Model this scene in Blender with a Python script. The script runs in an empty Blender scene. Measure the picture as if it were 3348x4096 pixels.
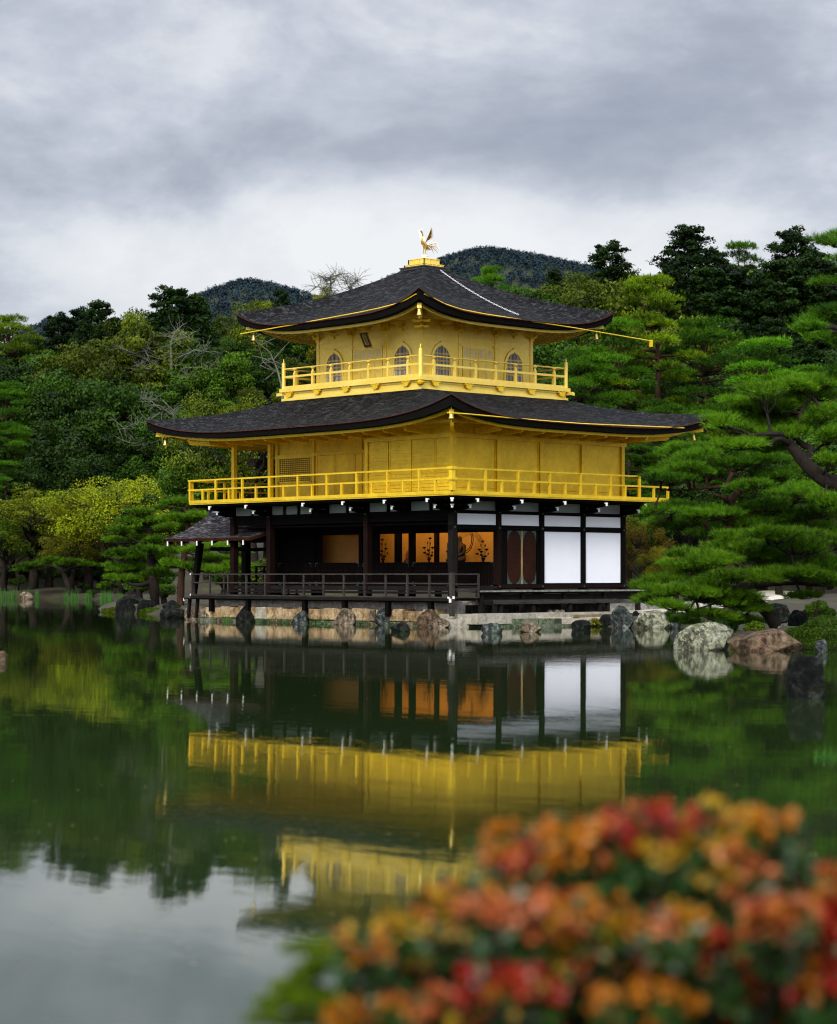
import bpy, math, random
import numpy as np
from mathutils import Vector, Matrix, noise as mnoise

scene = bpy.context.scene
COL = scene.collection
R = math.radians

# ------------------------------------------------------------------ camera
CX, CY, CZ = 52.626, -51.122, 1.70
YAW = R(43.279)
FWD = Vector((-math.cos(YAW), math.sin(YAW), 0))
RGT = Vector((math.sin(YAW), math.cos(YAW), 0))
FPX, HX, HY = 8802.0, 1674.0, 2300.0          # focal length and horizon in photograph pixels
cam_d = bpy.data.cameras.new('camera')
cam = bpy.data.objects.new('camera', cam_d)
COL.objects.link(cam)
cam.location = (CX, CY, CZ)
cam.rotation_euler = (R(90), 0, math.atan2(-FWD.x, FWD.y))
cam_d.sensor_fit = 'VERTICAL'
cam_d.sensor_height = 36.0
cam_d.lens = FPX / 4096 * 36.0
cam_d.shift_y = (HY - 2048) / 4096
cam_d.clip_start = 0.1
cam_d.clip_end = 9000
cam_d.dof.use_dof = True
cam_d.dof.focus_distance = 72.0
cam_d.dof.aperture_fstop = 2.0
scene.camera = cam

# ------------------------------------------------------------------ render settings
scene.render.engine = 'CYCLES'
scene.view_settings.view_transform = 'Standard'
scene.view_settings.look = 'None'
scene.view_settings.exposure = 1.08
scene.view_settings.gamma = 1.0
scene.cycles.max_bounces = 6
scene.cycles.diffuse_bounces = 3
scene.cycles.glossy_bounces = 3
scene.cycles.transmission_bounces = 2
scene.cycles.transparent_max_bounces = 4
scene.cycles.volume_bounces = 0
scene.cycles.filter_width = 1.15
scene.cycles.caustics_reflective = False
scene.cycles.caustics_refractive = False

# ------------------------------------------------------------------ node helpers
def nn(nt, typ, **kw):
    n = nt.nodes.new(typ)
    for k, v in kw.items():
        if k.startswith('_'):
            setattr(n, k[1:], v)
        else:
            n.inputs[int(k[1:]) if k[0] == 'i' and k[1:].isdigit() else k].default_value = v
    return n

def math_n(nt, op, a, b=None, clamp=False):
    n = nt.nodes.new('ShaderNodeMath'); n.operation = op; n.use_clamp = clamp
    for i, s in enumerate((a, b)):
        if s is None: continue
        if isinstance(s, (int, float)): n.inputs[i].default_value = s
        else: nt.links.new(s, n.inputs[i])
    return n.outputs[0]

def ramp(nt, fac, stops, interp='LINEAR'):
    n = nt.nodes.new('ShaderNodeValToRGB')
    n.color_ramp.interpolation = interp
    el = n.color_ramp.elements
    while len(el) < len(stops): el.new(0.5)
    for e, (p, c) in zip(el, stops):
        e.position = p
        e.color = (c[0], c[1], c[2], 1) if not isinstance(c, (int, float)) else (c, c, c, 1)
    nt.links.new(fac, n.inputs[0])
    return n.outputs[0]

def mixc(nt, fac, a, b, mode='MIX'):
    n = nt.nodes.new('ShaderNodeMix'); n.data_type = 'RGBA'; n.blend_type = mode
    for i, s in ((0, fac), (6, a), (7, b)):
        if isinstance(s, (int, float)): n.inputs[i].default_value = s
        elif isinstance(s, tuple): n.inputs[i].default_value = (*s[:3], 1)
        else: nt.links.new(s, n.inputs[i])
    return n.outputs[2]

# ------------------------------------------------------------------ world: overcast sky
SUN_EL, SUN_DIR = R(34), Vector((0.42, -0.80, 0)).normalized()
w = bpy.data.worlds.new('World'); scene.world = w; w.use_nodes = True
nt = w.node_tree; nt.nodes.clear()
out = nt.nodes.new('ShaderNodeOutputWorld')
sky = nt.nodes.new('ShaderNodeTexSky'); sky.sky_type = 'NISHITA'; sky.sun_disc = False
sky.sun_elevation = SUN_EL
sky.sun_rotation = math.atan2(SUN_DIR.x, SUN_DIR.y)
bg_sky = nt.nodes.new('ShaderNodeBackground'); bg_sky.inputs[1].default_value = 0.10
nt.links.new(sky.outputs[0], bg_sky.inputs[0])
tc = nt.nodes.new('ShaderNodeTexCoord')
sx = nt.nodes.new('ShaderNodeSeparateXYZ'); nt.links.new(tc.outputs['Generated'], sx.inputs[0])
# heading measured from the direction in which the pavilion lies, and elevation, both in degrees
dr = math_n(nt, 'ADD', math_n(nt, 'MULTIPLY', sx.outputs[0], RGT.x), math_n(nt, 'MULTIPLY', sx.outputs[1], RGT.y))
df = math_n(nt, 'ADD', math_n(nt, 'MULTIPLY', sx.outputs[0], FWD.x), math_n(nt, 'MULTIPLY', sx.outputs[1], FWD.y))
az = math_n(nt, 'MULTIPLY', math_n(nt, 'ARCTAN2', dr, df), 57.2958)
el = math_n(nt, 'MULTIPLY', math_n(nt, 'ARCSINE', sx.outputs[2]), 57.2958)
cv = nt.nodes.new('ShaderNodeCombineXYZ')
nt.links.new(math_n(nt, 'MULTIPLY', az, 0.075), cv.inputs[0])
nt.links.new(math_n(nt, 'MULTIPLY', el, 0.14), cv.inputs[1])
n1 = nn(nt, 'ShaderNodeTexNoise', Scale=1.5, Detail=7.0, Roughness=0.56, Distortion=0.35)
n1.noise_dimensions = '3D'
nt.links.new(cv.outputs[0], n1.inputs['Vector'])
n2 = nn(nt, 'ShaderNodeTexNoise', Scale=4.2, Detail=5.0, Roughness=0.6)
nt.links.new(cv.outputs[0], n2.inputs['Vector'])
base = math_n(nt, 'ADD', math_n(nt, 'MULTIPLY', math_n(nt, 'SUBTRACT', n1.outputs[0], 0.5), 1.45),
              math_n(nt, 'MULTIPLY', math_n(nt, 'SUBTRACT', n2.outputs[0], 0.5), 0.55))
def blob(a0, e0, sa, se, amp):
    qa = math_n(nt, 'POWER', math_n(nt, 'ABSOLUTE', math_n(nt, 'DIVIDE', math_n(nt, 'SUBTRACT', az, a0), sa)), 2)
    qe = math_n(nt, 'POWER', math_n(nt, 'ABSOLUTE', math_n(nt, 'DIVIDE', math_n(nt, 'SUBTRACT', el, e0), se)), 2)
    e = math_n(nt, 'POWER', 2.71828, math_n(nt, 'MULTIPLY', math_n(nt, 'ADD', qa, qe), -1))
    return math_n(nt, 'MULTIPLY', e, amp)
val = math_n(nt, 'ADD', base, 0.39)
for b in [(0.5, 9.2, 4.2, 1.2, 0.42), (-6.5, 8.4, 4.5, 1.3, 0.22), (7.5, 8.8, 4.0, 1.0, 0.30), (3.0, 7.5, 7.0, 1.2, 0.30),
          (-6.0, 12.9, 4.0, 1.6, 0.22), (-1.8, 14.5, 2.5, 1.4, 0.16), (-8.8, 10.7, 3.0, 0.8, -0.10),
          (-6.2, 9.9, 2.2, 0.7, -0.10), (2.5, 11.2, 6.0, 1.1, -0.16), (8.5, 12.4, 4.5, 2.0, -0.10), (-1.0, 6.6, 30, 2.4, 0.27), (-7.5, 7.6, 4.0, 1.4, 0.14), (-9, 12.0, 3, 1.2, -.12), (5.0, 14.2, 5, 1.0, .12)]:
    val = math_n(nt, 'ADD', val, blob(*b))
cl = ramp(nt, val, [(0.0, (0.142, 0.154, 0.188)), (0.28, (0.192, 0.205, 0.240)), (0.48, (0.255, 0.267, 0.302)), (0.68, (0.345, 0.352, 0.370)), (0.95, (0.410, 0.412, 0.418))])
# the overcast is thinner and brighter overhead than near the horizon
hi = nn(nt, 'ShaderNodeMapRange'); hi.interpolation_type = 'SMOOTHSTEP'
hi.inputs[1].default_value = 15; hi.inputs[2].default_value = 42; hi.inputs[3].default_value = 1.0; hi.inputs[4].default_value = 3.1
nt.links.new(el, hi.inputs[0])
bg_c = nt.nodes.new('ShaderNodeBackground')
so_ = nn(nt, 'ShaderNodeMapRange'); so_.interpolation_type = 'SMOOTHSTEP'      # the cloud is thinner towards the sun, in the south
so_.inputs[1].default_value = 0.35; so_.inputs[2].default_value = -0.8; so_.inputs[3].default_value = 1.0; so_.inputs[4].default_value = 2.1
nt.links.new(df, so_.inputs[0])
nt.links.new(cl, bg_c.inputs[0]); nt.links.new(math_n(nt, 'MULTIPLY', hi.outputs[0], so_.outputs[0]), bg_c.inputs[1])
mx = nt.nodes.new('ShaderNodeMixShader'); mx.inputs[0].default_value = 0.94
nt.links.new(bg_sky.outputs[0], mx.inputs[1]); nt.links.new(bg_c.outputs[0], mx.inputs[2])
nt.links.new(mx.outputs[0], out.inputs[0])

sun_d = bpy.data.lights.new('sun', 'SUN'); sun_d.energy = 1.5; sun_d.angle = R(18); sun_d.color = (1.0, 0.95, 0.86)
sun = bpy.data.objects.new('sun', sun_d); COL.objects.link(sun)
sd = SUN_DIR * math.cos(SUN_EL); sd.z = math.sin(SUN_EL)
sun.rotation_euler = sd.to_track_quat('Z', 'Y').to_euler()

# ------------------------------------------------------------------ placing helpers
def at(px, D, z=None, py=None):
    """world point on the ray of photo column px at forward distance D"""
    r = (px - HX) * D / FPX
    p = Vector((CX, CY, 0)) + FWD * D + RGT * r
    p.z = z if z is not None else (CZ + (HY - py) * D / FPX if py is not None else 0)
    return p
def rd(x, y):
    v = Vector((x - CX, y - CY, 0)); return v.dot(RGT), v.dot(FWD)
def on_east(px, py, X):
    """point of the vertical plane x = X seen at photo pixel (px, py)"""
    k = (px - HX) / FPX; d = FWD + RGT * k; t = (X - CX) / d.x
    return Vector((X, CY + d.y * t, CZ + (HY - py) * t / FPX))
def on_south(px, py, Y):
    k = (px - HX) / FPX; d = FWD + RGT * k; t = (Y - CY) / d.y
    return Vector((CX + d.x * t, Y, CZ + (HY - py) * t / FPX))
def zw(py): return 1.7 * FPX / (py - HY)      # distance of a waterline seen at row py

# ------------------------------------------------------------------ object helpers
def empty(name, loc, label=None, cat=None, group=None, rz=0):
    o = bpy.data.objects.new(name, None); COL.objects.link(o)
    o.location = loc; o.rotation_euler = (0, 0, rz); o.empty_display_size = 0.3
    if label: o['label'] = label
    if cat: o['category'] = cat
    if group: o['group'] = group
    return o
def tag(o, label=None, cat=None, group=None, kind=None):
    if label: o['label'] = label
    if cat: o['category'] = cat
    if group: o['group'] = group
    if kind: o['kind'] = kind
    return o
def root_of(o):
    while o.parent: o = o.parent
    return o

class MB:
    def __init__(s): s.v = []; s.f = []; s.uv = []; s.m = []
    def add(s, vs, fs, uvs=None, mi=0):
        n = len(s.v); s.v += [tuple(p) for p in vs]
        for i, f in enumerate(fs):
            s.f.append(tuple(n + k for k in f)); s.m.append(mi)
            s.uv.append([tuple(uvs[k]) for k in f] if uvs else None)
    def box(s, a, b, mi=0):
        x0, x1 = sorted((a[0], b[0])); y0, y1 = sorted((a[1], b[1])); z0, z1 = sorted((a[2], b[2]))
        vs = [(x0, y0, z0), (x1, y0, z0), (x1, y1, z0), (x0, y1, z0), (x0, y0, z1), (x1, y0, z1), (x1, y1, z1), (x0, y1, z1)]
        s.add(vs, [(0, 3, 2, 1), (4, 5, 6, 7), (0, 1, 5, 4), (1, 2, 6, 5), (2, 3, 7, 6), (3, 0, 4, 7)], mi=mi)
    def bar(s, p, q, w, h, up=(0, 0, 1), mi=0, w2=None, h2=None):
        """straight bar from p to q, section w (sideways) x h (up), centred on the line"""
        p = Vector(p); q = Vector(q); d = (q - p).normalized(); u = Vector(up)
        sde = d.cross(u)
        if sde.length < 1e-4: sde = d.cross(Vector((1, 0, 0)))
        sde.normalize(); u = sde.cross(d).normalized()
        w2 = w if w2 is None else w2; h2 = h if h2 is None else h2
        vs = []
        for c, ww, hh in ((p, w, h), (q, w2, h2)):
            for a, b in ((-1, -1), (1, -1), (1, 1), (-1, 1)):
                vs.append(c + sde * (a * ww / 2) + u * (b * hh / 2))
        s.add(vs, [(0, 3, 2, 1), (4, 5, 6, 7), (0, 1, 5, 4), (1, 2, 6, 5), (2, 3, 7, 6), (3, 0, 4, 7)], mi=mi)
    def tube(s, pts, rad, n=8, caps=True, mi=0):
        pts = [Vector(p) for p in pts]
        if isinstance(rad, (int, float)): rad = [rad] * len(pts)
        rings = []; prev = None
        for i, p in enumerate(pts):
            d = (pts[min(i + 1, len(pts) - 1)] - pts[max(i - 1, 0)])
            if d.length < 1e-9: d = Vector((0, 0, 1))
            d.normalize()
            if prev is None:
                a = d.cross(Vector((0, 0, 1)))
                if a.length < 1e-3: a = d.cross(Vector((1, 0, 0)))
            else:
                a = prev - d * prev.dot(d)
            a.normalize(); prev = a; b = d.cross(a)
            rings.append([p + (a * math.cos(2 * math.pi * k / n) + b * math.sin(2 * math.pi * k / n)) * rad[i] for k in range(n)])
        vs = [v for r in rings for v in r]; fs = []
        for i in range(len(pts) - 1):
            for k in range(n):
                fs.append((i * n + k, i * n + (k + 1) % n, (i + 1) * n + (k + 1) % n, (i + 1) * n + k))
        if caps:
            fs.append(tuple(range(n - 1, -1, -1))); fs.append(tuple((len(pts) - 1) * n + k for k in range(n)))
        s.add(vs, fs, mi=mi)
    def lathe(s, c, prof, n=12, mi=0):
        """prof = [(radius, z)...] from bottom to top around the vertical through c"""
        c = Vector(c); vs = []; fs = []
        for r, z in prof:
            for k in range(n):
                a = 2 * math.pi * k / n; vs.append((c.x + r * math.cos(a), c.y + r * math.sin(a), c.z + z))
        for i in range(len(prof) - 1):
            for k in range(n):
                fs.append((i * n + k, i * n + (k + 1) % n, (i + 1) * n + (k + 1) % n, (i + 1) * n + k))
        fs.append(tuple(range(n - 1, -1, -1))); fs.append(tuple((len(prof) - 1) * n + k for k in range(n)))
        s.add(vs, fs, mi=mi)
    def prism(s, poly, off, mi=0):
        """flat polygon (3-d points) pushed by vector off"""
        n = len(poly); off = Vector(off)
        vs = [Vector(p) for p in poly] + [Vector(p) + off for p in poly]
        fs = [tuple(range(n)), tuple(range(2 * n - 1, n - 1, -1))]
        fs += [(i, (i + 1) % n + 0, (i + 1) % n + n, i + n) for i in range(n)]
        s.add(vs, fs, mi=mi)
    def build(s, name, mats, parent=None, smooth=False, label=None):
        if not s.v: return None
        mats = mats if isinstance(mats, (list, tuple)) else [mats]
        v = np.array(s.v, dtype=np.float64)
        if parent is not None: v = v - np.array(root_of(parent).location)
        me = bpy.data.meshes.new(name)
        me.from_pydata(v.tolist(), [], s.f)
        for m in mats: me.materials.append(m)
        if len(mats) > 1: me.polygons.foreach_set('material_index', s.m)
        if any(u is not None for u in s.uv):
            lay = me.uv_layers.new(name='UVMap'); data = []
            for f, u in zip(s.f, s.uv):
                for k in range(len(f)): data += list(u[k]) if u else [0.0, 0.0]
            lay.data.foreach_set('uv', data)
        if smooth: me.polygons.foreach_set('use_smooth', [True] * len(me.polygons))
        me.update()
        o = bpy.data.objects.new(name, me); COL.objects.link(o)
        if parent is not None: o.parent = parent
        if label: o['label'] = label
        return o

def np_mesh(name, V, k, mat, parent=None, smooth=False, midx=None, tint=None):
    """mesh of n separate k-gons: V has shape (n*k, 3)"""
    n = len(V) // k
    me = bpy.data.meshes.new(name)
    me.vertices.add(n * k); me.vertices.foreach_set('co', V.astype(np.float32).ravel())
    me.loops.add(n * k); me.loops.foreach_set('vertex_index', np.arange(n * k, dtype=np.int32))
    me.polygons.add(n); me.polygons.foreach_set('loop_start', np.arange(0, n * k, k, dtype=np.int32))
    me.polygons.foreach_set('loop_total', np.full(n, k, dtype=np.int32))
    for m in (mat if isinstance(mat, (list, tuple)) else [mat]): me.materials.append(m)
    if midx is not None: me.polygons.foreach_set('material_index', midx.astype(np.int32))
    if tint is not None:
        at_ = me.attributes.new('tint', 'FLOAT', 'FACE'); at_.data.foreach_set('value', tint.astype(np.float32))
    me.update(calc_edges=True)
    o = bpy.data.objects.new(name, me); COL.objects.link(o)
    if parent is not None: o.parent = parent
    return o

# ------------------------------------------------------------------ materials
def mat(name):
    m = bpy.data.materials.new(name); m.use_nodes = True
    b = m.node_tree.nodes['Principled BSDF']
    return m, m.node_tree, b
def coords(nt, kind='Object', scale=(1, 1, 1), rot=(0, 0, 0)):
    t = nt.nodes.new('ShaderNodeTexCoord'); mp = nt.nodes.new('ShaderNodeMapping')
    mp.inputs['Scale'].default_value = scale; mp.inputs['Rotation'].default_value = rot
    nt.links.new(t.outputs[kind], mp.inputs[0]); return mp.outputs[0]
def noise_t(nt, vec, scale, detail=4, rough=0.6, dist=0.0):
    n = nn(nt, 'ShaderNodeTexNoise', Scale=scale, Detail=float(detail), Roughness=rough, Distortion=dist)
    nt.links.new(vec, n.inputs['Vector']); return n.outputs[0]
def bump(nt, b, h, strength=0.3, dist=0.02):
    n = nt.nodes.new('ShaderNodeBump'); n.inputs['Strength'].default_value = strength; n.inputs['Distance'].default_value = dist
    nt.links.new(h, n.inputs['Height']); nt.links.new(n.outputs[0], b.inputs['Normal'])

def simple(name, c, rough=0.6, metal=0.0, var=0.25, scale=3.0, bs=0.0, spec=0.5):
    m, nt, b = mat(name)
    v = coords(nt); n = noise_t(nt, v, scale, 5, 0.65)
    lo = tuple(x * (1 - var) for x in c); hi = tuple(min(1, x * (1 + var)) for x in c)
    nt.links.new(ramp(nt, n, [(0.3, lo), (0.7, hi)]), b.inputs['Base Color'])
    b.inputs['Roughness'].default_value = rough; b.inputs['Metallic'].default_value = metal
    b.inputs['Specular IOR Level'].default_value = spec
    if bs: bump(nt, b, noise_t(nt, v, scale * 6, 4), bs, 0.01)
    return m

def gold_mat(name, c1, c2, rough=0.42, metal=0.55, slat=False):
    m, nt, b = mat(name)
    t = nt.nodes.new('ShaderNodeTexCoord'); s = nt.nodes.new('ShaderNodeSeparateXYZ'); nt.links.new(t.outputs['Object'], s.inputs[0])
    cb = nt.nodes.new('ShaderNodeCombineXYZ')
    nt.links.new(math_n(nt, 'ADD', s.outputs[0], s.outputs[1]), cb.inputs[0]); nt.links.new(s.outputs[2], cb.inputs[1])
    br = nn(nt, 'ShaderNodeTexBrick', Scale=1.0); nt.links.new(cb.outputs[0], br.inputs['Vector'])
    br.inputs['Brick Width'].default_value = 0.11; br.inputs['Row Height'].default_value = 0.11
    br.inputs['Mortar Size'].default_value = 0.003; br.inputs['Mortar Smooth'].default_value = 0.6
    br.inputs['Color1'].default_value = (0, 0, 0, 1); br.inputs['Color2'].default_value = (1, 1, 1, 1); br.inputs['Mortar'].default_value = (0.9, 0.9, 0.9, 1)
    n = noise_t(nt, t.outputs['Object'], 1.3, 6, 0.65); n3 = noise_t(nt, t.outputs['Object'], 22, 3, 0.6)
    mxv = math_n(nt, 'ADD', math_n(nt, 'MULTIPLY', br.outputs['Fac'], -0.10), math_n(nt, 'ADD', math_n(nt, 'MULTIPLY', n, 0.75), math_n(nt, 'MULTIPLY', n3, 0.25)))
    sep = nt.nodes.new('ShaderNodeSeparateColor'); nt.links.new(br.outputs['Color'], sep.inputs[0])
    mxv = math_n(nt, 'ADD', mxv, math_n(nt, 'MULTIPLY', sep.outputs[0], 0.10))
    nt.links.new(ramp(nt, mxv, [(0.30, c1), (0.72, c2)]), b.inputs['Base Color'])
    nt.links.new(ramp(nt, n3, [(0.3, rough - 0.08), (0.7, rough + 0.12)]), b.inputs['Roughness'])
    b.inputs['Metallic'].default_value = metal
    bump(nt, b, math_n(nt, 'ADD', n3, math_n(nt, 'MULTIPLY', br.outputs['Fac'], -0.4)), 0.12, 0.01)
    return m

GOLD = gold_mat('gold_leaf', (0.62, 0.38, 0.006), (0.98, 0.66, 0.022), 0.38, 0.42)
GOLD3 = gold_mat('skylit_gold_leaf', (0.84, 0.57, 0.045), (1.0, 0.76, 0.18), 0.36, 0.42)  # same gold made paler: the upper storey's extra sky light sits in the colour

def wood_mat(name, c1, c2, rough=0.6, spec=0.35):
    m, nt, b = mat(name)
    v = coords(nt, 'Object', (1, 1, 1)); g = noise_t(nt, coords(nt, 'Object', (1.2, 1.2, 14)), 3.0, 6, 0.7, 0.4)
    g2 = noise_t(nt, v, 1.1, 4, 0.6)
    f = math_n(nt, 'ADD', math_n(nt, 'MULTIPLY', g, 0.6), math_n(nt, 'MULTIPLY', g2, 0.4))
    nt.links.new(ramp(nt, f, [(0.35, c1), (0.68, c2)]), b.inputs['Base Color'])
    b.inputs['Roughness'].default_value = rough; b.inputs['Specular IOR Level'].default_value = spec
    bump(nt, b, g, 0.25, 0.008)
    return m
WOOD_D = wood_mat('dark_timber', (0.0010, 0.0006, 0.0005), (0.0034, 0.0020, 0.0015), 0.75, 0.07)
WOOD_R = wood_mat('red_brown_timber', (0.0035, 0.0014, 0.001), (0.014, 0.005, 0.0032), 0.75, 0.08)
WOOD_G = wood_mat('weathered_grey_timber', (0.008, 0.007, 0.006), (0.060, 0.052, 0.042), 0.8, 0.15)
WOOD_GD = wood_mat('weathered_dark_timber', (0.003, 0.0025, 0.002), (0.014, 0.011, 0.009), 0.8, 0.12)
DOORW = wood_mat('old_door_timber', (0.006, 0.0022, 0.001), (0.040, 0.011, 0.004), 0.6, 0.1)
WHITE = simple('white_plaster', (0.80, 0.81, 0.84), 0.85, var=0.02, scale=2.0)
WHITE_D = simple('shade_toned_plaster', (0.42, 0.46, 0.44), 0.9, var=0.08, scale=2.0)  # white plaster; the greenish shade under the deck is put into its colour
TIP = simple('white_painted_end', (0.80, 0.80, 0.76), 0.7, var=0.05)
PATINA = simple('green_bronze_fitting', (0.035, 0.075, 0.06), 0.55, 0.3, 0.3, 8)
BLACK = simple('black_lacquer', (0.010, 0.010, 0.011), 0.4, var=0.2)
EDGE_B = simple('black_eave_edge', (0.004, 0.0035, 0.003), 0.9, var=0.3, scale=6, spec=.1)
EDGE_R = simple('red_brown_eave_lip', (0.045, 0.014, 0.007), 0.9, var=0.7, scale=9, spec=.1)
BRONZE = simple('dark_gilt_bronze', (0.55, 0.33, 0.06), 0.35, 0.8, 0.35, 10)
PALE_GILT = simple('bright_gilt', (0.95, 0.80, 0.62), 0.35, 0.25, 0.10, 10)
BELLM = simple('gilt_bell', (0.75, 0.55, 0.15), 0.3, 0.8, 0.2, 10)
STEEL = simple('galvanised_chain', (0.75, 0.75, 0.74), 0.4, 0.3, 0.1, 10)
LEAD = simple('lead_grey_ridge', (0.035, 0.036, 0.04), 0.5, 0.3, 0.3, 8)
RIDGE = simple('silver_grey_ridge_cap', (0.30, 0.33, 0.37), 0.45, 0.4, 0.3, 8)
SHOJI_GREY = simple('grey_lattice_paper', (0.72, 0.64, 0.54), 0.7, var=0.05)

def shingle_mat(name, dark, light, warm):
    m, nt, b = mat(name)
    uv = nt.nodes.new('ShaderNodeUVMap'); uv.uv_map = 'UVMap'
    def mp(sc):
        q = nt.nodes.new('ShaderNodeMapping'); q.inputs['Scale'].default_value = sc
        nt.links.new(uv.outputs[0], q.inputs[0]); return q.outputs[0]
    br = nn(nt, 'ShaderNodeTexBrick', Scale=1.0); nt.links.new(mp((1, 1, 1)), br.inputs['Vector'])
    br.inputs['Brick Width'].default_value = 0.16; br.inputs['Row Height'].default_value = 0.055
    br.inputs['Mortar Size'].default_value = 0.006; br.inputs['Mortar Smooth'].default_value = 0.5
    br.inputs['Color1'].default_value = (0, 0, 0, 1); br.inputs['Color2'].default_value = (1, 1, 1, 1); br.inputs['Mortar'].default_value = (0, 0, 0, 1)
    sp = nt.nodes.new('ShaderNodeSeparateColor'); nt.links.new(br.outputs['Color'], sp.inputs[0])
    n1 = noise_t(nt, mp((1.7, 2.6, 1)), 2.0, 4, 0.75, 0.5)
    n2 = noise_t(nt, mp((0.35, 0.5, 1)), 1.0, 5, 0.65)
    n3 = noise_t(nt, mp((1.6, 9.0, 1)), 1.0, 2, 0.5)
    f = math_n(nt, 'ADD', math_n(nt, 'MULTIPLY', n1, 0.62), math_n(nt, 'MULTIPLY', sp.outputs[0], 0.12))
    f = math_n(nt, 'ADD', f, math_n(nt, 'ADD', math_n(nt, 'MULTIPLY', n2, 0.14), math_n(nt, 'MULTIPLY', n3, 0.12)))
    c = ramp(nt, f, [(0.43, dark), (0.50, tuple(0.7 * a + 0.3 * b_ for a, b_ in zip(dark, light))), (0.55, light), (0.62, tuple(min(1, 2.6 * x) for x in light))])
    c = mixc(nt, ramp(nt, n2, [(0.5, 0.0), (0.75, 0.55)]), c, warm)
    nt.links.new(c, b.inputs['Base Color'])
    b.inputs['Roughness'].default_value = 0.9; b.inputs['Specular IOR Level'].default_value = 0.12
    bump(nt, b, math_n(nt, 'ADD', n1, math_n(nt, 'MULTIPLY', br.outputs['Fac'], -0.5)), 0.9, 0.03)
    return m
SHINGLE = shingle_mat('bark_shingles', (0.0010, 0.0010, 0.0010), (0.018, 0.018, 0.0190), (0.010, 0.0072, 0.005))
SHINGLE2 = shingle_mat('grey_shingles', (0.004, 0.0035, 0.004), (0.075, 0.068, 0.072), (0.04, 0.032, 0.030))

def stone_mat(name, c1, c2, c3, scale=2.2, moss=0.35, mossc=(0.05, 0.075, 0.02), lichen=0.35, lichc=(0.42, 0.44, 0.30)):
    m, nt, b = mat(name)
    v = coords(nt)
    a = noise_t(nt, v, scale, 9, 0.72, 0.5); d = noise_t(nt, v, scale * 4.5, 6, 0.75, 0.3); e = noise_t(nt, v, scale * 1.3, 5, 0.6)
    g = nt.nodes.new('ShaderNodeNewGeometry'); s = nt.nodes.new('ShaderNodeSeparateXYZ'); nt.links.new(g.outputs['Normal'], s.inputs[0])
    c = ramp(nt, math_n(nt, 'ADD', math_n(nt, 'MULTIPLY', a, 0.6), math_n(nt, 'MULTIPLY', d, 0.4)), [(0.42, c1), (0.5, c2), (0.60, c3)])
    lf = ramp(nt, math_n(nt, 'ADD', math_n(nt, 'MULTIPLY', d, 0.6), math_n(nt, 'MULTIPLY', e, 0.4)), [(0.60 - lichen * 0.2, 0.0), (0.64 - lichen * 0.2, 1.0)])
    c = mixc(nt, math_n(nt, 'MULTIPLY', lf, min(1, lichen * 1.6)), c, lichc)
    mf = math_n(nt, 'MULTIPLY', ramp(nt, e, [(0.50, 0.0), (0.62, 1.0)]), math_n(nt, 'MULTIPLY', math_n(nt, 'ADD', s.outputs[2], 0.35), moss * 2, True))
    c = mixc(nt, mf, c, mossc)
    nt.links.new(c, b.inputs['Base Color']); b.inputs['Roughness'].default_value = 0.88
    b.inputs['Specular IOR Level'].default_value = 0.1
    bump(nt, b, math_n(nt, 'ADD', d, math_n(nt, 'MULTIPLY', a, 1.2)), 0.9, 0.05)
    return m
ROCK_DARK = stone_mat('dark_rock', (0.0018, 0.0019, 0.0018), (0.006, 0.0065, 0.006), (0.032, 0.034, 0.030), 2.4, 0.2, (0.02, 0.03, 0.006), lichen=0.08, lichc=(.09, .10, .075))
ROCK_GREY = stone_mat('blue_grey_rock', (0.009, 0.010, 0.010), (0.040, 0.045, 0.043), (0.20, 0.21, 0.20), 2.2, 0.35, (0.03, 0.08, 0.03), 0.15, (0.5, 0.52, 0.50))
ROCK_LICHEN = stone_mat('lichen_rock', (0.035, 0.033, 0.025), (0.14, 0.14, 0.095), (0.32, 0.32, 0.25), 2.6, 0.35, (0.06, 0.08, 0.03), 0.45, (0.42, 0.43, 0.29))
ROCK_BROWN = stone_mat('brown_rock', (0.018, 0.012, 0.008), (0.085, 0.052, 0.032), (0.22, 0.15, 0.10), 2.2, 0.2, (0.05, 0.07, 0.02), 0.12, (0.30, 0.30, 0.2))
ROCK_TAN = stone_mat('tan_rock', (0.022, 0.016, 0.010), (0.13, 0.095, 0.062), (0.34, 0.27, 0.20), 3.0, 0.15, (0.05, 0.07, 0.02), 0.15, (0.48, 0.45, 0.38))
PLASTER = stone_mat('stained_plaster', (0.26, 0.23, 0.19), (0.50, 0.47, 0.41), (0.72, 0.70, 0.66), 1.6, 0.0, lichen=0.0)
BLOCK = stone_mat('cut_sandstone', (0.10, 0.062, 0.028), (0.28, 0.19, 0.095), (0.48, 0.37, 0.22), 1.5, 0.0, lichen=0.1, lichc=(0.5, 0.46, 0.38))
SLAB = stone_mat('pale_granite', (0.22, 0.19, 0.14), (0.34, 0.31, 0.24), (0.46, 0.43, 0.36), 2.0, 0.0, lichen=0.1)
SLAB_M = stone_mat('mossy_granite', (0.02, 0.025, 0.015), (0.07, 0.085, 0.05), (0.20, 0.20, 0.15), 3.0, 0.5, (0.04, 0.10, 0.02), 0.3, (0.10, 0.17, 0.09))

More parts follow.
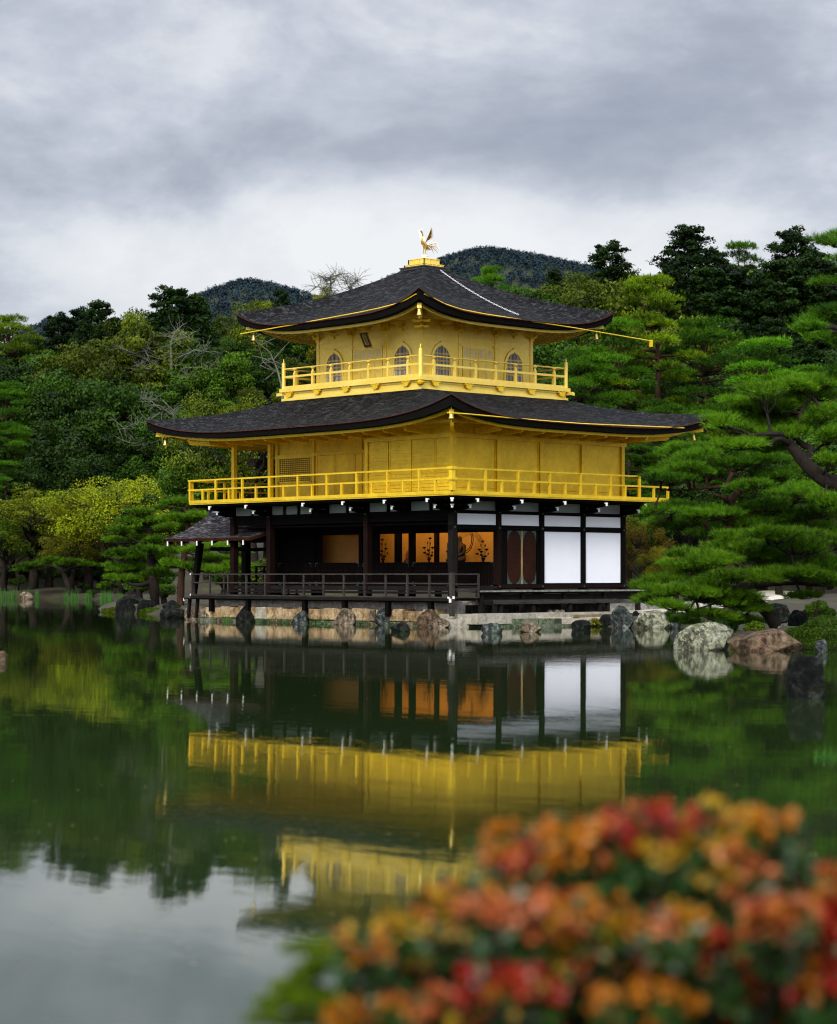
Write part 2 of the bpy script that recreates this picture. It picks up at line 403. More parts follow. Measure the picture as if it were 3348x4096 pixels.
def leaf_mat(name, c1, c2, trans=0.35, rough=0.55, spec=0.25, rnd=0.25, use_obj=True):
    """foliage: colour varies from leaf to leaf and clump to clump, scaled by the plant's own object colour"""
    m, nt, b = mat(name)
    t = nt.nodes.new('ShaderNodeAttribute'); t.attribute_name = 'tint'
    n = noise_t(nt, coords(nt), 0.9, 3, 0.6)
    oi = nt.nodes.new('ShaderNodeObjectInfo')
    f = math_n(nt, 'ADD', math_n(nt, 'MULTIPLY', t.outputs['Fac'], 0.6), math_n(nt, 'MULTIPLY', n, 0.4))
    c = ramp(nt, f, [(0.15, c1), (0.85, c2)])
    if use_obj: c = mixc(nt, 1.0, c, oi.outputs['Color'], 'MULTIPLY')
    nt.links.new(c, b.inputs['Base Color'])
    b.inputs['Roughness'].default_value = rough; b.inputs['Specular IOR Level'].default_value = spec
    tr = nt.nodes.new('ShaderNodeBsdfTranslucent')
    nt.links.new(mixc(nt, 1.0, c, (1.0, 1.0, 0.35), 'MULTIPLY'), tr.inputs[0])
    mxs = nt.nodes.new('ShaderNodeMixShader'); mxs.inputs[0].default_value = trans
    o = nt.nodes['Material Output']
    nt.links.new(b.outputs[0], mxs.inputs[1]); nt.links.new(tr.outputs[0], mxs.inputs[2]); nt.links.new(mxs.outputs[0], o.inputs[0])
    return m
LEAF = leaf_mat('broad_leaves', (0.0032, 0.013, 0.0007), (0.054, 0.114, 0.004), spec=.15)
NEEDLE = leaf_mat('pine_needles', (0.0045, 0.026, 0.001), (0.110, 0.255, 0.006), 0.25, spec=.12)
CEDAR = leaf_mat('conifer_sprays', (0.002, 0.009, 0.0008), (0.026, 0.058, 0.004), 0.2, spec=.1)
REED = leaf_mat('reed_blades', (0.012, 0.060, 0.003), (0.045, 0.17, 0.008), 0.3, use_obj=False)
def bark_mat(name, c1, c2):
    m, nt, b = mat(name)
    g = noise_t(nt, coords(nt, 'Object', (5, 5, 1.6)), 2.2, 7, 0.75, 0.6)
    nt.links.new(ramp(nt, g, [(0.35, c1), (0.68, c2)]), b.inputs['Base Color'])
    b.inputs['Roughness'].default_value = 0.9; b.inputs['Specular IOR Level'].default_value = 0.2
    bump(nt, b, g, 0.9, 0.05); return m
BARK = bark_mat('dark_bark', (0.006, 0.0045, 0.003), (0.030, 0.021, 0.015))
BARK_R = bark_mat('red_pine_bark', (0.014, 0.007, 0.004), (0.065, 0.030, 0.018))
BARK_S = bark_mat('silver_dead_wood', (0.05, 0.055, 0.035), (0.17, 0.18, 0.13))

# ------------------------------------------------------------------ the golden pavilion
B = 2.12; U = 5.5 * B; V = 4 * B          # 5.5 bays along the south face, 4 along the east face
OV = 1.167                                 # veranda overhang
pav = empty('golden_pavilion', (-U / 2, V / 2, 0), 'three storey gold leafed pavilion with curved dark shingle roofs standing at the pond edge', 'pavilion')

def lerp(a, b, t): return a + (b - a) * t

class HipRoof:
    """concave hipped roof with upturned corners; rects are (x0, x1, y0, y1)"""
    def __init__(s, outer, inner, z0, H, lift, p=3.6, a=0.62, th=(0.20, 0.17)):
        s.o, s.i, s.z0, s.H, s.lift, s.p, s.a, s.th = outer, inner, z0, H, lift, p, a, th
    def corners(s, r): x0, x1, y0, y1 = r; return [(x0, y0), (x1, y0), (x1, y1), (x0, y1)]
    def pt(s, side, q, t, inset=0.0):
        o = (s.o[0] + inset, s.o[1] - inset, s.o[2] + inset, s.o[3] - inset)
        co, ci = s.corners(o), s.corners(s.i)
        A, Bc, A2, B2 = co[side], co[(side + 1) % 4], ci[side], ci[(side + 1) % 4]
        f = (q + 1) / 2
        x = lerp(lerp(A[0], Bc[0], f), lerp(A2[0], B2[0], f), t); y = lerp(lerp(A[1], Bc[1], f), lerp(A2[1], B2[1], f), t)
        z = s.z0 + s.H * (s.a * t + (1 - s.a) * t * t) + s.lift * abs(q) ** s.p * (1 - t) ** 1.3
        return Vector((x, y, z))
    def thick(s, q): return s.th[0] + s.th[1] * abs(q) ** 4
    def edge(s, side, q, inset, drop):
        v = s.pt(side, q, 0, inset); v.z -= drop; return v
    def build(s, name, parent, nu=56, nv=18):
        top = MB()
        for side in range(4):
            L = math.dist(s.corners(s.o)[side], s.corners(s.o)[(side + 1) % 4])
            vs, uv, fs = [], [], []
            for j in range(nv + 1):
                for i in range(nu + 1):
                    q = math.sin((i / nu - 0.5) * math.pi); q = q * 0.6 + (2 * i / nu - 1) * 0.4
                    v = s.pt(side, q, j / nv)
                    v.z += 0.012 * mnoise.noise(v * 1.3)
                    vs.append(v); c0 = s.pt(side, 0, 0); c1 = s.pt(side, 0, j / nv)
                    ax = 0 if side in (0, 2) else 1
                    uv.append((v[ax], (c1 - c0).length))
            for j in range(nv):
                for i in range(nu):
                    a = j * (nu + 1) + i; fs.append((a, a + 1, a + nu + 2, a + nu + 1))
            top.add(vs, fs, uv)
        ro = top.build(name, SHINGLE, parent, smooth=True)
        for nm, m, rows in (('eave_lip', EDGE_R, [(0.0, 0.0), (-0.012, 0.025), (0.05, 0.06)]),
                            ('eave_edge', EDGE_B, [(0.045, 0.058), (0.09, None), (0.48, None)])):
            e = MB()
            for side in range(4):
                vs, fs = [], []
                for j, (ins, dr_) in enumerate(rows):
                    for i in range(nu + 1):
                        q = 2 * i / nu - 1
                        d = s.thick(q) if dr_ is None else dr_
                        vs.append(s.edge(side, q, ins, d))
                for j in range(len(rows) - 1):
                    for i in range(nu):
                        a = j * (nu + 1) + i; fs.append((a + nu + 1, a + nu + 2, a + 1, a))
                e.add(vs, fs)
            e.build(nm, m, ro)
        return ro
    def soffit(s, parent, wall, zwall, G, spacing=0.24, ins=0.45):
        """gilded fascia, soffit boards and rafters between the eave and the wall rect"""
        nu = 48; so, fa, fb, ra = MB(), MB(), MB(), MB()
        f_rect = (s.o[0] + ins, s.o[1] - ins, s.o[2] + ins, s.o[3] - ins)
        cf, cw = s.corners(f_rect), s.corners(wall)
        def P(side, q, t, dz=0):
            A, Bc, A2, B2 = cf[side], cf[(side + 1) % 4], cw[side], cw[(side + 1) % 4]; f = (q + 1) / 2
            x = lerp(lerp(A[0], Bc[0], f), lerp(A2[0], B2[0], f), t); y = lerp(lerp(A[1], Bc[1], f), lerp(A2[1], B2[1], f), t)
            ze = s.z0 + s.lift * 0.92 * abs(q) ** s.p - s.th[0] - s.th[1] * abs(q) ** 4 * 0.8 - 0.02
            return Vector((x, y, lerp(ze, zwall, t ** 0.9) + dz))
        for side in range(4):
            vs, fs = [], []
            for j in range(9):
                for i in range(nu + 1): vs.append(P(side, 2 * i / nu - 1, j / 8))
            for j in range(8):
                for i in range(nu):
                    a = j * (nu + 1) + i; fs.append((a, a + 1, a + nu + 2, a + nu + 1))
            so.add(vs, fs)
            for (t0, hgt) in ((0.0, 0.09), (0.22, 0.05)):
                for i in range(nu):
                    q0, q1 = 2 * i / nu - 1, 2 * (i + 1) / nu - 1
                    (fb if t0 else fa).bar(P(side, q0, t0, -hgt / 2), P(side, q1, t0, -hgt / 2), 0.07, hgt)
            ax = 0 if side in (0, 2) else 1
            la, lb = cf[side][ax], cf[(side + 1) % 4][ax]; wa, wb = cw[side][ax], cw[(side + 1) % 4][ax]
            n = int(abs(lb - la) / spacing)
            for k in range(1, n):
                p = lerp(la, lb, k / n)
                # how far inward this rafter runs before it meets the hip
                tmax = 1.0
                for e0, w0 in ((la, wa), (lb, wb)):
                    if (p - w0) * (e0 - w0) > 0: tmax = min(tmax, (e0 - p) / (e0 - w0))
                if tmax < 0.06: continue
                pts = []
                for j in range(4):
                    t = tmax * j / 3
                    a_, b_ = lerp(la, wa, t), lerp(lb, wb, t); q = max(-1, min(1, 2 * (p - a_) / (b_ - a_) - 1))
                    pts.append(P(side, q, t, -0.035))
                for j in range(3): ra.bar(pts[j], pts[j + 1], 0.07, 0.075)
        so.build('soffit', G, parent); fa.build('fascia', G, parent); fb.build('inner_fascia', G, parent); tag(ra.build('rafters', G, parent), kind='stuff')
        for k in range(4):
            h = MB(); q0 = Vector((*cw[k], zwall - 0.06)); tip = Vector((*cf[k], 0)); tip.z = P(k, -1, 0).z - 0.16
            d = (tip - q0); d.z = 0; d.normalize()
            mid = q0.lerp(tip, 0.6); mid.z = P(k, -1, 0.4).z - 0.09
            h.bar(q0, mid, 0.15, 0.17); h.bar(mid, tip + d * 0.02, 0.15, 0.17); h.bar(tip + d * 0.02, tip + d * 0.20 + Vector((0, 0, 0.02)), 0.15, 0.16)
            h.build('hip_rafter', G, parent)
        return P

E2 = 2.369; E3 = 2.192
X3a, X3b, Y3a, Y3b = -8.641, -3.158, 1.552, 7.035; D3 = 1.012
low = HipRoof((-U - E2, E2, -E2, V + E2), (X3a - D3 + 0.3, X3b + D3 - 0.3, Y3a - D3 + 0.3, Y3b + D3 - 0.3), 6.80, 1.38, 0.68, 4.2)
low_o = low.build('lower_roof', pav)
cx3, cy3 = (X3a + X3b) / 2, (Y3a + Y3b) / 2
upr = HipRoof((X3a - E3, X3b + E3, Y3a - E3, Y3b + E3), (cx3 - 0.64, cx3 + 0.64, cy3 - 0.64, cy3 + 0.64), 10.65, 2.17, 0.68, 4.0, 0.66)
upr_o = upr.build('upper_roof', pav)
Psl = low.soffit(pav, (-U, 0, 0, V), 6.92, GOLD)
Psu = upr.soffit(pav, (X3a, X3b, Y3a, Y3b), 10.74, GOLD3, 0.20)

# --- top of the upper roof: lead box, two gilded tiers
t = MB(); t.box((cx3 - 0.66, cy3 - 0.66, 12.72), (cx3 + 0.66, cy3 + 0.66, 12.79)); t.box((cx3 - 0.63, cy3 - 0.63, 12.79), (cx3 + 0.63, cy3 + 0.63, 12.90))
t.box((cx3 - 0.66, cy3 - 0.66, 12.90), (cx3 + 0.66, cy3 + 0.66, 12.94)); t.build('ridge_box', LEAD, pav)
t = MB(); 
for (h, z0_, z1_, nb) in ((0.52, 12.94, 13.04, 5), (0.415, 13.04, 13.24, 3)):
    t.box((cx3 - h + 0.02, cy3 - h + 0.02, z0_), (cx3 + h - 0.02, cy3 + h - 0.02, z1_ - 0.005))
    for z_ in (z0_ + 0.012, z1_ - 0.012): t.box((cx3 - h, cy3 - h, z_ - 0.013), (cx3 + h, cy3 + h, z_ + 0.013))
    for k in range(nb + 1):
        c = lerp(-h, h, k / nb)
        for (a_, b_) in ((c, -h), (c, h), (-h, c), (h, c)):
            t.box((cx3 + a_ - 0.014, cy3 + b_ - 0.014, z0_), (cx3 + a_ + 0.014, cy3 + b_ + 0.014, z1_))
t.build('finial_pedestal', GOLD3, pav)

# --- second storey -------------------------------------------------
ZF2, ZD2 = 4.46, 4.33
m = MB(); m.box((-U - OV, -OV, ZD2 + 0.02), (OV, V + OV, ZF2 - 0.002)); m.build('second_floor', GOLD, pav)
for (a, b) in (((-U - OV, -OV), (OV, -OV)), ((OV, -OV), (OV, V + OV)), ((OV, V + OV), (-U - OV, V + OV)), ((-U - OV, V + OV), (-U - OV, -OV))):
    m = MB(); m.bar((*a, ZF2 - 0.055), (*b, ZF2 - 0.055), 0.10, 0.115)
    m.bar((*a, ZD2 + 0.0), (*b, ZD2 + 0.0), 0.06, 0.05); m.build('floor_edge', GOLD, pav)
def col(x, y, z0_, z1_, w_, m_, name='column', parent=pav):
    c = MB(); c.box((x - w_ / 2, y - w_ / 2, z0_), (x + w_ / 2, y + w_ / 2, z1_)); return c.build(name, m_, parent)
g2 = [(0, k * B) for k in range(5)] + [(-k * B, 0) for k in (2, 4.5, 5.5)] + [(-U, k * B) for k in (1, 2, 3, 4)] + [(-k * B, V) for k in (1, 2, 3, 4.5)]
for x, y in g2: col(x, y, ZF2, 6.88, 0.15, GOLD)
def wall(p, q, z0_, z1_, th, m_, name='wall', parent=pav):
    w_ = MB(); w_.bar((*p, (z0_ + z1_) / 2), (*q, (z0_ + z1_) / 2), th, z1_ - z0_); return w_.build(name, m_, parent)
def beam(pts, z0_, z1_, th, m_, name='beam', parent=pav):
    w_ = MB()
    for a, b in zip(pts, pts[1:]): w_.bar((*a, (z0_ + z1_) / 2), (*b, (z0_ + z1_) / 2), th, z1_ - z0_)
    return w_.build(name, m_, parent)
# east wall: four plain gilded panels, each with a low plinth frame
for k in range(4):
    wall((-0.03, k * B + 0.075), (-0.03, (k + 1) * B - 0.075), ZF2, 6.86, 0.04, GOLD)
    p_ = MB(); y0, y1 = k * B + 0.12, (k + 1) * B - 0.12
    for z_ in (4.52, 4.66): p_.bar((0.0, y0, z_), (0.0, y1, z_), 0.035, 0.03)
    for y_ in (y0, y1): p_.bar((0.0, y_, 4.50), (0.0, y_, 6.28), 0.035, 0.03, up=(0, 1, 0))
    p_.build('panel_frame', GOLD, pav)
beam([(0, -0.04), (0, V + 0.16)], 6.30, 6.44, 0.19, GOLD, 'tie_beam')
beam([(0.04, 0), (-2 * B - 0.1, 0)], 6.30, 6.44, 0.19, GOLD, 'tie_beam')
beam([(-2 * B, 0), (-U - 0.15, 0)], 6.58, 6.72, 0.15, GOLD, 'tie_beam')
for zz in ((6.72, 6.80),):
    beam([(0.02, -0.02), (0.02, V)], *zz, 0.20, GOLD, 'wall_plate'); beam([(0.02, -0.02), (-U, -0.02)], *zz, 0.20, GOLD, 'wall_plate')
wall((-0.075, 0.03), (-2 * B, 0.03), ZF2, 6.86, 0.04, GOLD)
# board shutters on the south wall
for (xa, xb) in ((-0.12, -0.80), (-0.84, -1.95), (-2.0, -3.1), (-3.15, -2 * B + 0.1)):
    s_ = MB(); s_.box((xa, 0.008, 4.50), (xb, -0.012, 6.28)); z_ = 4.55
    while z_ < 6.26:
        s_.box((xa, -0.012, z_), (xb, -0.036, z_ + 0.028)); z_ += 0.118
    for x_ in (xa - 0.015, xb + 0.015): s_.box((x_ - 0.02, 0.0, 4.48), (x_ + 0.02, -0.034, 6.29))
    s_.build('shutter', GOLD, pav)
# recessed south wall behind the open veranda
wall((-2 * B, B), (-U, B), ZF2, 6.90, 0.05, GOLD)
wall((-2 * B, 0.05), (-2 * B, B), ZF2, 6.88, 0.05, GOLD)
for x_ in (-U, -4.5 * B, -3.25 * B): col(x_, B - 0.02, ZF2, 6.7, 0.14, GOLD, 'post')
beam([(-2 * B, B - 0.05), (-U, B - 0.05)], 6.12, 6.22, 0.10, GOLD, 'lintel')
lw = MB(); xa, xb = -U + 0.16, -4.5 * B - 0.14; za, zb = 5.20, 6.08
for k in range(17): x_ = lerp(xa, xb, k / 16); lw.box((x_ - 0.010, B - 0.075, za), (x_ + 0.010, B - 0.055, zb))
for k in range(13): z_ = lerp(za, zb, k / 12); lw.box((xa, B - 0.079, z_ - 0.009), (xb, B - 0.058, z_ + 0.009))
for (a_, b_) in (((xa - 0.05, za - 0.05), (xb + 0.05, za)), ((xa - 0.05, zb), (xb + 0.05, zb + 0.04)), ((xa - 0.05, za - 0.05), (xa, zb)), ((xb, za - 0.05), (xb + 0.05, zb))):
    lw.box((a_[0], B - 0.09, a_[1]), (b_[0], B - 0.03, b_[1]))
lo_ = lw.build('lattice_window', GOLD, pav)
lw = MB(); lw.box((xa, B - 0.045, za), (xb, B - 0.030, zb)); lw.build('backing', simple('dark_bronze_backing', (0.16, 0.09, 0.02), 0.7), lo_)  # dark bronze sheet behind the lattice
for (xa, xb) in ((-9.35, -8.35), (-8.30, -7.30), (-7.22, -6.2), (-6.1, -5.1)):
    s_ = MB(); s_.box((xa, B - 0.06, 4.50), (xb, B - 0.03, 6.10))
    for x_ in (xa, xb): s_.box((x_ - 0.03, B - 0.075, 4.50), (x_ + 0.03, B - 0.04, 6.10))
    s_.build('sliding_door', GOLD, pav)
wall((-U, B), (-U, V), ZF2, 6.88, 0.05, GOLD); wall((-U, V), (0, V), ZF2, 6.88, 0.05, GOLD)
m = MB(); m.box((-U, 0.1, 6.80), (-2 * B, B, 6.84)); m.build('veranda_ceiling', GOLD, pav)
# brackets carrying the lower eave
def eave_arm(x, y, dx, dy, z, L, w_, m_, parent=pav):
    a = MB(); o = Vector((x, y, z)); d = Vector((dx, dy, 0))
    L_ = L
    prof = [(0, 0.07), (L_, 0.07), (L_, -0.01), (L_ - 0.10, -0.07), (L_ * 0.55, -0.10), (0, -0.14)]
    s_ = Vector((-dy, dx, 0)); s_.normalize()
    a.prism([o + d * px_ + Vector((0, 0, pz_)) - s_ * w_ / 2 for px_, pz_ in prof], s_ * w_)
    e = o + d * (L_ - 0.05); a.box((e.x - 0.075, e.y - 0.075, z + 0.07), (e.x + 0.075, e.y + 0.075, z + 0.13))
    return a.build('eave_bracket', m_, parent)
for k in range(9):
    if k: eave_arm(0, k * B / 2, 1, 0, 6.57, 1.22, 0.10, GOLD)
for k in range(12):
    if k: eave_arm(-k * B / 2, 0, 0, -1, 6.57, 1.22, 0.10, GOLD)
r2 = math.sqrt(0.5)
for (x, y, dx, dy) in ((0, 0, r2, -r2), (-U, 0, -r2, -r2), (0, V, r2, r2)): eave_arm(x, y, dx, dy, 6.60, 1.7, 0.12, GOLD)
po = 1.17
beam([(-U - po, -po), (po, -po), (po, V + po)], 6.70, 6.79, 0.10, GOLD, 'purlin')

# railing of the second storey
def rail2(pts_fn, n, top_to, mid_to, name, tall_step=1):
    pass
def railing(name, a, b, n, zs, zf, m_, parent=pav, pw=0.075, rw=0.06, rh=0.055, short=True, zmid=None, ext=0.12, last_top=None):
    """posts from floor zf, rails at heights zs (top first) from a to b, n post gaps; every post its own part"""
    a = Vector((*a, 0)); b = Vector((*b, 0)); d = (b - a).normalized()
    r_ = MB(); c = MB()
    for i, z_ in enumerate(zs):
        e = b if not (i == 0 and last_top) else a.lerp(b, last_top)
        r_.bar(a - d * ext + Vector((0, 0, z_)), e + d * ext * (0.0 if (i == 0 and last_top) else 1) + Vector((0, 0, z_)), rw, rh)
    ro = r_.build(name, m_, parent)
    for k in range(n + 1):
        p = a.lerp(b, k / n); zt = zs[0]
        if last_top and k / n > last_top + 0.02: zt = zs[1]
        pm = MB(); pm.box((p.x - pw / 2, p.y - pw / 2, zf), (p.x + pw / 2, p.y + pw / 2, zt)); pm.build('rail_post', m_, ro)
        if short and k < n:
            p = a.lerp(b, (k + 0.5) / n)
            pm = MB(); pm.box((p.x - pw / 2, p.y - pw / 2, zf), (p.x + pw / 2, p.y + pw / 2, zs[1])); pm.build('baluster', m_, ro)
    return ro
railing('railing', (OV, -OV), (-U - OV, -OV), 9, (5.20, 4.85), ZF2, GOLD, ext=0.10)
railing('railing', (OV, -OV + 0.001), (OV, V + OV), 7, (5.197, 4.847), ZF2, GOLD, ext=0.02, last_top=6 / 7)
railing('railing', (-U - OV, -OV + 0.1), (-U - OV, V + OV), 7, (5.19, 4.84), ZF2, GOLD, ext=0.02)
railing('railing', (-U - OV, V + OV), (OV - 1.4, V + OV), 8, (5.19, 4.84), ZF2, GOLD, ext=0.05)
m = MB(); m.box((OV - 0.075, -OV - 0.075, ZF2), (OV + 0.075, -OV + 0.075, 5.16))
for z_ in (4.85, 5.20): m.box((OV - 0.115, -OV - 0.115, z_ - 0.045), (OV + 0.115, -OV + 0.115, z_ + 0.045))
m.build('corner_post', GOLD, pav)

# --- third storey --------------------------------------------------
ZB3, ZF3 = 8.07, 8.52
Lx, Rx, Sy, Ny = X3a - D3, X3b + D3, Y3a - D3, Y3b + D3
m = MB(); m.box((Lx + 0.10, Sy + 0.10, ZB3 - 0.4), (Rx - 0.10, Ny - 0.10, ZF3 - 0.16))
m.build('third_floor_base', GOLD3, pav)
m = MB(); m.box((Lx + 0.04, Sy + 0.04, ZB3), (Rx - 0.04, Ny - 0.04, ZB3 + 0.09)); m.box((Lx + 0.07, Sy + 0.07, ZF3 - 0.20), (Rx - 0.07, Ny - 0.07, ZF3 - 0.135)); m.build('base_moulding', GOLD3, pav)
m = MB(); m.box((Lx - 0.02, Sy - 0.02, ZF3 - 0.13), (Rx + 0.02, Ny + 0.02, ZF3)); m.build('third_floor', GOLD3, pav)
for (x, y, dx, dy) in ((Lx, Sy, -1, 0), (Rx, Ny, 0, 1), (Rx, Ny, 1, 0)):
    m = MB(); m.bar((x - dx * .1, y - dy * .1 + (0.06 if dx < 0 else -0.06 if dx > 0 else 0), ZF3 - 0.20), (x + dx * 0.22, y + dy * 0.22 + (0.06 if dx < 0 else -0.06 if dx > 0 else 0), ZF3 - 0.20), 0.1, 0.11); m.build('beam_end', GOLD3, pav)
def small_bracket(x, y, dx, dy):
    m = MB(); s_ = Vector((-dy, dx, 0)); o = Vector((x, y, ZF3 - 0.17)); d = Vector((dx, dy, 0))
    m.bar(o - s_ * 0.20 + d * 0.03, o + s_ * 0.20 + d * 0.03, 0.06, 0.05)
    for k in (-0.17, 0, 0.17): q = o + s_ * k + d * 0.04 + Vector((0, 0, 0.035)); m.box((q.x - 0.035, q.y - 0.035, q.z - 0.02), (q.x + 0.035, q.y + 0.035, q.z + 0.02))
    m.prism([o + d * 0.03 + s_ * a_ + Vector((0, 0, b_)) for a_, b_ in ((-0.10, -0.03), (0.10, -0.03), (0.15, -0.08), (0.06, -0.15), (-0.06, -0.15), (-0.15, -0.08))], d * 0.045)
    m.build('bracket', GOLD, pav)
for k in range(5):
    f = (k + 0.5) / 5 if True else 0
    small_bracket(lerp(Lx + 0.5, Rx - 0.75, k / 4), Sy + 0.06, 0, -1); small_bracket(Rx - 0.06, lerp(Sy + 0.75, Ny - 0.4, k / 4), 1, 0)
m = MB(); m.lathe((Rx - 0.03, Sy + 0.03, ZB3 + 0.12), [(0.05, 0), (0.12, 0.05), (0.15, 0.12), (0.10, 0.16), (0.14, 0.20)], 10); m.build('corner_boss', GOLD, pav)
# walls
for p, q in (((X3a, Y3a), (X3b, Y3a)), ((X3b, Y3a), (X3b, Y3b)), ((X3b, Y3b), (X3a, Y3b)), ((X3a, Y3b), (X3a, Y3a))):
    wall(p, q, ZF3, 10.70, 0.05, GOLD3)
W3 = (X3b - X3a) / 3
for i in range(4):
    for j in range(4):
        if i in (0, 3) or j in (0, 3): col(X3a + i * W3, Y3a + j * W3, ZF3, 10.25, 0.13, GOLD3)
for z_ in (9.95, 10.16):
    beam([(X3a, Y3a), (X3b, Y3a), (X3b, Y3b)], z_ - 0.022, z_ + 0.022, 0.085, GOLD3, 'string_course')
beam([(X3a - 0.02, Y3a), (X3b, Y3a - 0.0), (X3b, Y3b)], 8.53, 8.60, 0.11, GOLD3, 'ground_sill')
def bracket3(x, y, dx, dy, corner=False):
    """stepped bracket cluster above a column head"""
    m = MB(); o = Vector((x, y, 10.25)); d = Vector((dx, dy, 0)).normalized(); s_ = Vector((-d.y, d.x, 0))
    def bl(p, w_, h_): m.box((p.x - w_ / 2, p.y - w_ / 2, p.z), (p.x + w_ / 2, p.y + w_ / 2, p.z + h_))
    bl(o, 0.19, 0.09)
    for lvl, (rch, wid) in enumerate(((0.22, 0.50), (0.46, 0.62))):
        z_ = 0.12 + lvl * 0.17
        m.bar(o + Vector((0, 0, z_)), o + d * rch + Vector((0, 0, z_)), 0.08, 0.08)
        q = o + d * (rch - 0.22 if lvl else 0) + Vector((0, 0, z_))
        m.bar(q - s_ * wid / 2, q + s_ * wid / 2, 0.075, 0.08)
        for k in (-1, 0, 1): bl(q + s_ * (wid / 2 - 0.04) * k + Vector((0, 0, 0.045)), 0.10, 0.055)
        bl(o + d * (rch - 0.03) + Vector((0, 0, z_ + 0.045)), 0.10, 0.055)
    m.bar(o + Vector((0, 0, 0.42)), o + d * 0.85 + Vector((0, 0, 0.36)), 0.07, 0.09)
    m.build('bracket_cluster', GOLD, pav)
for k in range(4):
    bracket3(X3a + k * W3, Y3a, (-1 if k == 0 else 1 if k == 3 else 0), -1)
    if k: bracket3(X3b, Y3a + k * W3, 1, (1 if k == 3 else 0))
for k in range(3):
    for (x, y, dx, dy) in ((X3a + (k + .5) * W3, Y3a, 0, -1), (X3b, Y3a + (k + .5) * W3, 1, 0)):
        m = MB(); o = Vector((x, y, 10.42)); d = Vector((dx, dy, 0)); s_ = Vector((-dy, dx, 0))
        m.bar(o + d * .05 - s_ * .16, o + d * .05 + s_ * .16, .07, .06); m.bar(o + d * .05, o + d * .05 + Vector((0, 0, -.14)), .05, .05)
        m.bar(o + d * 0.05 + Vector((0, 0, .1)), o + d * 0.6 + Vector((0, 0, .12)), .07, .08)
        m.build('strut_bracket', GOLD, pav)
beam([(X3a - .45, Y3a - .45), (X3b + .45, Y3a - .45), (X3b + .45, Y3b + .45)], 10.62, 10.70, 0.08, GOLD3, 'purlin')
# bell-shaped windows
def bell_window(o, s_, d):
    """o = centre of the sill on the wall plane, s_ = sideways, d = outward"""
    up = Vector((0, 0, 1))
    def outline(k):
        pts = [(-0.46 * k, 0), (-0.42 * k, 0.35), (-0.40 * k, 0.62)]
        for a, r_ in ((0.40, 0.74), (0.34, 0.86), (0.29, 0.93), (0.22, 1.00), (0.13, 1.05), (0.06, 1.07), (0, 1.13)): pts.append((-a * k, r_ if k == 1 else 0.62 + (r_ - 0.62) * (1 + (k - 1) * 1.4)))
        return pts + [(-x, z) for x, z in pts[-2::-1]]
    a, b = outline(1.0), outline(1.20)
    fr = MB(); n = len(a)
    for i in range(n - 1):
        q = [a[i], a[i + 1], b[i + 1], b[i]]
        fr.prism([o + s_ * x + up * z + d * 0.028 for x, z in q], d * 0.05)
    f = fr.build('arched_window', GOLD3, pav)
    pn = MB(); pn.prism([o + s_ * x + up * z + d * 0.0265 for x, z in a], d * 0.004); pn.build('pane', SHOJI_GREY, f)
    ba = MB()
    def topz(x):
        x = abs(x)
        for (xa, za), (xb, zb) in zip(a, a[1:]):
            if -xb <= x <= -xa: return lerp(za, zb, (x + xa) / (xa - xb) if xa != xb else 0)
        return 1.1
    for k in range(-5, 6):
        x = k * 0.072; wd = 0.045 if k == 0 else 0.02; zt = max(0.4, topz(x)) - 0.01 if abs(x) > 0.01 else 1.08
        ba.bar(o + s_ * x + d * 0.042, o + s_ * x + d * 0.042 + up * zt, wd, 0.02, up=tuple(d))
    ba2 = MB()
    for z_ in (0.03, 0.27, 0.30, 0.55, 0.58, 0.80, 0.83):
        hw = 0.40 if z_ < 0.6 else (0.36 if z_ < 0.81 else 0.32)
        ba2.bar(o - s_ * hw + d * 0.055 + up * z_, o + s_ * hw + d * 0.055 + up * z_, 0.012, 0.014)
    ba.build('lattice_bars', simple('grey_window_bars', (0.10, 0.095, 0.10), 0.6) if 'grey_window_bars' not in bpy.data.materials else bpy.data.materials['grey_window_bars'], f)
    ba2.build('cross_bars', GOLD3, f)
for k in (0, 2):
    bell_window(Vector((X3a + (k + .5) * W3, Y3a, 8.66)), Vector((1, 0, 0)), Vector((0, -1, 0)))
    bell_window(Vector((X3b, Y3a + (k + .5) * W3, 8.66)), Vector((0, 1, 0)), Vector((1, 0, 0)))
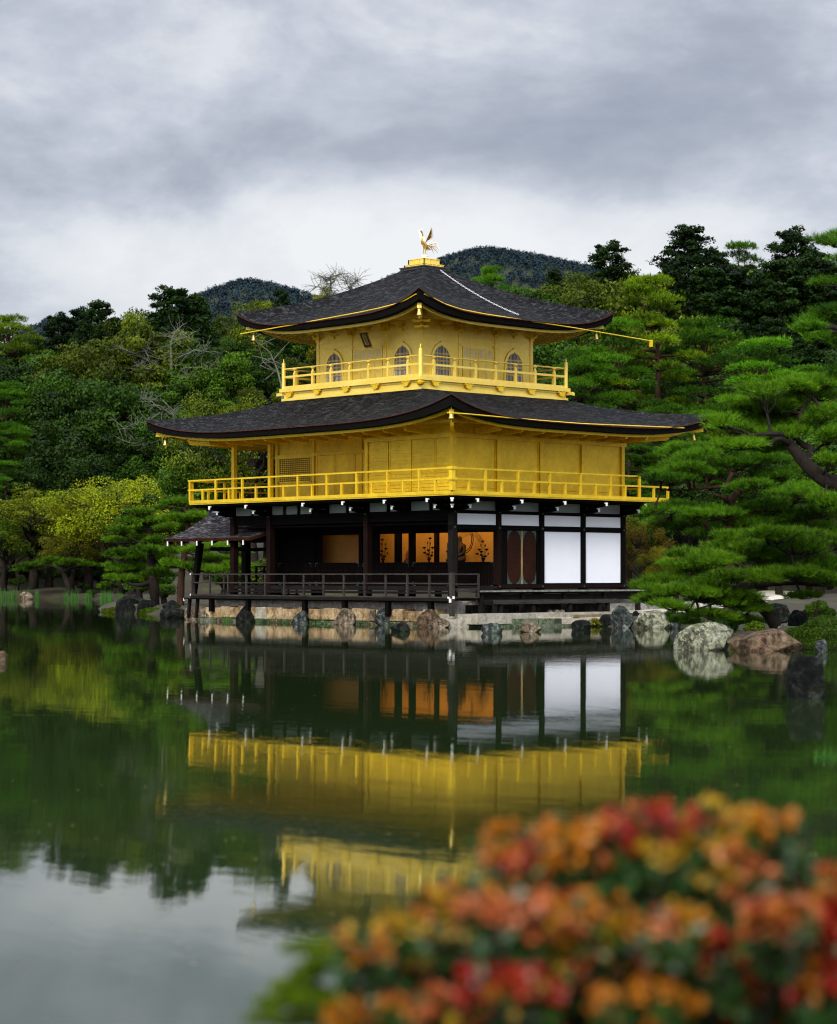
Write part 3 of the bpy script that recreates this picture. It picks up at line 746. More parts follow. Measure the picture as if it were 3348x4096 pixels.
def panel_doors(o, s_, d):
    up = Vector((0, 0, 1)); fr = MB()
    for k in range(4):
        x0 = -0.78 + k * 0.39; x1 = x0 + 0.375
        def Q(x, z, e=0.03): return o + s_ * x + up * z + d * e
        lf = MB(); lf.prism([Q(x0, 0), Q(x1, 0), Q(x1, 1.17), Q(x0, 1.17)], d * 0.02)
        for x_ in (x0 + 0.02, x1 - 0.02): lf.bar(Q(x_, 0, 0.055), Q(x_, 1.17, 0.055), 0.035, 0.012, up=tuple(d))
        for z_ in (0.02, 0.36, 0.40, 0.66, 0.70, 0.745, 0.79, 0.835, 1.15): lf.bar(Q(x0, z_, 0.055), Q(x1, z_, 0.055), 0.014, 0.028)
        l_ = lf.build('door_leaf', GOLD3, pav)
        g = MB()
        for j in range(5): x_ = lerp(x0 + 0.06, x1 - 0.06, j / 4); g.bar(Q(x_, 0.85, 0.055), Q(x_, 1.14, 0.055), 0.018, 0.01, up=tuple(d))
        for z_ in (0.93, 1.06): g.bar(Q(x0 + .04, z_, 0.058), Q(x1 - .04, z_, 0.058), 0.01, 0.016)
        g.build('lattice', GOLD3, l_)
        g = MB(); g.prism([Q(x0 + .04, .85, .0505), Q(x1 - .04, .85, .0505), Q(x1 - .04, 1.14, .0505), Q(x0 + .04, 1.14, .0505)], d * 0.001); g.build('lattice_paper', SHOJI_GREY, l_)
    for x_ in (-0.86, 0.86):
        m = MB(); m.bar(o + s_ * x_ + d * .05, o + s_ * x_ + d * .05 + up * 1.25, 0.05, 0.05); m.bar(o + s_ * (x_ - .09) + d * .07 + up * 1.27, o + s_ * (x_ + .09) + d * .07 + up * 1.27, 0.09, 0.10); m.build('door_jamb', GOLD3, pav)
    m = MB(); m.bar(o - s_ * .80 + d * .04 + up * 1.20, o + s_ * .80 + d * .04 + up * 1.20, .05, .05); m.build('door_head', GOLD3, pav)
panel_doors(Vector((cx3, Y3a, 8.60)), Vector((1, 0, 0)), Vector((0, -1, 0)))
panel_doors(Vector((X3b, cy3, 8.60)), Vector((0, 1, 0)), Vector((1, 0, 0)))
# balcony railing with capped corner posts and lotus-topped balusters
def balcony(a, b):
    a = Vector((*a, 0)); b = Vector((*b, 0)); d = (b - a).normalized(); r_ = MB()
    r_.tube([a + Vector((0, 0, 9.24)), b + Vector((0, 0, 9.24))], 0.028, 8)
    r_.bar(a + Vector((0, 0, 8.95)), b + Vector((0, 0, 8.95)), 0.05, 0.075); r_.bar(a + Vector((0, 0, 8.565)), b + Vector((0, 0, 8.565)), 0.08, 0.09)
    ro = r_.build('balcony_railing', GOLD3, pav)
    n = 7
    for k in range(n):
        p = a.lerp(b, (k + 0.62) / (n + 0.24)); m = MB()
        m.box((p.x - 0.045, p.y - 0.045, ZF3), (p.x + 0.045, p.y + 0.045, 9.07)); m.lathe((p.x, p.y, 9.05), [(0.045, 0), (0.05, 0.05), (0.03, 0.08), (0.035, 0.10), (0.085, 0.15), (0.08, 0.165)], 8)
        m.build('baluster', GOLD3, ro)
cs = [(Lx + 0.1, Sy + 0.1), (Rx - 0.1, Sy + 0.1), (Rx - 0.1, Ny - 0.1), (Lx + 0.1, Ny - 0.1)]
for k in range(4):
    balcony(cs[k], cs[(k + 1) % 4])
    m = MB(); m.lathe((*cs[k], ZF3 - 0.1), [(0.075, 0), (0.075, 0.88), (0.085, 0.885), (0.085, 0.91), (0.07, 0.92), (0.07, 0.99), (0.075, 1.0), (0.055, 1.05), (0.02, 1.09), (0.03, 1.11), (0.018, 1.15), (0.004, 1.22)], 12)
    m.build('corner_post', GOLD3, pav, smooth=False)
# tilted name board under the south eave
pc = on_south(1465, 1358, Y3a - 0.62)
pl = empty('name_plaque', pc, 'tilted black name board with gilt characters and carved frame under the upper eave', 'plaque')
def PB(x, z, e=0): 
    tl = R(28); x *= .72; z *= .72; return pc + Vector((x, 0, 0)) + Vector((0, -math.sin(tl), math.cos(tl))) * z + Vector((0, -math.cos(tl), -math.sin(tl))) * e
def quadp(mb, x0, x1, z0_, z1_, e0, e1):
    mb.prism([PB(x0, z0_, e0), PB(x1, z0_, e0), PB(x1, z1_, e0), PB(x0, z1_, e0)], PB(0, 0, e1) - PB(0, 0, e0))
m = MB(); quadp(m, -0.26, 0.26, -0.37, 0.37, 0, 0.03); m.build('board', BLACK, pl)
m = MB()
for (x0, x1, z0_, z1_) in ((-.14, -.125, -.27, .30), (.125, .14, -.27, .30), (-.14, .14, .285, .30), (-.14, .14, -.27, -.255), (-.27, -.25, -.38, .38), (.25, .27, -.38, .38), (-.27, .27, .36, .38), (-.27, .27, -.38, -.36)): quadp(m, x0, x1, z0_, z1_, 0.03, 0.045)
for k in range(6): quadp(m, -.24 + k * .09, -.20 + k * .09, -.43 - .02 * (k % 2), -.36, 0.0, 0.04)
m.build('frame', BRONZE, pl)
m = MB(); quadp(m, -.122, .122, -.253, .283, 0.0305, 0.034); m.build('inner_panel', simple('faded_gilt_panel', (0.55, 0.42, 0.16), 0.5), pl)
tcu = bpy.data.curves.new('characters', 'FONT'); tcu.body = '\u7a76\n\u7adf\n\u9802'; tcu.size = 0.20; tcu.align_x = 'CENTER'; tcu.space_line = 0.82; tcu.extrude = 0.003
to = bpy.data.objects.new('characters_text', tcu); COL.objects.link(to)
bpy.context.view_layer.update()
me = bpy.data.meshes.new_from_object(to.evaluated_get(bpy.context.evaluated_depsgraph_get()))
bpy.data.objects.remove(to)
if len(me.vertices):
    co = np.zeros(len(me.vertices) * 3, dtype=np.float32); me.vertices.foreach_get('co', co); co = co.reshape(-1, 3)
    ymid = (co[:, 1].max() + co[:, 1].min()) / 2; xm = (co[:, 0].max() + co[:, 0].min()) / 2
    new = [PB(float(c[0] - xm), float(c[1] - ymid) + 0.015, 0.036 + float(c[2])) - pc for c in co]
    me.vertices.foreach_set('co', np.array([tuple(v) for v in new], dtype=np.float32).ravel())
    me.materials.clear(); me.materials.append(BLACK); me.update()
    o = bpy.data.objects.new('characters', me); COL.objects.link(o); o.parent = pl

# gutters: straight gilded channels under the eaves
def gutter(name, pts, parent):
    m = MB(); m.tube(pts, 0.022, 8); e = Vector(pts[-1]); m.box((e.x - .05, e.y - .05, e.z - .22), (e.x + .05, e.y + .05, e.z + .04)) if name == 'long' else None
    m.build('gutter', GOLD, parent)
Xg = X3b + E3 - 0.03; Yg = Y3a - E3 + 0.03
gutter('long', [on_east(px_, py_, Xg) for px_, py_ in ((1697, 1176), (1740, 1196), (1782, 1217), (1850, 1239), (1937, 1256), (2300, 1312), (2604, 1364))], upr_o)
gutter('x', [on_south(px_, py_, Yg) for px_, py_ in ((1665, 1176), (1625, 1199), (1585, 1215), (1520, 1232), (1450, 1247), (1200, 1294), (962, 1336))], upr_o)
gutter('x', [on_east(px_, py_, E2 - 0.02) for px_, py_ in ((1790, 1651), (1860, 1655), (1990, 1667), (2160, 1682), (2325, 1695), (2736, 1712))], low_o)

# ridge-side chain
def roof_point_east(rf, px_, py_):
    best = None
    for i in range(81):
        for j in range(81):
            v = rf.pt(1, i / 40 - 1, j / 80); r_, d_ = rd(v.x, v.y)
            e = abs(HX + FPX * r_ / d_ - px_) + abs(HY - FPX * (v.z - CZ) / d_ - py_)
            if best is None or e < best[0]: best = (e, v)
    return best[1]
ca, cb = roof_point_east(upr, 1762, 1087), roof_point_east(upr, 2070, 1262)
chain = empty('roof_chain', ca, 'pale metal chain lying down the east slope of the upper roof', 'chain')
m = MB(); prev = None
for side_k in range(61):
    px_ = lerp(1762, 2070, side_k / 60); py_ = lerp(1087, 1262, side_k / 60)
    f = side_k / 60; v = ca.lerp(cb, f)
    # drop on to the roof surface
    bestz = None
    for j in range(60):
        t_ = j / 59; c = upr.pt(1, 0, t_)
        if bestz is None or abs(c.x - v.x) < bestz[0]: bestz = (abs(c.x - v.x), t_)
    t_ = bestz[1]; a_ = upr.pt(1, -1, t_).y; b_ = upr.pt(1, 1, t_).y; q = 2 * (v.y - a_) / (b_ - a_) - 1
    v = upr.pt(1, max(-1, min(1, q)), t_) + Vector((0.02, 0, 0.035))
    if prev is not None:
        d = (v - prev); c = (v + prev) / 2; L = d.length * 0.62; d.normalize(); s_ = d.cross(Vector((0, 0, 1))).normalized(); u_ = s_.cross(d)
        wd = s_ if side_k % 2 else u_
        ring = [c + d * math.cos(2 * math.pi * k / 8) * L + wd * math.sin(2 * math.pi * k / 8) * 0.022 for k in range(9)]
        m.tube(ring, 0.006, 4, caps=False)
    prev = v
m.build('links', STEEL, chain)

# hanging bells
bell_proto = None
def bell(px_, py_, xy, lab):
    global bell_proto
    r_, d_ = rd(*xy); z_ = CZ + (HY - py_) * d_ / FPX
    if bell_proto is None:
        b_ = empty('wind_bell', (*xy, z_), lab, 'bell', 'wind bells under the eave corners')
        m = MB(); m.lathe((*xy, z_ - 0.16), [(0.085, 0), (0.09, 0.02), (0.07, 0.07), (0.055, 0.15), (0.05, 0.20), (0.02, 0.23)], 12); m.build('bell_body', BELLM, b_, smooth=False)
        m = MB(); m.tube([(*xy, z_ + 0.06), (*xy, z_ + 0.22)], 0.012, 6); m.lathe((*xy, z_ + .05), [(0.02, 0), (0.03, .02), (0.02, .04)], 8); m.build('hanger', BRONZE, b_)
        m = MB(); m.tube([(*xy, z_ - 0.12), (*xy, z_ - 0.22)], 0.008, 5); m.box((xy[0] - .03, xy[1] - .004, z_ - .27), (xy[0] + .03, xy[1] + .004, z_ - .21)); m.build('clapper', BRONZE, b_)
        bell_proto = b_; return
    c = bell_proto.copy(); COL.objects.link(c); c.location = (*xy, z_); c['label'] = lab
    for ch in bell_proto.children: q = ch.copy(); COL.objects.link(q); q.parent = c
e2, e3 = E2 - 0.55, E3 - 0.5
bell(0, 1765, (-U - e2, -e2), 'gilt wind bell under the left corner of the lower roof')
bell(0, 1745, (e2, V + e2), 'gilt wind bell under the right corner of the lower roof')
bell(0, 1655, (e2 + .35, -e2 - .35), 'gilt wind bell at the front corner of the lower roof')
bell(0, 1346, (X3a - e3, Y3a - e3), 'gilt wind bell under the left corner of the upper roof')
bell(0, 1341, (X3b + e3, Y3b + e3), 'gilt wind bell under the right corner of the upper roof')
bell(0, 1242, (X3b + e3 + .3, Y3a - e3 - .3), 'gilt wind bell at the front corner of the upper roof')

# ------------------------------------------------------------------ ground storey
ZFL = 1.30
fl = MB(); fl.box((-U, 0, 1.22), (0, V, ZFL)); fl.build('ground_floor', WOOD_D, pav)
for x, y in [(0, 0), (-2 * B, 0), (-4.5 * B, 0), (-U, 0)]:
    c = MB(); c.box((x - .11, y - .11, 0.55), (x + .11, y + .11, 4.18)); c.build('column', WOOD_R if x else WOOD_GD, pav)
for k in range(1, 5): col(0, k * B, 0.6, 4.18, 0.20, WOOD_D if k != 1 else WOOD_R)
for x in (-B, -2 * B, -3.25 * B, -4.5 * B, -U): col(x, B, 0.6, 4.18, 0.19, WOOD_D)
for y in (2 * B, 3 * B, V): col(-U, y, 0.6, 4.18, 0.2, WOOD_D)
for x in (-2 * B, -4.5 * B): col(x, V, 0.6, 4.18, 0.2, WOOD_D)
# horizontal beams all round
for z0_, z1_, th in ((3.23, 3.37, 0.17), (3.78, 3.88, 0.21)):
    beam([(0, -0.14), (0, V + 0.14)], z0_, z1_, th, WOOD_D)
    if z0_ > 3.5:
        beam([(-0.11, 0), (-2 * B, 0), (-4.5 * B, 0), (-U - 0.15, 0)], z0_, z1_, th, WOOD_D); beam([(-U, 0.11), (-U, V)], z0_, z1_, th, WOOD_D)
beam([(-0.1, 0.0), (-U, 0.0)], 3.52, 3.779, 0.08, WOOD_D, 'head_board')
beam([(0, B - 0.1), (0, V + 0.13)], 1.25, 1.375, 0.24, WOOD_R, 'sill_beam')
beam([(0, -0.1), (0, B - 0.1)], 1.22, 1.33, 0.22, WOOD_GD, 'sill_beam')
beam([(-0.1, 0), (-U, 0)], 1.17, 1.32, 0.20, WOOD_GD, 'sill_beam')
# plaster: strip under the deck, small lights, two large panels
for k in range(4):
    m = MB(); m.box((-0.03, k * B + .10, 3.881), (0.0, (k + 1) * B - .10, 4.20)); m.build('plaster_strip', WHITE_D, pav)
    m = MB(); m.box((-0.02, k * B + .115, 3.395), (0.035, (k + 1) * B - .115, 3.765)); m.build('white_transom', WHITE, pav)
for k in (2, 3):
    m = MB(); m.box((-0.02, k * B + .115, 1.42), (0.035, (k + 1) * B - .115, 3.205)); m.build('white_panel', WHITE, pav)
    m = MB()
    for y_ in (k * B + .107, (k + 1) * B - .107): m.box((-.03, y_ - .008, 1.38), (.045, y_ + .008, 3.225))
    for z_ in (1.397, 3.217): m.box((-.03, k * B + .1, z_ - .012), (.045, (k + 1) * B - .1, z_ + .012))
    m.build('panel_frame', WOOD_D, pav)
xs = [0, -B, -2 * B, -3 * B, -3.75 * B, -4.5 * B, -U]
for a, b in zip(xs, xs[1:]):
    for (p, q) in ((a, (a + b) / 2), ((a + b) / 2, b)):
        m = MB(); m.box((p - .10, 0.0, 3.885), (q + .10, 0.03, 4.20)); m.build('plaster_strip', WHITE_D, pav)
# two-leaf doors with green bronze corner fittings in the second bay of the east face
y0 = B + 0.36; dw = 0.66
for k in range(2):
    ya, yb = B + 0.46 + k * (dw + 0.09), B + 0.46 + k * (dw + 0.09) + dw
    m = MB(); m.box((-0.04, ya, 1.39), (0.02, yb, 3.22)); d_ = m.build('door_leaf', DOORW, pav)
    for (yc, zc, sy, sz) in ((ya, 1.39, 1, 1), (yb, 1.39, -1, 1), (ya, 3.22, 1, -1), (yb, 3.22, -1, -1)):
        h = MB(); pts = [Vector((0.021, yc, zc)), Vector((0.021, yc + sy * 0.24, zc))]
        for j in range(1, 8):
            a = j / 8 * math.pi / 2; rr = 1.0 + 0.05 * (j % 2)
            pts.append(Vector((0.021, yc + sy * (0.27 - 0.24 * math.sin(a) * rr), zc + sz * (0.34 - 0.31 * math.cos(a) * rr))))
        pts.append(Vector((0.021, yc, zc + sz * 0.42)))
        h.prism(pts, (0.012, 0, 0)); h.build('corner_fitting', PATINA, d_)
m = MB(); m.box((-0.02, B + 0.46 + dw + 0.02, 1.39), (0.04, B + 0.46 + dw + 0.07, 3.22)); m.build('door_batten', simple('yellow_worn_timber', (0.30, 0.19, 0.07), 0.7, var=0.4), pav)
for (ya, yb) in ((B + 0.10, B + 0.42), (B + 1.91, 2 * B - 0.1)):
    m = MB(); m.box((-0.05, ya, 1.38), (0.03, yb, 3.225)); m.build('door_jamb', WOOD_D, pav)
m = MB()
for y_ in (B, 2 * B, 3 * B, V):
    for z_ in (3.83, 3.30, 1.31): m.lathe((0.0, y_ + 0.0, z_), [(0.01, 0), (0.01, 0.01)], 6)
studs = MB()
for y_ in (0.0, B, 2 * B, 3 * B, V):
    for z_ in (3.83, 3.30, 1.31):
        if y_ == 0 and z_ < 2: continue
        studs = MB(); studs.tube([(0.10, y_, z_), (0.125, y_, z_)], 0.035, 8); studs.build('bronze_stud', PATINA, pav)
for x_ in (0, -2 * B, -4.5 * B, -U):
    studs = MB(); studs.tube([(x_, -0.10, 3.83), (x_, -0.125, 3.83)], 0.035, 8); studs.build('bronze_stud', PATINA, pav)
# deck brackets with white tips
def deck_bracket(x, y, dx, dy):
    d = Vector((dx, dy, 0)).normalized(); s_ = Vector((-d.y, d.x, 0)); o = Vector((x, y, 0)); k = 1.0 if dx == 0 or dy == 0 else 1.36
    m = MB(); w_ = 0.11
    for (z_, L) in ((3.96, 0.80), (4.15, 1.16)):
        prof = [(0, 0.06), (L * k, 0.06), (L * k, -0.03), (L * k - 0.06, -0.05), (L * k * 0.6, -0.10), (0, -0.12)]
        m.prism([o + d * a + Vector((0, 0, z_ + b)) - s_ * w_ / 2 for a, b in prof], s_ * w_)
        for L2 in ([0.55] if L < 1 else [0.55, 0.95]):
            q = o + d * (L2 * k); m.bar(q - s_ * .26 + Vector((0, 0, z_ + .06)), q + s_ * .26 + Vector((0, 0, z_ + .06)), 0.08, 0.07)
    b_ = m.build('deck_bracket', WOOD_D, pav)
    for (z_, L) in ((3.99, 0.80), (4.18, 1.16)):
        t_ = MB()
        e = o + d * (L * k); t_.bar(e + Vector((0, 0, z_ - .03)), e + d * 0.025 + Vector((0, 0, z_ - .03)), 0.08, 0.085)
        t_.bar(e - d * .04 + Vector((0, 0, z_ + .03)), e + d * .012 + Vector((0, 0, z_ + .03)), 0.12, 0.04); t_.build('white_tip', TIP, b_)
for k in range(1, 5): deck_bracket(0, k * B, 1, 0)
for k in (1, 2, 3, 4.5, 5.5): deck_bracket(-k * B, 0, 0, -1)
deck_bracket(0, 0, 1, -1)
deck_bracket(0, 0.02, 1, 0); deck_bracket(-0.02, 0, 0, -1); deck_bracket(-U, 0.05, -1, 0)
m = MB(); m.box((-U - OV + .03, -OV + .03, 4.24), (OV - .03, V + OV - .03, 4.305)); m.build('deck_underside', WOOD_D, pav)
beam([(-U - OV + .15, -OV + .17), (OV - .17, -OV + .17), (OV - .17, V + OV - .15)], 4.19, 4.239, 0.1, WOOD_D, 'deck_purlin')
# inner (recessed) wall of the veranda with half-height lattice panels and openings into the lit room
PZ = 2.15
def lattice_panel(xa, xb):
    m = MB(); m.box((xa, B - .05, ZFL), (xb, B - .02, PZ)); n = int(abs(xb - xa) / 0.13)
    p_ = m.build('lattice_panel', WOOD_D, pav); g = MB()
    for k in range(n + 1): x_ = lerp(xa, xb, k / n); g.box((x_ - .008, B - .065, ZFL), (x_ + .008, B - .0505, PZ))
    for k in range(7): z_ = lerp(ZFL + .02, PZ - .012, k / 6); g.box((xa, B - .069, z_ - .009), (xb, B - .051, z_ + .009))
    g.build('lattice_grid', WOOD_R, p_)
    h = MB()
    for x_, sx_ in ((xa, -1), (xb, 1)):
        for z_, sz in ((PZ, -1), (ZFL + .02, 1)):
            h.box((x_, B - .075, z_), (x_ + sx_ * .16, B - .07, z_ + sz * .03)); h.box((x_, B - .075, z_), (x_ + sx_ * .03, B - .07, z_ + sz * .16))
    h.build('bronze_corner', PATINA, p_)
for a, b in ((0, 1), (1, 2), (2, 3.25), (3.25, 4.5), (4.5, 5.5)): lattice_panel(-a * B - .10, -b * B + .10)
beam([(0, B), (-U, B)], 3.17, 3.30, 0.14, WOOD_D, 'lintel')
wall((0, B), (-U, B), 3.30, 4.2, 0.08, WOOD_D)
m = MB(); m.box((-4.30 * B, B - .03, PZ), (-U + .1, B + .02, 3.17)); m.build('closed_shutter', WOOD_D, pav)
m = MB(); m.box((-2.0 * B - 1.75 , B - .03, PZ), (-3.25 * B, B + .02, 3.17)); m.build('closed_shutter', WOOD_D, pav)
m = MB(); m.box((-U, 0.05, 3.42), (-0.1, B, 3.47)); m.build('veranda_ceiling', WOOD_D, pav)
m = MB(); m.box((-U + .05, B + .05, 3.88), (-0.1, V - .05, 3.92)); m.build('room_ceiling', WOOD_D, pav)
# lit room: ochre back walls
OCHRE = simple('ochre_gilt_wall', (0.62, 0.30, 0.045), 0.7, var=0.12, scale=2)
OCHRE_D = simple('dim_ochre_screen', (0.34, 0.155, 0.028), 0.75, var=0.12, scale=2)
YB = B + 1.65
m = MB(); m.box((-8.0, YB, ZFL), (-0.1, YB + .08, 3.9)); m.build('room_wall', OCHRE, pav)
m = MB(); m.box((-10.3, B + .60, ZFL), (-7.4, B + .64, 3.9)); m.build('room_screen', OCHRE_D, pav)
m = MB(); m.box((-8.04, B + .65, ZFL), (-7.99, YB, 3.9)); m.build('room_partition', WOOD_D, pav)
wall((-0.035, B + .1), (-0.035, V), ZFL, 3.9, 0.03, WOOD_D); wall((-U, V), (0, V), ZFL, 4.2, 0.06, WOOD_D); wall((-U, B), (-U, V), ZFL, 4.2, 0.06, WOOD_D)
for px_ in (1510, 1747):
    p = on_south(px_, 2200, B + 1.1); m = MB(); m.box((p.x - .07, p.y - .07, ZFL), (p.x + .07, p.y + .07, 3.35)); m.build('room_pillar', WOOD_R, pav)
pz_ = on_south(1593, 2200, B + 0.6); m = MB(); m.box((pz_.x - .10, pz_.y - .1, ZFL), (pz_.x + .10, pz_.y + .1, 3.35)); m.build('room_pillar', WOOD_D, pav)
m = MB(); m.box((-7.3, B + .25, 2.05), (-0.15, B + 1.3, 2.12)); m.box((-7.3, B + .26, ZFL), (-0.15, B + .30, 2.05)); m.build('altar_table', WOOD_D, pav)
for (nm, x_, y_, e_) in (('room_lamp', -0.9, B + .4, 19), ('room_lamp', -2.6, B + .4, 19), ('room_lamp', -4.4, B + .4, 19), ('room_lamp', -6.3, B + .4, 19), ('room_lamp', -8.8, B + 0.3, 1.6)):
    lm = bpy.data.lights.new(nm, 'POINT'); lm.energy = e_; lm.color = (1.0, 0.62, 0.22); lm.shadow_soft_size = 0.06
    lo2 = bpy.data.objects.new(nm, lm); COL.objects.link(lo2); lo2.location = (x_, y_, 3.74)

# lotus vases, candlestick, statues on the altar
def lotus(px_, yr, htop, lab, seed, D_=None):
    rnd = random.Random(seed); p = on_south(px_, 2250, B + 0.55); p.z = 2.121
    r_ = empty('lotus_vase', p, lab, 'vase', None)
    m = MB(); m.lathe(p, [(.06, 0), (.07, .02), (.035, .06), (.05, .10), (.085, .17), (.075, .175)], 10); m.build('vase', BRONZE_D, r_)
    st, fl_ = MB(), MB(); H_ = htop
    items = [(0, H_, 1), (-.10, H_ * .82, 0), (.09, H_ * .80, 0), (-.17, H_ * .62, 1), (.13, H_ * .62, 1), (-.05, H_ * .52, 1), (-.20, H_ * .42, 1), (.17, H_ * .42, 0), (-.06, H_ * .36, 1), (.10, H_ * .30, 1)]
    for dx, z_, big in items:
        q = p + Vector((dx * 1.2, rnd.uniform(-.05, .05), z_)); s0 = p + Vector((0, 0, .15))
        st.tube([s0, s0.lerp(q, .5) + Vector((dx * .15, 0, -.02)), q], .007, 5)
        fl_ = MB()
        if big: fl_.lathe(q, [(.01, -.04), (.055, -.01), (.065, .02), (.03, .035)], 8)
        else: fl_.lathe(q, [(.008, -.04), (.028, .0), (.004, .06)], 6)
        fl_.build('bloom', BRONZE_D, r_)
        fl_.build('bloom', BRONZE_D, r_)
    st.build('stems', BRONZE_D, r_)
BRONZE_D = simple('dark_bronze', (0.055, 0.028, 0.014), 0.45, 0.6, 0.3, 10)
lotus(1532, 0, .86, 'bronze lotus vase on the altar, leftmost of the three lotus vases', 1)
lotus(1716, 0, .88, 'bronze lotus vase on the altar between the pillar and the corner column', 2)
lotus(1933, 0, .74, 'bronze lotus vase on the altar right of the corner column', 3)
p = on_south(1791, 2250, B + .55); p.z = 2.121
cs_ = empty('candlestick', p, 'dark candlestick with candle on the altar beside the corner column', 'candlestick')
m = MB(); m.lathe(p, [(.09, 0), (.10, .03), (.05, .06), (.075, .12), (.03, .18), (.025, .36), (.075, .42), (.07, .44)], 10); m.build('stand', BRONZE_D, cs_)
m = MB(); m.lathe(p + Vector((0, 0, .44)), [(.028, 0), (.024, .27), (.005, .28)], 8); m.build('candle', simple('dark_red_wax', (.12, .02, .012), .5), cs_)

def skin_figure(name, loc, joints, edges, mat_, parent, sub=2):
    me = bpy.data.meshes.new(name); me.from_pydata([j[0] for j in joints], edges, [])
    o = bpy.data.objects.new(name, me); COL.objects.link(o)
    md = o.modifiers.new('skin', 'SKIN')
    for v, j in zip(me.skin_vertices[0].data, joints): v.radius = (j[1], j[2] if len(j) > 2 else j[1])
    me.skin_vertices[0].data[0].use_root = True
    sb = o.modifiers.new('sub', 'SUBSURF'); sb.levels = sb.render_levels = sub
    me.materials.append(mat_); o.parent = parent
    return o
def seated(lab, p, mat_, sc, halo, hat=False):
    r_ = empty('seated_statue', p, lab, 'statue')
    J = [((0, 0, .12), .17), ((0, 0, .32), .15), ((0, 0, .50), .16), ((0, 0, .60), .055), ((0, 0, .70), .085), ((0, 0, .78), .06),
         ((-.19, 0, .49), .065), ((-.25, -.06, .28), .05), ((-.06, -.20, .19), .035), ((.19, 0, .49), .065), ((.25, -.06, .28), .05), ((.06, -.20, .19), .035),
         ((-.28, -.10, .09), .095), ((.05, -.24, .07), .06), ((.28, -.10, .09), .095), ((-.05, -.24, .07), .06)]
    J = [((a[0] * sc, a[1] * sc, a[2] * sc), r1 * sc) for a, r1 in J]
    E_ = [(0, 1), (1, 2), (2, 3), (3, 4), (4, 5), (2, 6), (6, 7), (7, 8), (2, 9), (9, 10), (10, 11), (0, 12), (12, 13), (0, 14), (14, 15)]
    skin_figure('body', p, J, E_, mat_, r_)
    if halo:
        m = MB(); c = p + Vector((0, .16 * sc, .68 * sc))
        for rr in (.34, .40): m.tube([c + Vector((math.cos(a) * rr * sc, 0, math.sin(a) * rr * sc)) for a in [2 * math.pi * k / 28 for k in range(29)]], .014 * sc, 6, caps=False)
        m.tube([c + Vector((0, 0, -.38 * sc)), c + Vector((0, 0, -.7 * sc))], .03 * sc, 6)
        m.build('halo', BRONZE_D, r_)
    if hat:
        m = MB(); m.lathe(p + Vector((0, 0, .74 * sc)), [(.075 * sc, 0), (.08 * sc, .08 * sc), (.05 * sc, .22 * sc), (.01, .25 * sc)], 10); m.build('hat', mat_, r_)
p = on_south(1838, 2240, B + 1.0); p.z = 2.121
seated('dark seated statue with ringed halo beside the corner column', p, BRONZE_D, 1.22, True)
p = on_south(1645, 2240, B + 1.0); p.z = 2.121
seated('reddish seated robed statue with tall cap behind the inner pillar', p, simple('red_brown_lacquer', (0.22, 0.05, 0.02), .5, var=.4, scale=9), 0.88, False, True)

# veranda deck on the south side, railing and steps down to the stones
vd = MB(); vd.box((-U - 1.05, -OV + .02, 0.90), (OV - .02, -0.11, 0.965)); vd.build('veranda_floor', WOOD_GD, pav)
beam([(-U - 1.1, -OV + .03), (OV - .06, -OV + .03)], 0.84, 0.94, 0.12, WOOD_GD, 'edge_beam')
beam([(-U - .9, -OV + .20), (OV - .2, -OV + .20)], 0.79, 0.838, 0.10, WOOD_D, 'under_beam')
beam([(-U - .6, -.13), (0, -.13)], 1.06, 1.14, 0.05, WOOD_GD, 'riser_board')
for px_ in (847, 993, 1220, 1379, 1553, 1724):
    p = on_south(px_, 2400, -OV + .12); m = MB(); m.box((p.x - .08, p.y - .08, 0.35), (p.x + .08, p.y + .08, .86)); m.build('foot_post', WOOD_D, pav)
railing('veranda_railing', (OV, -OV), (-U - 1.02, -OV), 13, (1.73, 1.42, 0.965), 0.95, WOOD_G, pw=0.06, rw=0.055, rh=0.045, short=False, ext=0.08)
m = MB(); m.box((-U - 1.14, -OV - .03, 1.70), (-U - 1.09, -OV + .03, 1.76)); m.box((-U - 1.14, -OV - .03, .93), (-U - 1.09, -OV + .03, 1.0)); m.build('white_rail_end', TIP, pav)
railing('veranda_railing', (OV, -OV + .001), (OV, 0.05), 1, (1.728, 1.40, 1.24, 0.963), 0.95, WOOD_G, pw=0.06, rw=0.055, rh=0.045, short=False, ext=0.02)
railing('veranda_railing', (-U - 1.0, -OV + .06), (-U - 1.0, 0.3), 1, (1.725, 1.415, 0.96), 0.95, WOOD_G, pw=0.06, rw=0.055, rh=0.045, short=False, ext=0.02)
m = MB(); m.box((OV - .065, -OV - .065, 0.35), (OV + .065, -OV + .065, 1.78)); m.build('corner_post', WOOD_G, pav)
m = MB()
for (a_, z_) in (((OV - .04, -OV - .10, .80), (.08, .035, .13)), ((OV + .07, -OV - .05, .92), (.03, .08, .09)), ((OV - .11, -OV - .10, .93), (.07, .03, .06))):
    m.box(a_, tuple(a_[k] + z_[k] for k in range(3)))
m.build('white_rail_end', TIP, pav)
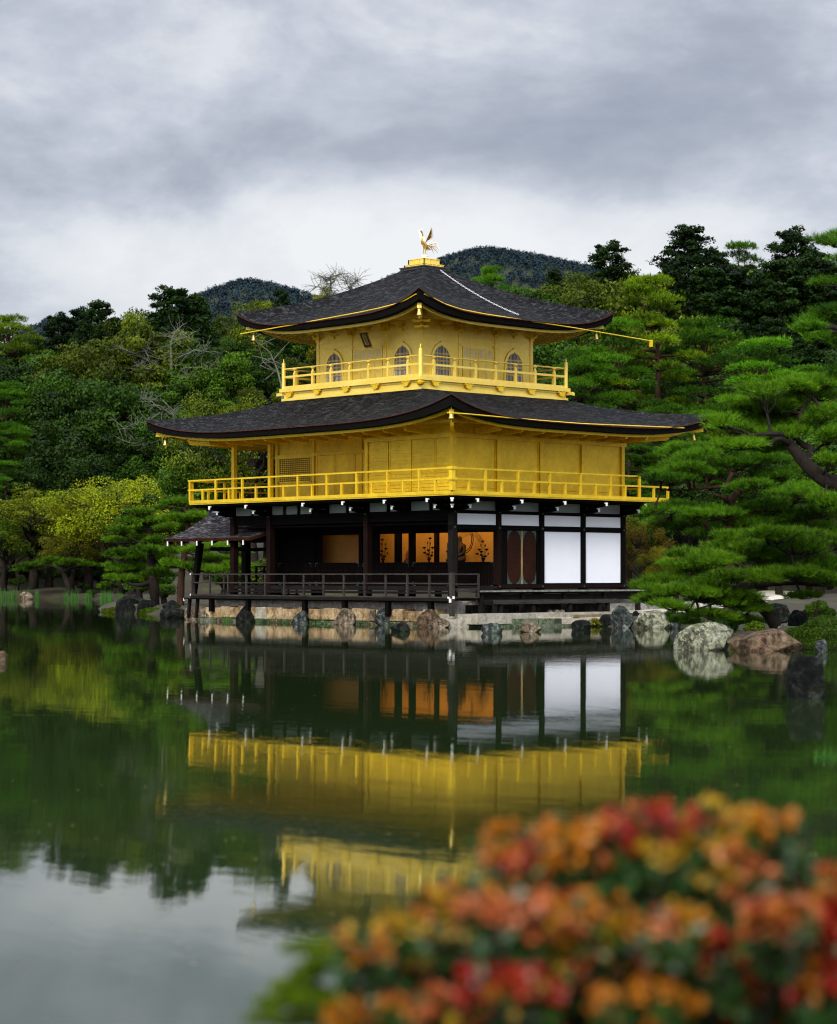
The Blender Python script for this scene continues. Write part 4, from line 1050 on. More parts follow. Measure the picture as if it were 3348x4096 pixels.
# east deck (open ledge) with bench
ed = MB(); ed.box((0.12, 0.05, 1.13), (1.26, V + 2.0, 1.19)); ed.build('side_deck', WOOD_G, pav)
m = MB(); m.box((1.262, 0.04, 1.135), (1.285, V + 2.0, 1.185)); m.build('deck_edge', simple('pale_weathered_edge', (0.17, 0.17, 0.15), .9, var=.7, scale=5), pav)
beam([(1.05, 0.05), (1.05, V - .4)], 0.86, 1.06, 0.05, WOOD_GD, 'apron_board'); beam([(1.10, 0.05), (1.10, V - .4)], 1.07, 1.129, 0.06, WOOD_GD, 'apron_board')
for y_ in (0.25, 2.2, 4.25, 6.3, 8.1, 10.2):
    m = MB(); m.box((1.02, y_ - .07, 0.42), (1.16, y_ + .07, 1.13)); m.build('deck_post', WOOD_GD, pav)
bn = MB(); bn.box((1.35, 0.15, 0.80), (1.75, 5.95, 0.88)); be = bn.build('step_bench', WOOD_GD, pav)
bt = MB(); bt.box((1.752, 0.15, 0.74), (1.80, 5.97, 0.875)); bt.build('front_board', WOOD_G, be)
for y_ in (0.28, 0.55, 2.1, 3.9, 5.4, 5.82):
    m = MB(); m.box((1.64, y_ - .06, 0.42), (1.75, y_ + .06, 0.80)); m.build('bench_leg', WOOD_GD, be)
# plastered mound the building stands on
m = MB(); m.box((-U - .55, -0.45, 0.30), (0.4, V + .5, 0.83)); m.box((0.4, 6.4, 0.30), (0.75, V + 3.5, .70)); m.build('plastered_mound', PLASTER, pav); m = MB(); m.box((0.4, 0.2, 0.30), (0.72, 6.39, .70)); m.build('shade_coloured_footing', ROCK_DARK, pav)  # east part of the mound coloured dark to stand for the under-deck shade

# ------------------------------------------------------------------ fishing pavilion on the west side
sp = empty('fishing_pavilion', (-13.8, 1.75, 0), 'small open pavilion with grey shingled gable roof left of the gold one', 'pavilion')
XR0, XR1, YR, WR = -15.4, -10.2, 1.75, 2.2
rf, bd, lp = MB(), MB(), MB()
ns, nl = 14, 24
for sg in (-1, 1):
    vs, uv, fs = [], [], []; vb = []
    for j in range(ns + 1):
        t = j / ns
        for i in range(nl + 1):
            f = i / nl; x = lerp(XR0, XR1 - 0, f); e = lerp(0.10, 0, min(1, f * 3)) * (1 - t)
            xx = lerp(XR0 + .0 - 0.12 * t * 0, XR1, f)
            z = 4.0 - 0.92 * (1.55 * t - 0.55 * t * t) + e
            vs.append((xx, YR + sg * WR * t, z + .01 * mnoise.noise(Vector((xx * 2, t * 6, 3))))); uv.append((xx, t * 2.4))
    for j in range(ns):
        for i in range(nl):
            a = j * (nl + 1) + i; fs.append((a, a + 1, a + nl + 2, a + nl + 1) if sg < 0 else (a + nl + 1, a + nl + 2, a + 1, a))
    rf.add(vs, fs, uv)
    dn = [(v[0], v[1] - sg * .05, v[2] - .11) for v in vs]
    bd.add(dn, fs)
    ev = [ns * (nl + 1) + i for i in range(nl + 1)]
    lp.add([vs[i] for i in ev] + [dn[i] for i in ev], [(i, i + 1, nl + 2 + i, nl + 1 + i) for i in range(nl)])
    for ed_ in (0, nl):
        ix = [j * (nl + 1) + ed_ for j in range(ns + 1)]
        lp.add([vs[i] for i in ix] + [dn[i] for i in ix], [(i, i + 1, ns + 2 + i, ns + 1 + i) for i in range(ns)])
rfo = rf.build('roof', SHINGLE2, sp, smooth=True); bd.build('roof_boards', WOOD_D, rfo); lp.build('roof_edge', EDGE_R, rfo)
m = MB(); m.box((XR0 + .12, YR - .11, 3.98), (XR1, YR + .11, 4.11)); m.build('ridge', LEAD, rfo)
m = MB(); m.tube([(XR0 + .15, YR, 4.13), (XR0 + 1.2, YR, 4.12), (XR1, YR, 4.12)], .045, 8); m.build('ridge_cap', RIDGE, rfo)
m = MB(); m.prism([(XR0 + .10, YR - .12, 3.96), (XR0 + .10, YR + .12, 3.96), (XR0 + .10, YR + .15, 4.22), (XR0 + .10, YR + .06, 4.36), (XR0 + .10, YR - .06, 4.36), (XR0 + .10, YR - .15, 4.22)], (.08, 0, 0)); m.build('ridge_end_tile', LEAD, rfo)
def sz(t): return 4.0 - 0.92 * (1.55 * t - 0.55 * t * t)
k_ = 0
for px_ in (671, 727, 788, 849, 911, 973):
    p = on_south(px_, 2165, YR - WR + .05)
    m = MB(); m.bar((p.x, YR - .2, sz(.1) - .19), (p.x, YR - WR + .06, sz(1) - .16), .08, .12); rr_ = m.build('rafter', WOOD_D, sp)
    m = MB(); m.box((p.x - .03, YR - WR + .03, sz(1) - .27), (p.x + .03, YR - WR + .055, sz(1) - .10)); m.build('white_rafter_end', TIP, rr_)
beam([(XR0 + .5, YR - 1.1), (XR1, YR - 1.1)], 2.98, 3.12, .12, WOOD_D, 'eave_beam', sp); beam([(XR0 + .5, YR + 1.1), (XR1, YR + 1.1)], 2.98, 3.12, .12, WOOD_D, 'eave_beam', sp)
beam([(-13.85, YR - 1.1), (-13.85, YR + 1.1)], 2.62, 2.74, .1, WOOD_D, 'cross_beam', sp)
beam([(-13.85, YR + 1.1), (-11.6, YR + 1.1)], 2.62, 2.76, .1, WOOD_D, 'side_beam', sp); beam([(-13.85, YR - 1.1), (-11.6, YR - 1.1)], 2.62, 2.76, .1, WOOD_D, 'side_beam', sp)
m = MB(); a_, b_ = on_south(801, 2172, YR - 1.1), on_south(776, 2376, YR - 1.1); m.bar(a_, b_, .22, .22, up=(0, 1, 0), w2=.17, h2=.17); m.build('post', WOOD_D, sp)
m = MB(); a_ = on_south(984, 2172, YR + 1.1); m.box((a_.x - .13, a_.y - .13, .9), (a_.x + .13, a_.y + .13, 3.1)); m.build('post', WOOD_D, sp)
m = MB(); m.box((-14.4, YR - 1.7, .90), (-U - .1, YR + 1.5, .97)); m.build('deck', WOOD_GD, sp)
railing('deck_railing', (-14.3, YR + 1.45), (-U - .2, YR + 1.45), 5, (2.02, 1.82, 1.3), .97, WOOD_D, parent=sp, pw=.06, short=False, ext=.05)
m = MB(); a_ = on_south(752, 2386, -OV + .2); m.box((a_.x, -OV, .80), (a_.x + .75, -OV + .8, .86)); m.build('landing_step', WOOD_GD, sp)
m = MB(); m.box((a_.x - .03, -OV - .0, .73), (a_.x - .005, -OV + .06, .84)); m.build('white_step_end', TIP, sp)
for dx in (.12, .6):
    m = MB(); m.bar((a_.x + dx, -OV + .2, .8), (a_.x + dx - .1, -OV + .2, .1), .1, .1, up=(0, 1, 0)); m.build('step_post', WOOD_GD, sp)
for x_ in (-12.2,):
    m = MB(); m.box((x_ - .08, YR - 1.5, -.2), (x_ + .08, YR - 1.34, .9)); m.build('deck_post', WOOD_D, sp)

# ------------------------------------------------------------------ rocks and stone edge
def rock_mesh(w_, d_, h_, seed, sink=0.12, rough=0.28, lean=(0, 0), sub=4, flat=0.0):
    import bmesh
    bm = bmesh.new(); bmesh.ops.create_icosphere(bm, subdivisions=sub + 1, radius=1.0)
    off = Vector((seed * 7.3, seed * 3.1, seed * 1.7))
    rr_ = random.Random(seed * 91); planes = []
    for k in range(13):
        nv = Vector((rr_.gauss(0, 1), rr_.gauss(0, 1), rr_.gauss(0, .8))).normalized(); planes.append((nv, rr_.uniform(.60, .92)))
    for v in bm.verts:
        p = v.co.copy(); q = p * 0.9 + off
        n = mnoise.noise(q) * 0.9 + mnoise.noise(q * 2.3) * 0.4
        c = p * (1 + rough * n)
        for nv, dd in planes:
            e = c.dot(nv) - dd
            if e > 0: c -= nv * e * .93
        v.co = c * (1 + rough * ((0.5 - abs(mnoise.noise(q * 2.7 + Vector((5, 5, 5))))) * 0.30 + (0.4 - abs(mnoise.noise(q * 6))) * 0.22 + mnoise.noise(q * 14) * 0.09 + mnoise.noise(q * 30) * .04))
    xs_ = [v.co.x for v in bm.verts]; zs_ = [v.co.z for v in bm.verts]; ys_ = [v.co.y for v in bm.verts]
    zt = max(zs_)
    for v in bm.verts:
        z_ = v.co.z / zt; f = (z_ + 0.35) / 1.35
        v.co = Vector(((v.co.x - (max(xs_) + min(xs_)) / 2) / (max(xs_) - min(xs_)) * w_ + lean[0] * f, v.co.y / (max(ys_) - min(ys_)) * d_ + lean[1] * f, f * h_))
    bmesh.ops.delete(bm, geom=[f for f in bm.faces if max(v.co.z for v in f.verts) < -sink - 0.25], context='FACES')
    me = bpy.data.meshes.new('rock'); bm.to_mesh(me); bm.free()
    me.polygons.foreach_set('use_smooth', [True] * len(me.polygons))
    return me
YAWZ = cam.rotation_euler[2]
def rock(x0, x1, yt, yw, m_, lab, seed, dep=0.8, z0=0.0, lean=(0, 0), name='rock', rough=0.28, group=None, D=None, cat='rock'):
    D = D or (CZ - z0) * FPX / (yw - HY)
    w_ = (x1 - x0) * D / FPX; h_ = (yw - yt) * D / FPX
    me = rock_mesh(w_ * 1.03, w_ * dep, h_, seed, rough=rough, lean=lean); me.name = name; me.materials.append(m_)
    o = bpy.data.objects.new(name, me); COL.objects.link(o)
    o.location = at((x0 + x1) / 2, D + w_ * dep * 0.3, z0); o.rotation_euler = (0, 0, YAWZ)
    return tag(o, lab, cat, group)
rock(2700, 2935, 2488, 2601, ROCK_LICHEN, 'large pale lichen covered boulder at the right bank, sloping down to the left', 3.3, 0.8, rough=.22)
rock(2912, 3210, 2515, 2604, ROCK_BROWN, 'low reddish brown boulder right of the pale lichen boulder', 5.2, 0.6, rough=.16)
rock(3147, 3298, 2618, 2793, ROCK_DARK, 'dark upright rock standing alone in the water near the right edge', 7.6, 0.9, rough=.2)
rock(3258, 3312, 2556, 2606, ROCK_GREY, 'small pale stone below the clipped azalea at the right edge', 2.2, 0.9, D=48.6)
rock(-45, 30, 2604, 2646, ROCK_BROWN, 'pointed brown stone in the water cut by the left edge', 9.1, 0.8)
rock(2443, 2534, 2420, 2512, ROCK_GREY, 'upright blue grey rock at the right end of the stone landing', 4.4, 0.8)
rock(2528, 2570, 2441, 2480, ROCK_DARK, 'small dark round stone between two rocks right of the stone landing', 1.4, 0.9, D=73.0, z0=0.2)
rock(2540, 2682, 2443, 2514, ROCK_LICHEN, 'wide mottled rock right of the upright blue grey rock', 6.7, 0.7, rough=.25)
rock(2676, 2726, 2455, 2513, ROCK_GREY, 'narrow grey stone under the pine needles beside the mottled rock', 8.8, 0.9)
rock(1924, 2009, 2491, 2533, ROCK_GREY, 'pale topped rock in the water in front of the stone landing', 11.3, 0.8)
rock(2078, 2164, 2487, 2529, ROCK_TAN, 'brown square rock in the water in front of the stone landing', 12.9, 0.8)
rock(2286, 2362, 2478, 2521, ROCK_DARK, 'dark mossy stone beside the yellow plant at the stone landing', 13.7, 0.8)
rock(1667, 1762, 2436, 2509, ROCK_BROWN, 'rusty brown rock just left of the stone landing below the corner post', 15.2, 0.8)
rock(1714, 1800, 2471, 2511, ROCK_TAN, 'low tan rock at the left end of the stone landing', 16.6, 0.7)
rock(1562, 1640, 2489, 2526, ROCK_DARK, 'small black rock in the water below the dark blue grey rock', 17.1, 0.8)
rock(1500, 1578, 2430, 2500, ROCK_GREY, 'dark blue grey hump rock in front of the sandstone blocks', 18.5, 0.7, rough=.2, D=74.2)
rock(1338, 1423, 2431, 2498, ROCK_TAN, 'knobbly grey brown rock in the middle of the sandstone wall', 19.9, 0.7, D=75.3)
rock(1170, 1234, 2437, 2490, ROCK_GREY, 'flat topped grey rock in the sandstone wall', 20.4, 0.7, D=76.9)
rock(940, 1020, 2415, 2479, ROCK_DARK, 'dark slanting striped rock near the left end of the sandstone wall', 21.7, 0.7, lean=(.15, 0), D=79.5)
rock(822, 884, 2417, 2476, ROCK_TAN, 'tall tan rock at the left end of the pavilion base', 22.9, 0.7, D=81.5)
rock(738, 800, 2422, 2471, ROCK_TAN, 'rough grey tan rock below the landing step', 23.6, 0.8, D=84)
rock(640, 748, 2430, 2474, ROCK_DARK, 'long dark green rock left of the landing step', 24.1, 0.7, D=86)
rock(648, 734, 2389, 2436, ROCK_DARK, 'dark rock behind the long dark green rock', 25.3, 0.8, D=93, z0=0.15)
rock(546, 624, 2392, 2449, ROCK_DARK, 'dark rough rock in the middle of the left islet tip', 26.5, 0.8, D=97.5)
rock(461, 541, 2392, 2458, ROCK_DARK, 'dark rough rock nearest the tip of the left islet', 27.9, 0.8, D=95)
rock(480, 574, 2376, 2409, ROCK_DARK, 'grey flat rock at the foot of the left islet pine', 28.8, 0.7, D=103, z0=0.4)
rock(392, 442, 2431, 2448, ROCK_GREY, 'flat slate stone at the very tip of the left islet', 29.2, 0.8, D=101)
rock(80, 132, 2366, 2398, ROCK_TAN, 'pale tan stone among the reeds on the far left bank', 30.1, 0.9, D=153)
rock(3150, 3232, 2428, 2506, ROCK_DARK, 'dark grey upright rock behind the clipped azalea', 31.7, 0.8, D=57, z0=0.3)
rock(3056, 3164, 2378, 2450, ROCK_DARK, 'dark humped rock behind the leaning pine trunk', 32.2, 0.8, D=62, z0=0.4)
rock(3106, 3156, 2480, 2510, ROCK_LICHEN, 'small flat grey stone at the foot of the leaning pine', 33.5, 0.8, D=55, z0=0.3)
rock(2395, 2450, 2462, 2512, ROCK_DARK, 'black wet stone between the landing and the blue grey rock', 34.5, 0.8, D=72.5)

# sandstone blocks of the base, each a part of the retaining wall
rwl = empty('retaining_wall', (-6, -0.9, 0), 'low tan sandstone retaining wall along the water under the dark veranda', 'wall')
rnd = random.Random(5)
def block(xa, xb, z0_, z1_, yy=-0.95, m_=None):
    a = on_south(xa, 2450, yy); b = on_south(xb, 2450, yy); m = MB()
    x0, x1 = a.x + .012, b.x - .012; y1 = yy + .5; j = lambda: rnd.uniform(-.02, .02)
    c = .03
    vs = []
    for (ins, y_) in ((c, yy - .015 + j() * .5), (0, yy + c)):
        vs += [(x0 + ins, y_, z0_ + ins * (z0_ > 0) + j() * .5), (x1 - ins, y_ + j() * .4, z0_ + ins * (z0_ > 0)), (x1 - ins, y_ + j() * .4, z1_ - ins + j() * .5), (x0 + ins, y_, z1_ - ins + j() * .5)]
    vs += [(x0, y1, z0_), (x1, y1, z0_), (x1, y1, z1_), (x0, y1, z1_)]
    fs = [(0, 1, 2, 3)]
    for k in range(2):
        o_ = 4 * k
        fs += [(o_ + 4, o_ + 5, o_ + 1, o_), (o_ + 5, o_ + 6, o_ + 2, o_ + 1), (o_ + 6, o_ + 7, o_ + 3, o_ + 2), (o_ + 7, o_ + 4, o_, o_ + 3)]
    m.add(vs, fs); return m.build('stone_block', m_ or BLOCK, rwl)
bx = [798, 820, 884, 918, 950, 1020, 1062, 1127, 1190, 1233, 1293, 1342, 1406, 1472, 1502, 1570, 1617, 1690, 1745]
for a_, b_ in zip(bx, bx[1:]):
    block(a_, b_, 0.10 + rnd.uniform(0, .03), 0.53 + rnd.uniform(-.03, .03), m_=rnd.choice([BLOCK, BLOCK, BLOCK, SLAB, ROCK_TAN]) if b_ - a_ < 60 else BLOCK)
xa = 800
while xa < 1760:
    xb = xa + rnd.uniform(28, 70); block(xa, xb, -0.3, 0.11, -1.02, rnd.choice([SLAB_M, ROCK_DARK, SLAB_M, ROCK_TAN])); xa = xb
m = MB(); m.box((-U - .9, -.52, -.3), (.6, .5, .30)); m.build('wall_core', PLASTER, rwl)

# stone landing on the right
ld = empty('stone_landing', at(2100, 73, 0), 'flat stone landing with mossy face along the water at the right side of the pavilion', 'landing')
def poly_slab(name, pts, z0_, z1_, m_, par, bev=.02):
    m = MB(); p = [Vector((q.x, q.y, z0_)) for q in pts]; m.prism(p, (0, 0, z1_ - z0_)); return m.build(name, m_, par)
A_, B_, C_, D_ = at(1783, 71.3), at(2425, 73.6), at(2480, 76.5), at(1800, 72.6)
n = 7
for k in range(n):
    a = A_.lerp(B_, k / n + .002); b = A_.lerp(B_, (k + 1) / n - .002)
    d = (Vector((-FWD.x, -FWD.y, 0))) ; q0 = a - d * .38; q1 = b - d * .38
    poly_slab('edge_stone', [a, b, q1, q0], -0.25, 0.26 + rnd.uniform(-.012, .012), SLAB_M if k in (1, 2, 3, 4) else SLAB, ld)
poly_slab('paved_top', [A_ + FWD * .39, B_ + FWD * .39, at(2600, 76.5), at(2600, 84), at(2200, 80), at(1795, 73.4)], -0.2, 0.285, SLAB, ld)
poly_slab('lower_step', [at(1960, 71.4), at(2420, 73.0), at(2425, 73.7), at(1962, 72.1)], -0.2, 0.075, SLAB_M, ld)
for k in range(9):
    y0_ = -0.95 + k * 1.35; m = MB(); m.box((1.82, y0_ + .01, .1), (2.14, y0_ + 1.34, .44 + rnd.uniform(-.006, .006))); m.build('kerb_stone', SLAB, ld)
m = MB(); m.box((.3, -.9, 0.1), (1.83, 12, .415)); m.build('paved_terrace', SLAB, ld)
m = MB(); a_, b_ = on_east(2296, 2456, 2.7), on_east(2420, 2462, 2.7); m.bar((a_.x, a_.y, .33), (b_.x, b_.y, .33), .10, .09); o = m.build('bamboo_pole', simple('old_bamboo', (.16, .12, .06), .7, var=.4)); tag(o, 'old bamboo pole lying on the stone landing', 'pole')
pebs = []
for k, px_ in enumerate((2200, 2221, 2232, 2247)):
    p = on_east(px_, 2425, 1.5); me = rock_mesh(.22, .16, .09, 40 + k, sub=3, rough=.12); me.materials.append(SLAB)
    o = bpy.data.objects.new('pebble', me); COL.objects.link(o); o.location = (p.x, p.y, .44)
    tag(o, 'pale rounded pebble in the short row on the kerb under the step bench', 'pebble', 'pebbles on the kerb under the step bench')

# ------------------------------------------------------------------ ground, water
POND = [(-90, 2), (-90, 152), (-50, 160), (-36, 161), (-27, 157), (-21, 151), (-17.6, 138), (-17.4, 122), (-15.9, 110), (-13.6, 101), (-12.2, 97), (-9.8, 90), (-7.4, 85), (-7.2, 82.3), (-5.6, 80.6), (0.2, 73.9), (1.2, 72.2),
        (6.25, 74.2), (6.4, 71.5), (8.6, 71.2), (10.2, 67), (10.3, 60), (8.4, 56), (7.0, 53.6), (7.6, 51.6), (9.2, 50.4), (10.6, 49.5), (11.5, 46), (13.5, 40), (17, 30), (21, 18), (14, 7), (4, 5.6), (0, 3.4), (-5, 2)]
def sdist(r_, D_):
    P_ = np.stack([r_, D_], -1); best = np.full(r_.shape, 1e9); ins = np.zeros(r_.shape, bool)
    for (ax, ay), (bx_, by) in zip(POND, POND[1:] + POND[:1]):
        a = np.array([ax, ay]); b = np.array([bx_, by]); ab = b - a
        t = np.clip(((P_ - a) @ ab) / (ab @ ab), 0, 1); d = np.linalg.norm(P_ - (a + t[..., None] * ab), axis=-1)
        best = np.minimum(best, d)
        if by != ay:
            c = ((ay > D_) != (by > D_)) & (r_ < (bx_ - ax) * (D_ - ay) / (by - ay) + ax); ins ^= c
    return np.where(ins, -best, best)
def sstep(x, a, b): t = np.clip((x - a) / (b - a), 0, 1); return t * t * (3 - 2 * t)
def ground_z(r_, D_):
    r_ = np.asarray(r_, float); D_ = np.asarray(D_, float); s = sdist(r_, D_)
    z = np.where(s > 0, 0.06 + 0.30 * sstep(s, 0, .9) + 0.25 * sstep(s, 4, 30), -1.4 * sstep(-s, 0, 2.0) + 0.06 * (s > -.05))
    D0 = 170 - 56 * sstep(r_, -22, -12)
    z = z + np.maximum(0, D_ - D0) * 0.23 * (D_ < 1e4)
    z = z + 0.9 * sstep(r_, -17, -27) * sstep(D_, 155, 172)
    z = z + np.where(s > 1.5, .10 * np.sin(r_ * .8 + 1) * np.sin(D_ * .5), 0) + np.maximum(0, D_ - D0) * .03 * np.sin(r_ * .15) + .25 * sstep(s, 2, 6) * sstep(D_, 130, 120) * sstep(r_, 8.5, 12)
    return np.minimum(z, 14.0)
rs_, Ds_ = [], []
ra = np.concatenate([np.linspace(-400, -60, 18)[:-1], np.linspace(-60, -25, 40)[:-1], np.linspace(-25, 28, 160), np.linspace(28, 60, 20)[1:], np.linspace(60, 400, 18)[1:]])
da = np.concatenate([np.linspace(-60, 0, 8)[:-1], np.linspace(0, 45, 60)[:-1], np.linspace(45, 115, 190)[:-1], np.linspace(115, 200, 110)[:-1], np.linspace(200, 900, 40)])
RR, DD = np.meshgrid(ra, da); ZZ = ground_z(RR, DD)
gv = np.stack([CX + FWD.x * DD + RGT.x * RR, CY + FWD.y * DD + RGT.y * RR, ZZ], -1).reshape(-1, 3)
nr = len(ra); fs = [(j * nr + i, j * nr + i + 1, (j + 1) * nr + i + 1, (j + 1) * nr + i) for j in range(len(da) - 1) for i in range(nr - 1)]
me = bpy.data.meshes.new('ground'); me.from_pydata(gv.tolist(), [], fs); me.polygons.foreach_set('use_smooth', [True] * len(fs))
gm, nt, b = mat('moss_and_soil')
v = coords(nt); a = noise_t(nt, v, 0.35, 7, 0.65, .4); d = noise_t(nt, v, 5, 6, 0.7)
f = math_n(nt, 'ADD', math_n(nt, 'MULTIPLY', a, .65), math_n(nt, 'MULTIPLY', d, .35))
nt.links.new(ramp(nt, f, [(.38, (.006, .004, .0015)), (.46, (.024, .013, .004)), (.53, (.020, .022, .002)), (.64, (.060, .064, .004))]), b.inputs['Base Color'])
b.inputs['Roughness'].default_value = .95; bump(nt, b, d, .8, .05)
me.materials.append(gm); o = bpy.data.objects.new('ground', me); COL.objects.link(o); tag(o, kind='structure')
def gz(px_, D_): return float(ground_z(np.array([(px_ - HX) * D_ / FPX]), np.array([D_]))[0])
# raked pale sand path right of the pavilion
m = MB(); SAND = simple('pale_sand', (.46, .42, .33), .95, var=.12, scale=8, bs=.4)
def path_strip(L):
    vs, fs = [], []
    for (xa, xb, D_) in L:
        for k in range(7): px_ = lerp(xa, xb, k / 6); vs.append(at(px_, D_, gz(px_, D_) + .02))
    for j in range(len(L) - 1):
        for k in range(6): q = j * 7 + k; fs.append((q, q + 1, q + 8, q + 7))
    m.add(vs, fs)
path_strip([(2490, 2900, 76), (2500, 3000, 79), (2540, 3060, 82), (2620, 3100, 85), (2750, 3130, 88), (2900, 3180, 92), (2990, 3230, 97), (3050, 3260, 103), (3085, 3290, 108)])
o = m.build('path', SAND); tag(o, kind='structure')

wm, nt, b = mat('pond_water')
for s_ in list(nt.nodes):
    if s_.type == 'BSDF_PRINCIPLED': nt.nodes.remove(s_)
mo = nt.nodes['Material Output']
tcn = nt.nodes.new('ShaderNodeTexCoord')
def wmap(sc, rz=0):
    q = nt.nodes.new('ShaderNodeMapping'); q.inputs['Scale'].default_value = sc; q.inputs['Rotation'].default_value = (0, 0, rz); nt.links.new(tcn.outputs['Object'], q.inputs[0]); return q.outputs[0]
w1 = noise_t(nt, wmap((0.8, 1.5, 1), .35), 1.1, 3, .5, .4)
w2 = noise_t(nt, wmap((1.0, 2.2, 1), -.2), 5.0, 3, .55, .2)
w3 = noise_t(nt, wmap((1, 1, 1)), .06, 3, .6)
patch = ramp(nt, w3, [(.42, .25), (.62, 1.0)])
h_ = math_n(nt, 'ADD', math_n(nt, 'MULTIPLY', w1, WAVE_A), math_n(nt, 'MULTIPLY', math_n(nt, 'MULTIPLY', w2, patch), WAVE_B)) if False else None
hh = math_n(nt, 'ADD', math_n(nt, 'MULTIPLY', w1, 0.75), math_n(nt, 'MULTIPLY', math_n(nt, 'MULTIPLY', w2, patch), 0.26))
bp = nt.nodes.new('ShaderNodeBump'); bp.inputs['Strength'].default_value = 1.0; bp.inputs['Distance'].default_value = 0.0021
nt.links.new(hh, bp.inputs['Height'])
gl = nt.nodes.new('ShaderNodeBsdfGlossy'); gl.inputs['Roughness'].default_value = 0.012; gl.inputs['Color'].default_value = (1, 1, 1, 1)
df_ = nt.nodes.new('ShaderNodeBsdfDiffuse'); df_.inputs['Color'].default_value = (.021, .040, .012, 1)
fr = nt.nodes.new('ShaderNodeFresnel'); fr.inputs['IOR'].default_value = 1.333
nt.links.new(bp.outputs[0], gl.inputs['Normal']); nt.links.new(bp.outputs[0], fr.inputs['Normal'])
ms = nt.nodes.new('ShaderNodeMixShader'); nt.links.new(fr.outputs[0], ms.inputs[0]); nt.links.new(df_.outputs[0], ms.inputs[1]); nt.links.new(gl.outputs[0], ms.inputs[2]); nt.links.new(ms.outputs[0], mo.inputs[0])
m = MB(); cs4 = [at(HX, -50, 0) - RGT * 200, at(HX, -50, 0) + RGT * 200, at(HX, 240, 0) + RGT * 200, at(HX, 240, 0) - RGT * 200]
m.add(cs4, [(0, 1, 2, 3)]); o = m.build('pond_water', wm); tag(o, kind='structure')

# ------------------------------------------------------------------ foliage builders
def unit(a): return a / np.maximum(np.linalg.norm(a, axis=-1, keepdims=True), 1e-9)
def rdir(rs, n): return unit(rs.normal(size=(n, 3)))
def leaf_quads(c, nrm, L, W, rs):
    n = len(c); a = unit(np.cross(nrm, rdir(rs, n))); b_ = np.cross(nrm, a)
    a = unit(a + nrm * rs.uniform(-.5, .5, (n, 1)))
    L = L * rs.uniform(.7, 1.3, (n, 1)); W = W * rs.uniform(.7, 1.3, (n, 1))
    V_ = np.stack([c - a * L / 2, c + b_ * W / 2, c + a * L / 2, c - b_ * W / 2], 1)
    return V_.reshape(-1, 3)
def clump_points(centers, radii, n, rs, flat=.65, upb=.35, thick=.35):
    """n points around every clump centre, biased to its upper shell"""
    k = len(centers); d = rdir(rs, k * n).reshape(k, n, 3); d[..., 2] += upb; d = unit(d)
    rr = radii[:, None, None] * (1 - thick * rs.uniform(0, 1, (k, n, 1)) ** 1.5)
    # lumpy clumps
    ph = rs.uniform(0, 6.28, (k, 1, 3)); lump = 1 + .22 * np.sin(d[..., :1] * 5 + ph[..., :1]) * np.sin(d[..., 1:2] * 5 + ph[..., 1:2]) + .12 * np.sin(d[..., 2:] * 9 + ph[..., 2:])
    p = centers[:, None, :] + d * rr * lump * np.array([1, 1, flat])
    return p.reshape(-1, 3), d.reshape(-1, 3)
def crown_mesh(name, V_, k, m_, rs, per, spread=.35):
    n = len(V_) // k; nc = (n + per - 1) // per
    t = np.repeat(rs.uniform(.15, .85, nc), per)[:n] + rs.uniform(-spread, spread, n)
    o = np_mesh(name, V_, k, m_, tint=np.clip(t, 0, 1)); me = o.data; bpy.data.objects.remove(o); return me
def curve_pts(a, b, sag, rs, n=5, jit=.12):
    a = Vector(a); b = Vector(b); L = (b - a).length; out_ = []
    for i in range(n):
        f = i / (n - 1); p = a.lerp(b, f); p.z += sag * math.sin(f * math.pi) * L
        if 0 < i < n - 1: p += Vector(rs.uniform(-jit, jit, 3)) * L * .5
        out_.append(p)
    return out_

def broad_variant(seed, H=12., W=9., ncl=64, nl=300, leaf=.21, gaps=.25, z0f=.30, m_=None):
    rs = np.random.RandomState(seed); zc = H * (z0f + 1) / 2; rz = H * (1 - z0f) / 2
    d = rdir(rs, ncl * 3); d = d[d[:, 2] > -.55][:ncl]; f = rs.uniform(.62, 1.0, (len(d), 1))
    lob = 1 + gaps * np.sin(3 * np.arctan2(d[:, 1], d[:, 0]) + seed)[:, None] * rs.uniform(.3, 1, (len(d), 1))
    C_ = d * f * lob * np.array([W / 2 - .6, W / 2 - .6, rz - .5]); C_[:, 2] += zc
    rad = rs.uniform(.65, 1.25, len(C_)) * W / 9
    P_, N_ = clump_points(C_, rad, nl, rs)
    N_ = unit(N_ + rs.normal(size=N_.shape) * .55)
    cm = crown_mesh('crown', leaf_quads(P_, N_, leaf, leaf * .62, rs), 4, m_ or LEAF, rs, nl)
    t = MB(); tp = [(0, 0, -.6)] + [(rs.uniform(-.2, .2), rs.uniform(-.2, .2), H * f_) for f_ in (.15, .3, .45, .6, .78)]
    t.tube(tp, [.34, .27, .22, .18, .13, .06], 8)
    for i in rs.choice(len(C_), min(26, len(C_)), False):
        c = C_[i]; s0 = Vector((0, 0, min(H * .6, max(H * .2, c[2] - np.hypot(c[0], c[1]) * .6)))); t.tube(curve_pts(s0, c, .06, rs), [.11, .08, .06, .04, .02], 5, caps=False)
    o = t.build('trunk', BARK, smooth=True); tm = o.data; bpy.data.objects.remove(o); return cm, tm, H
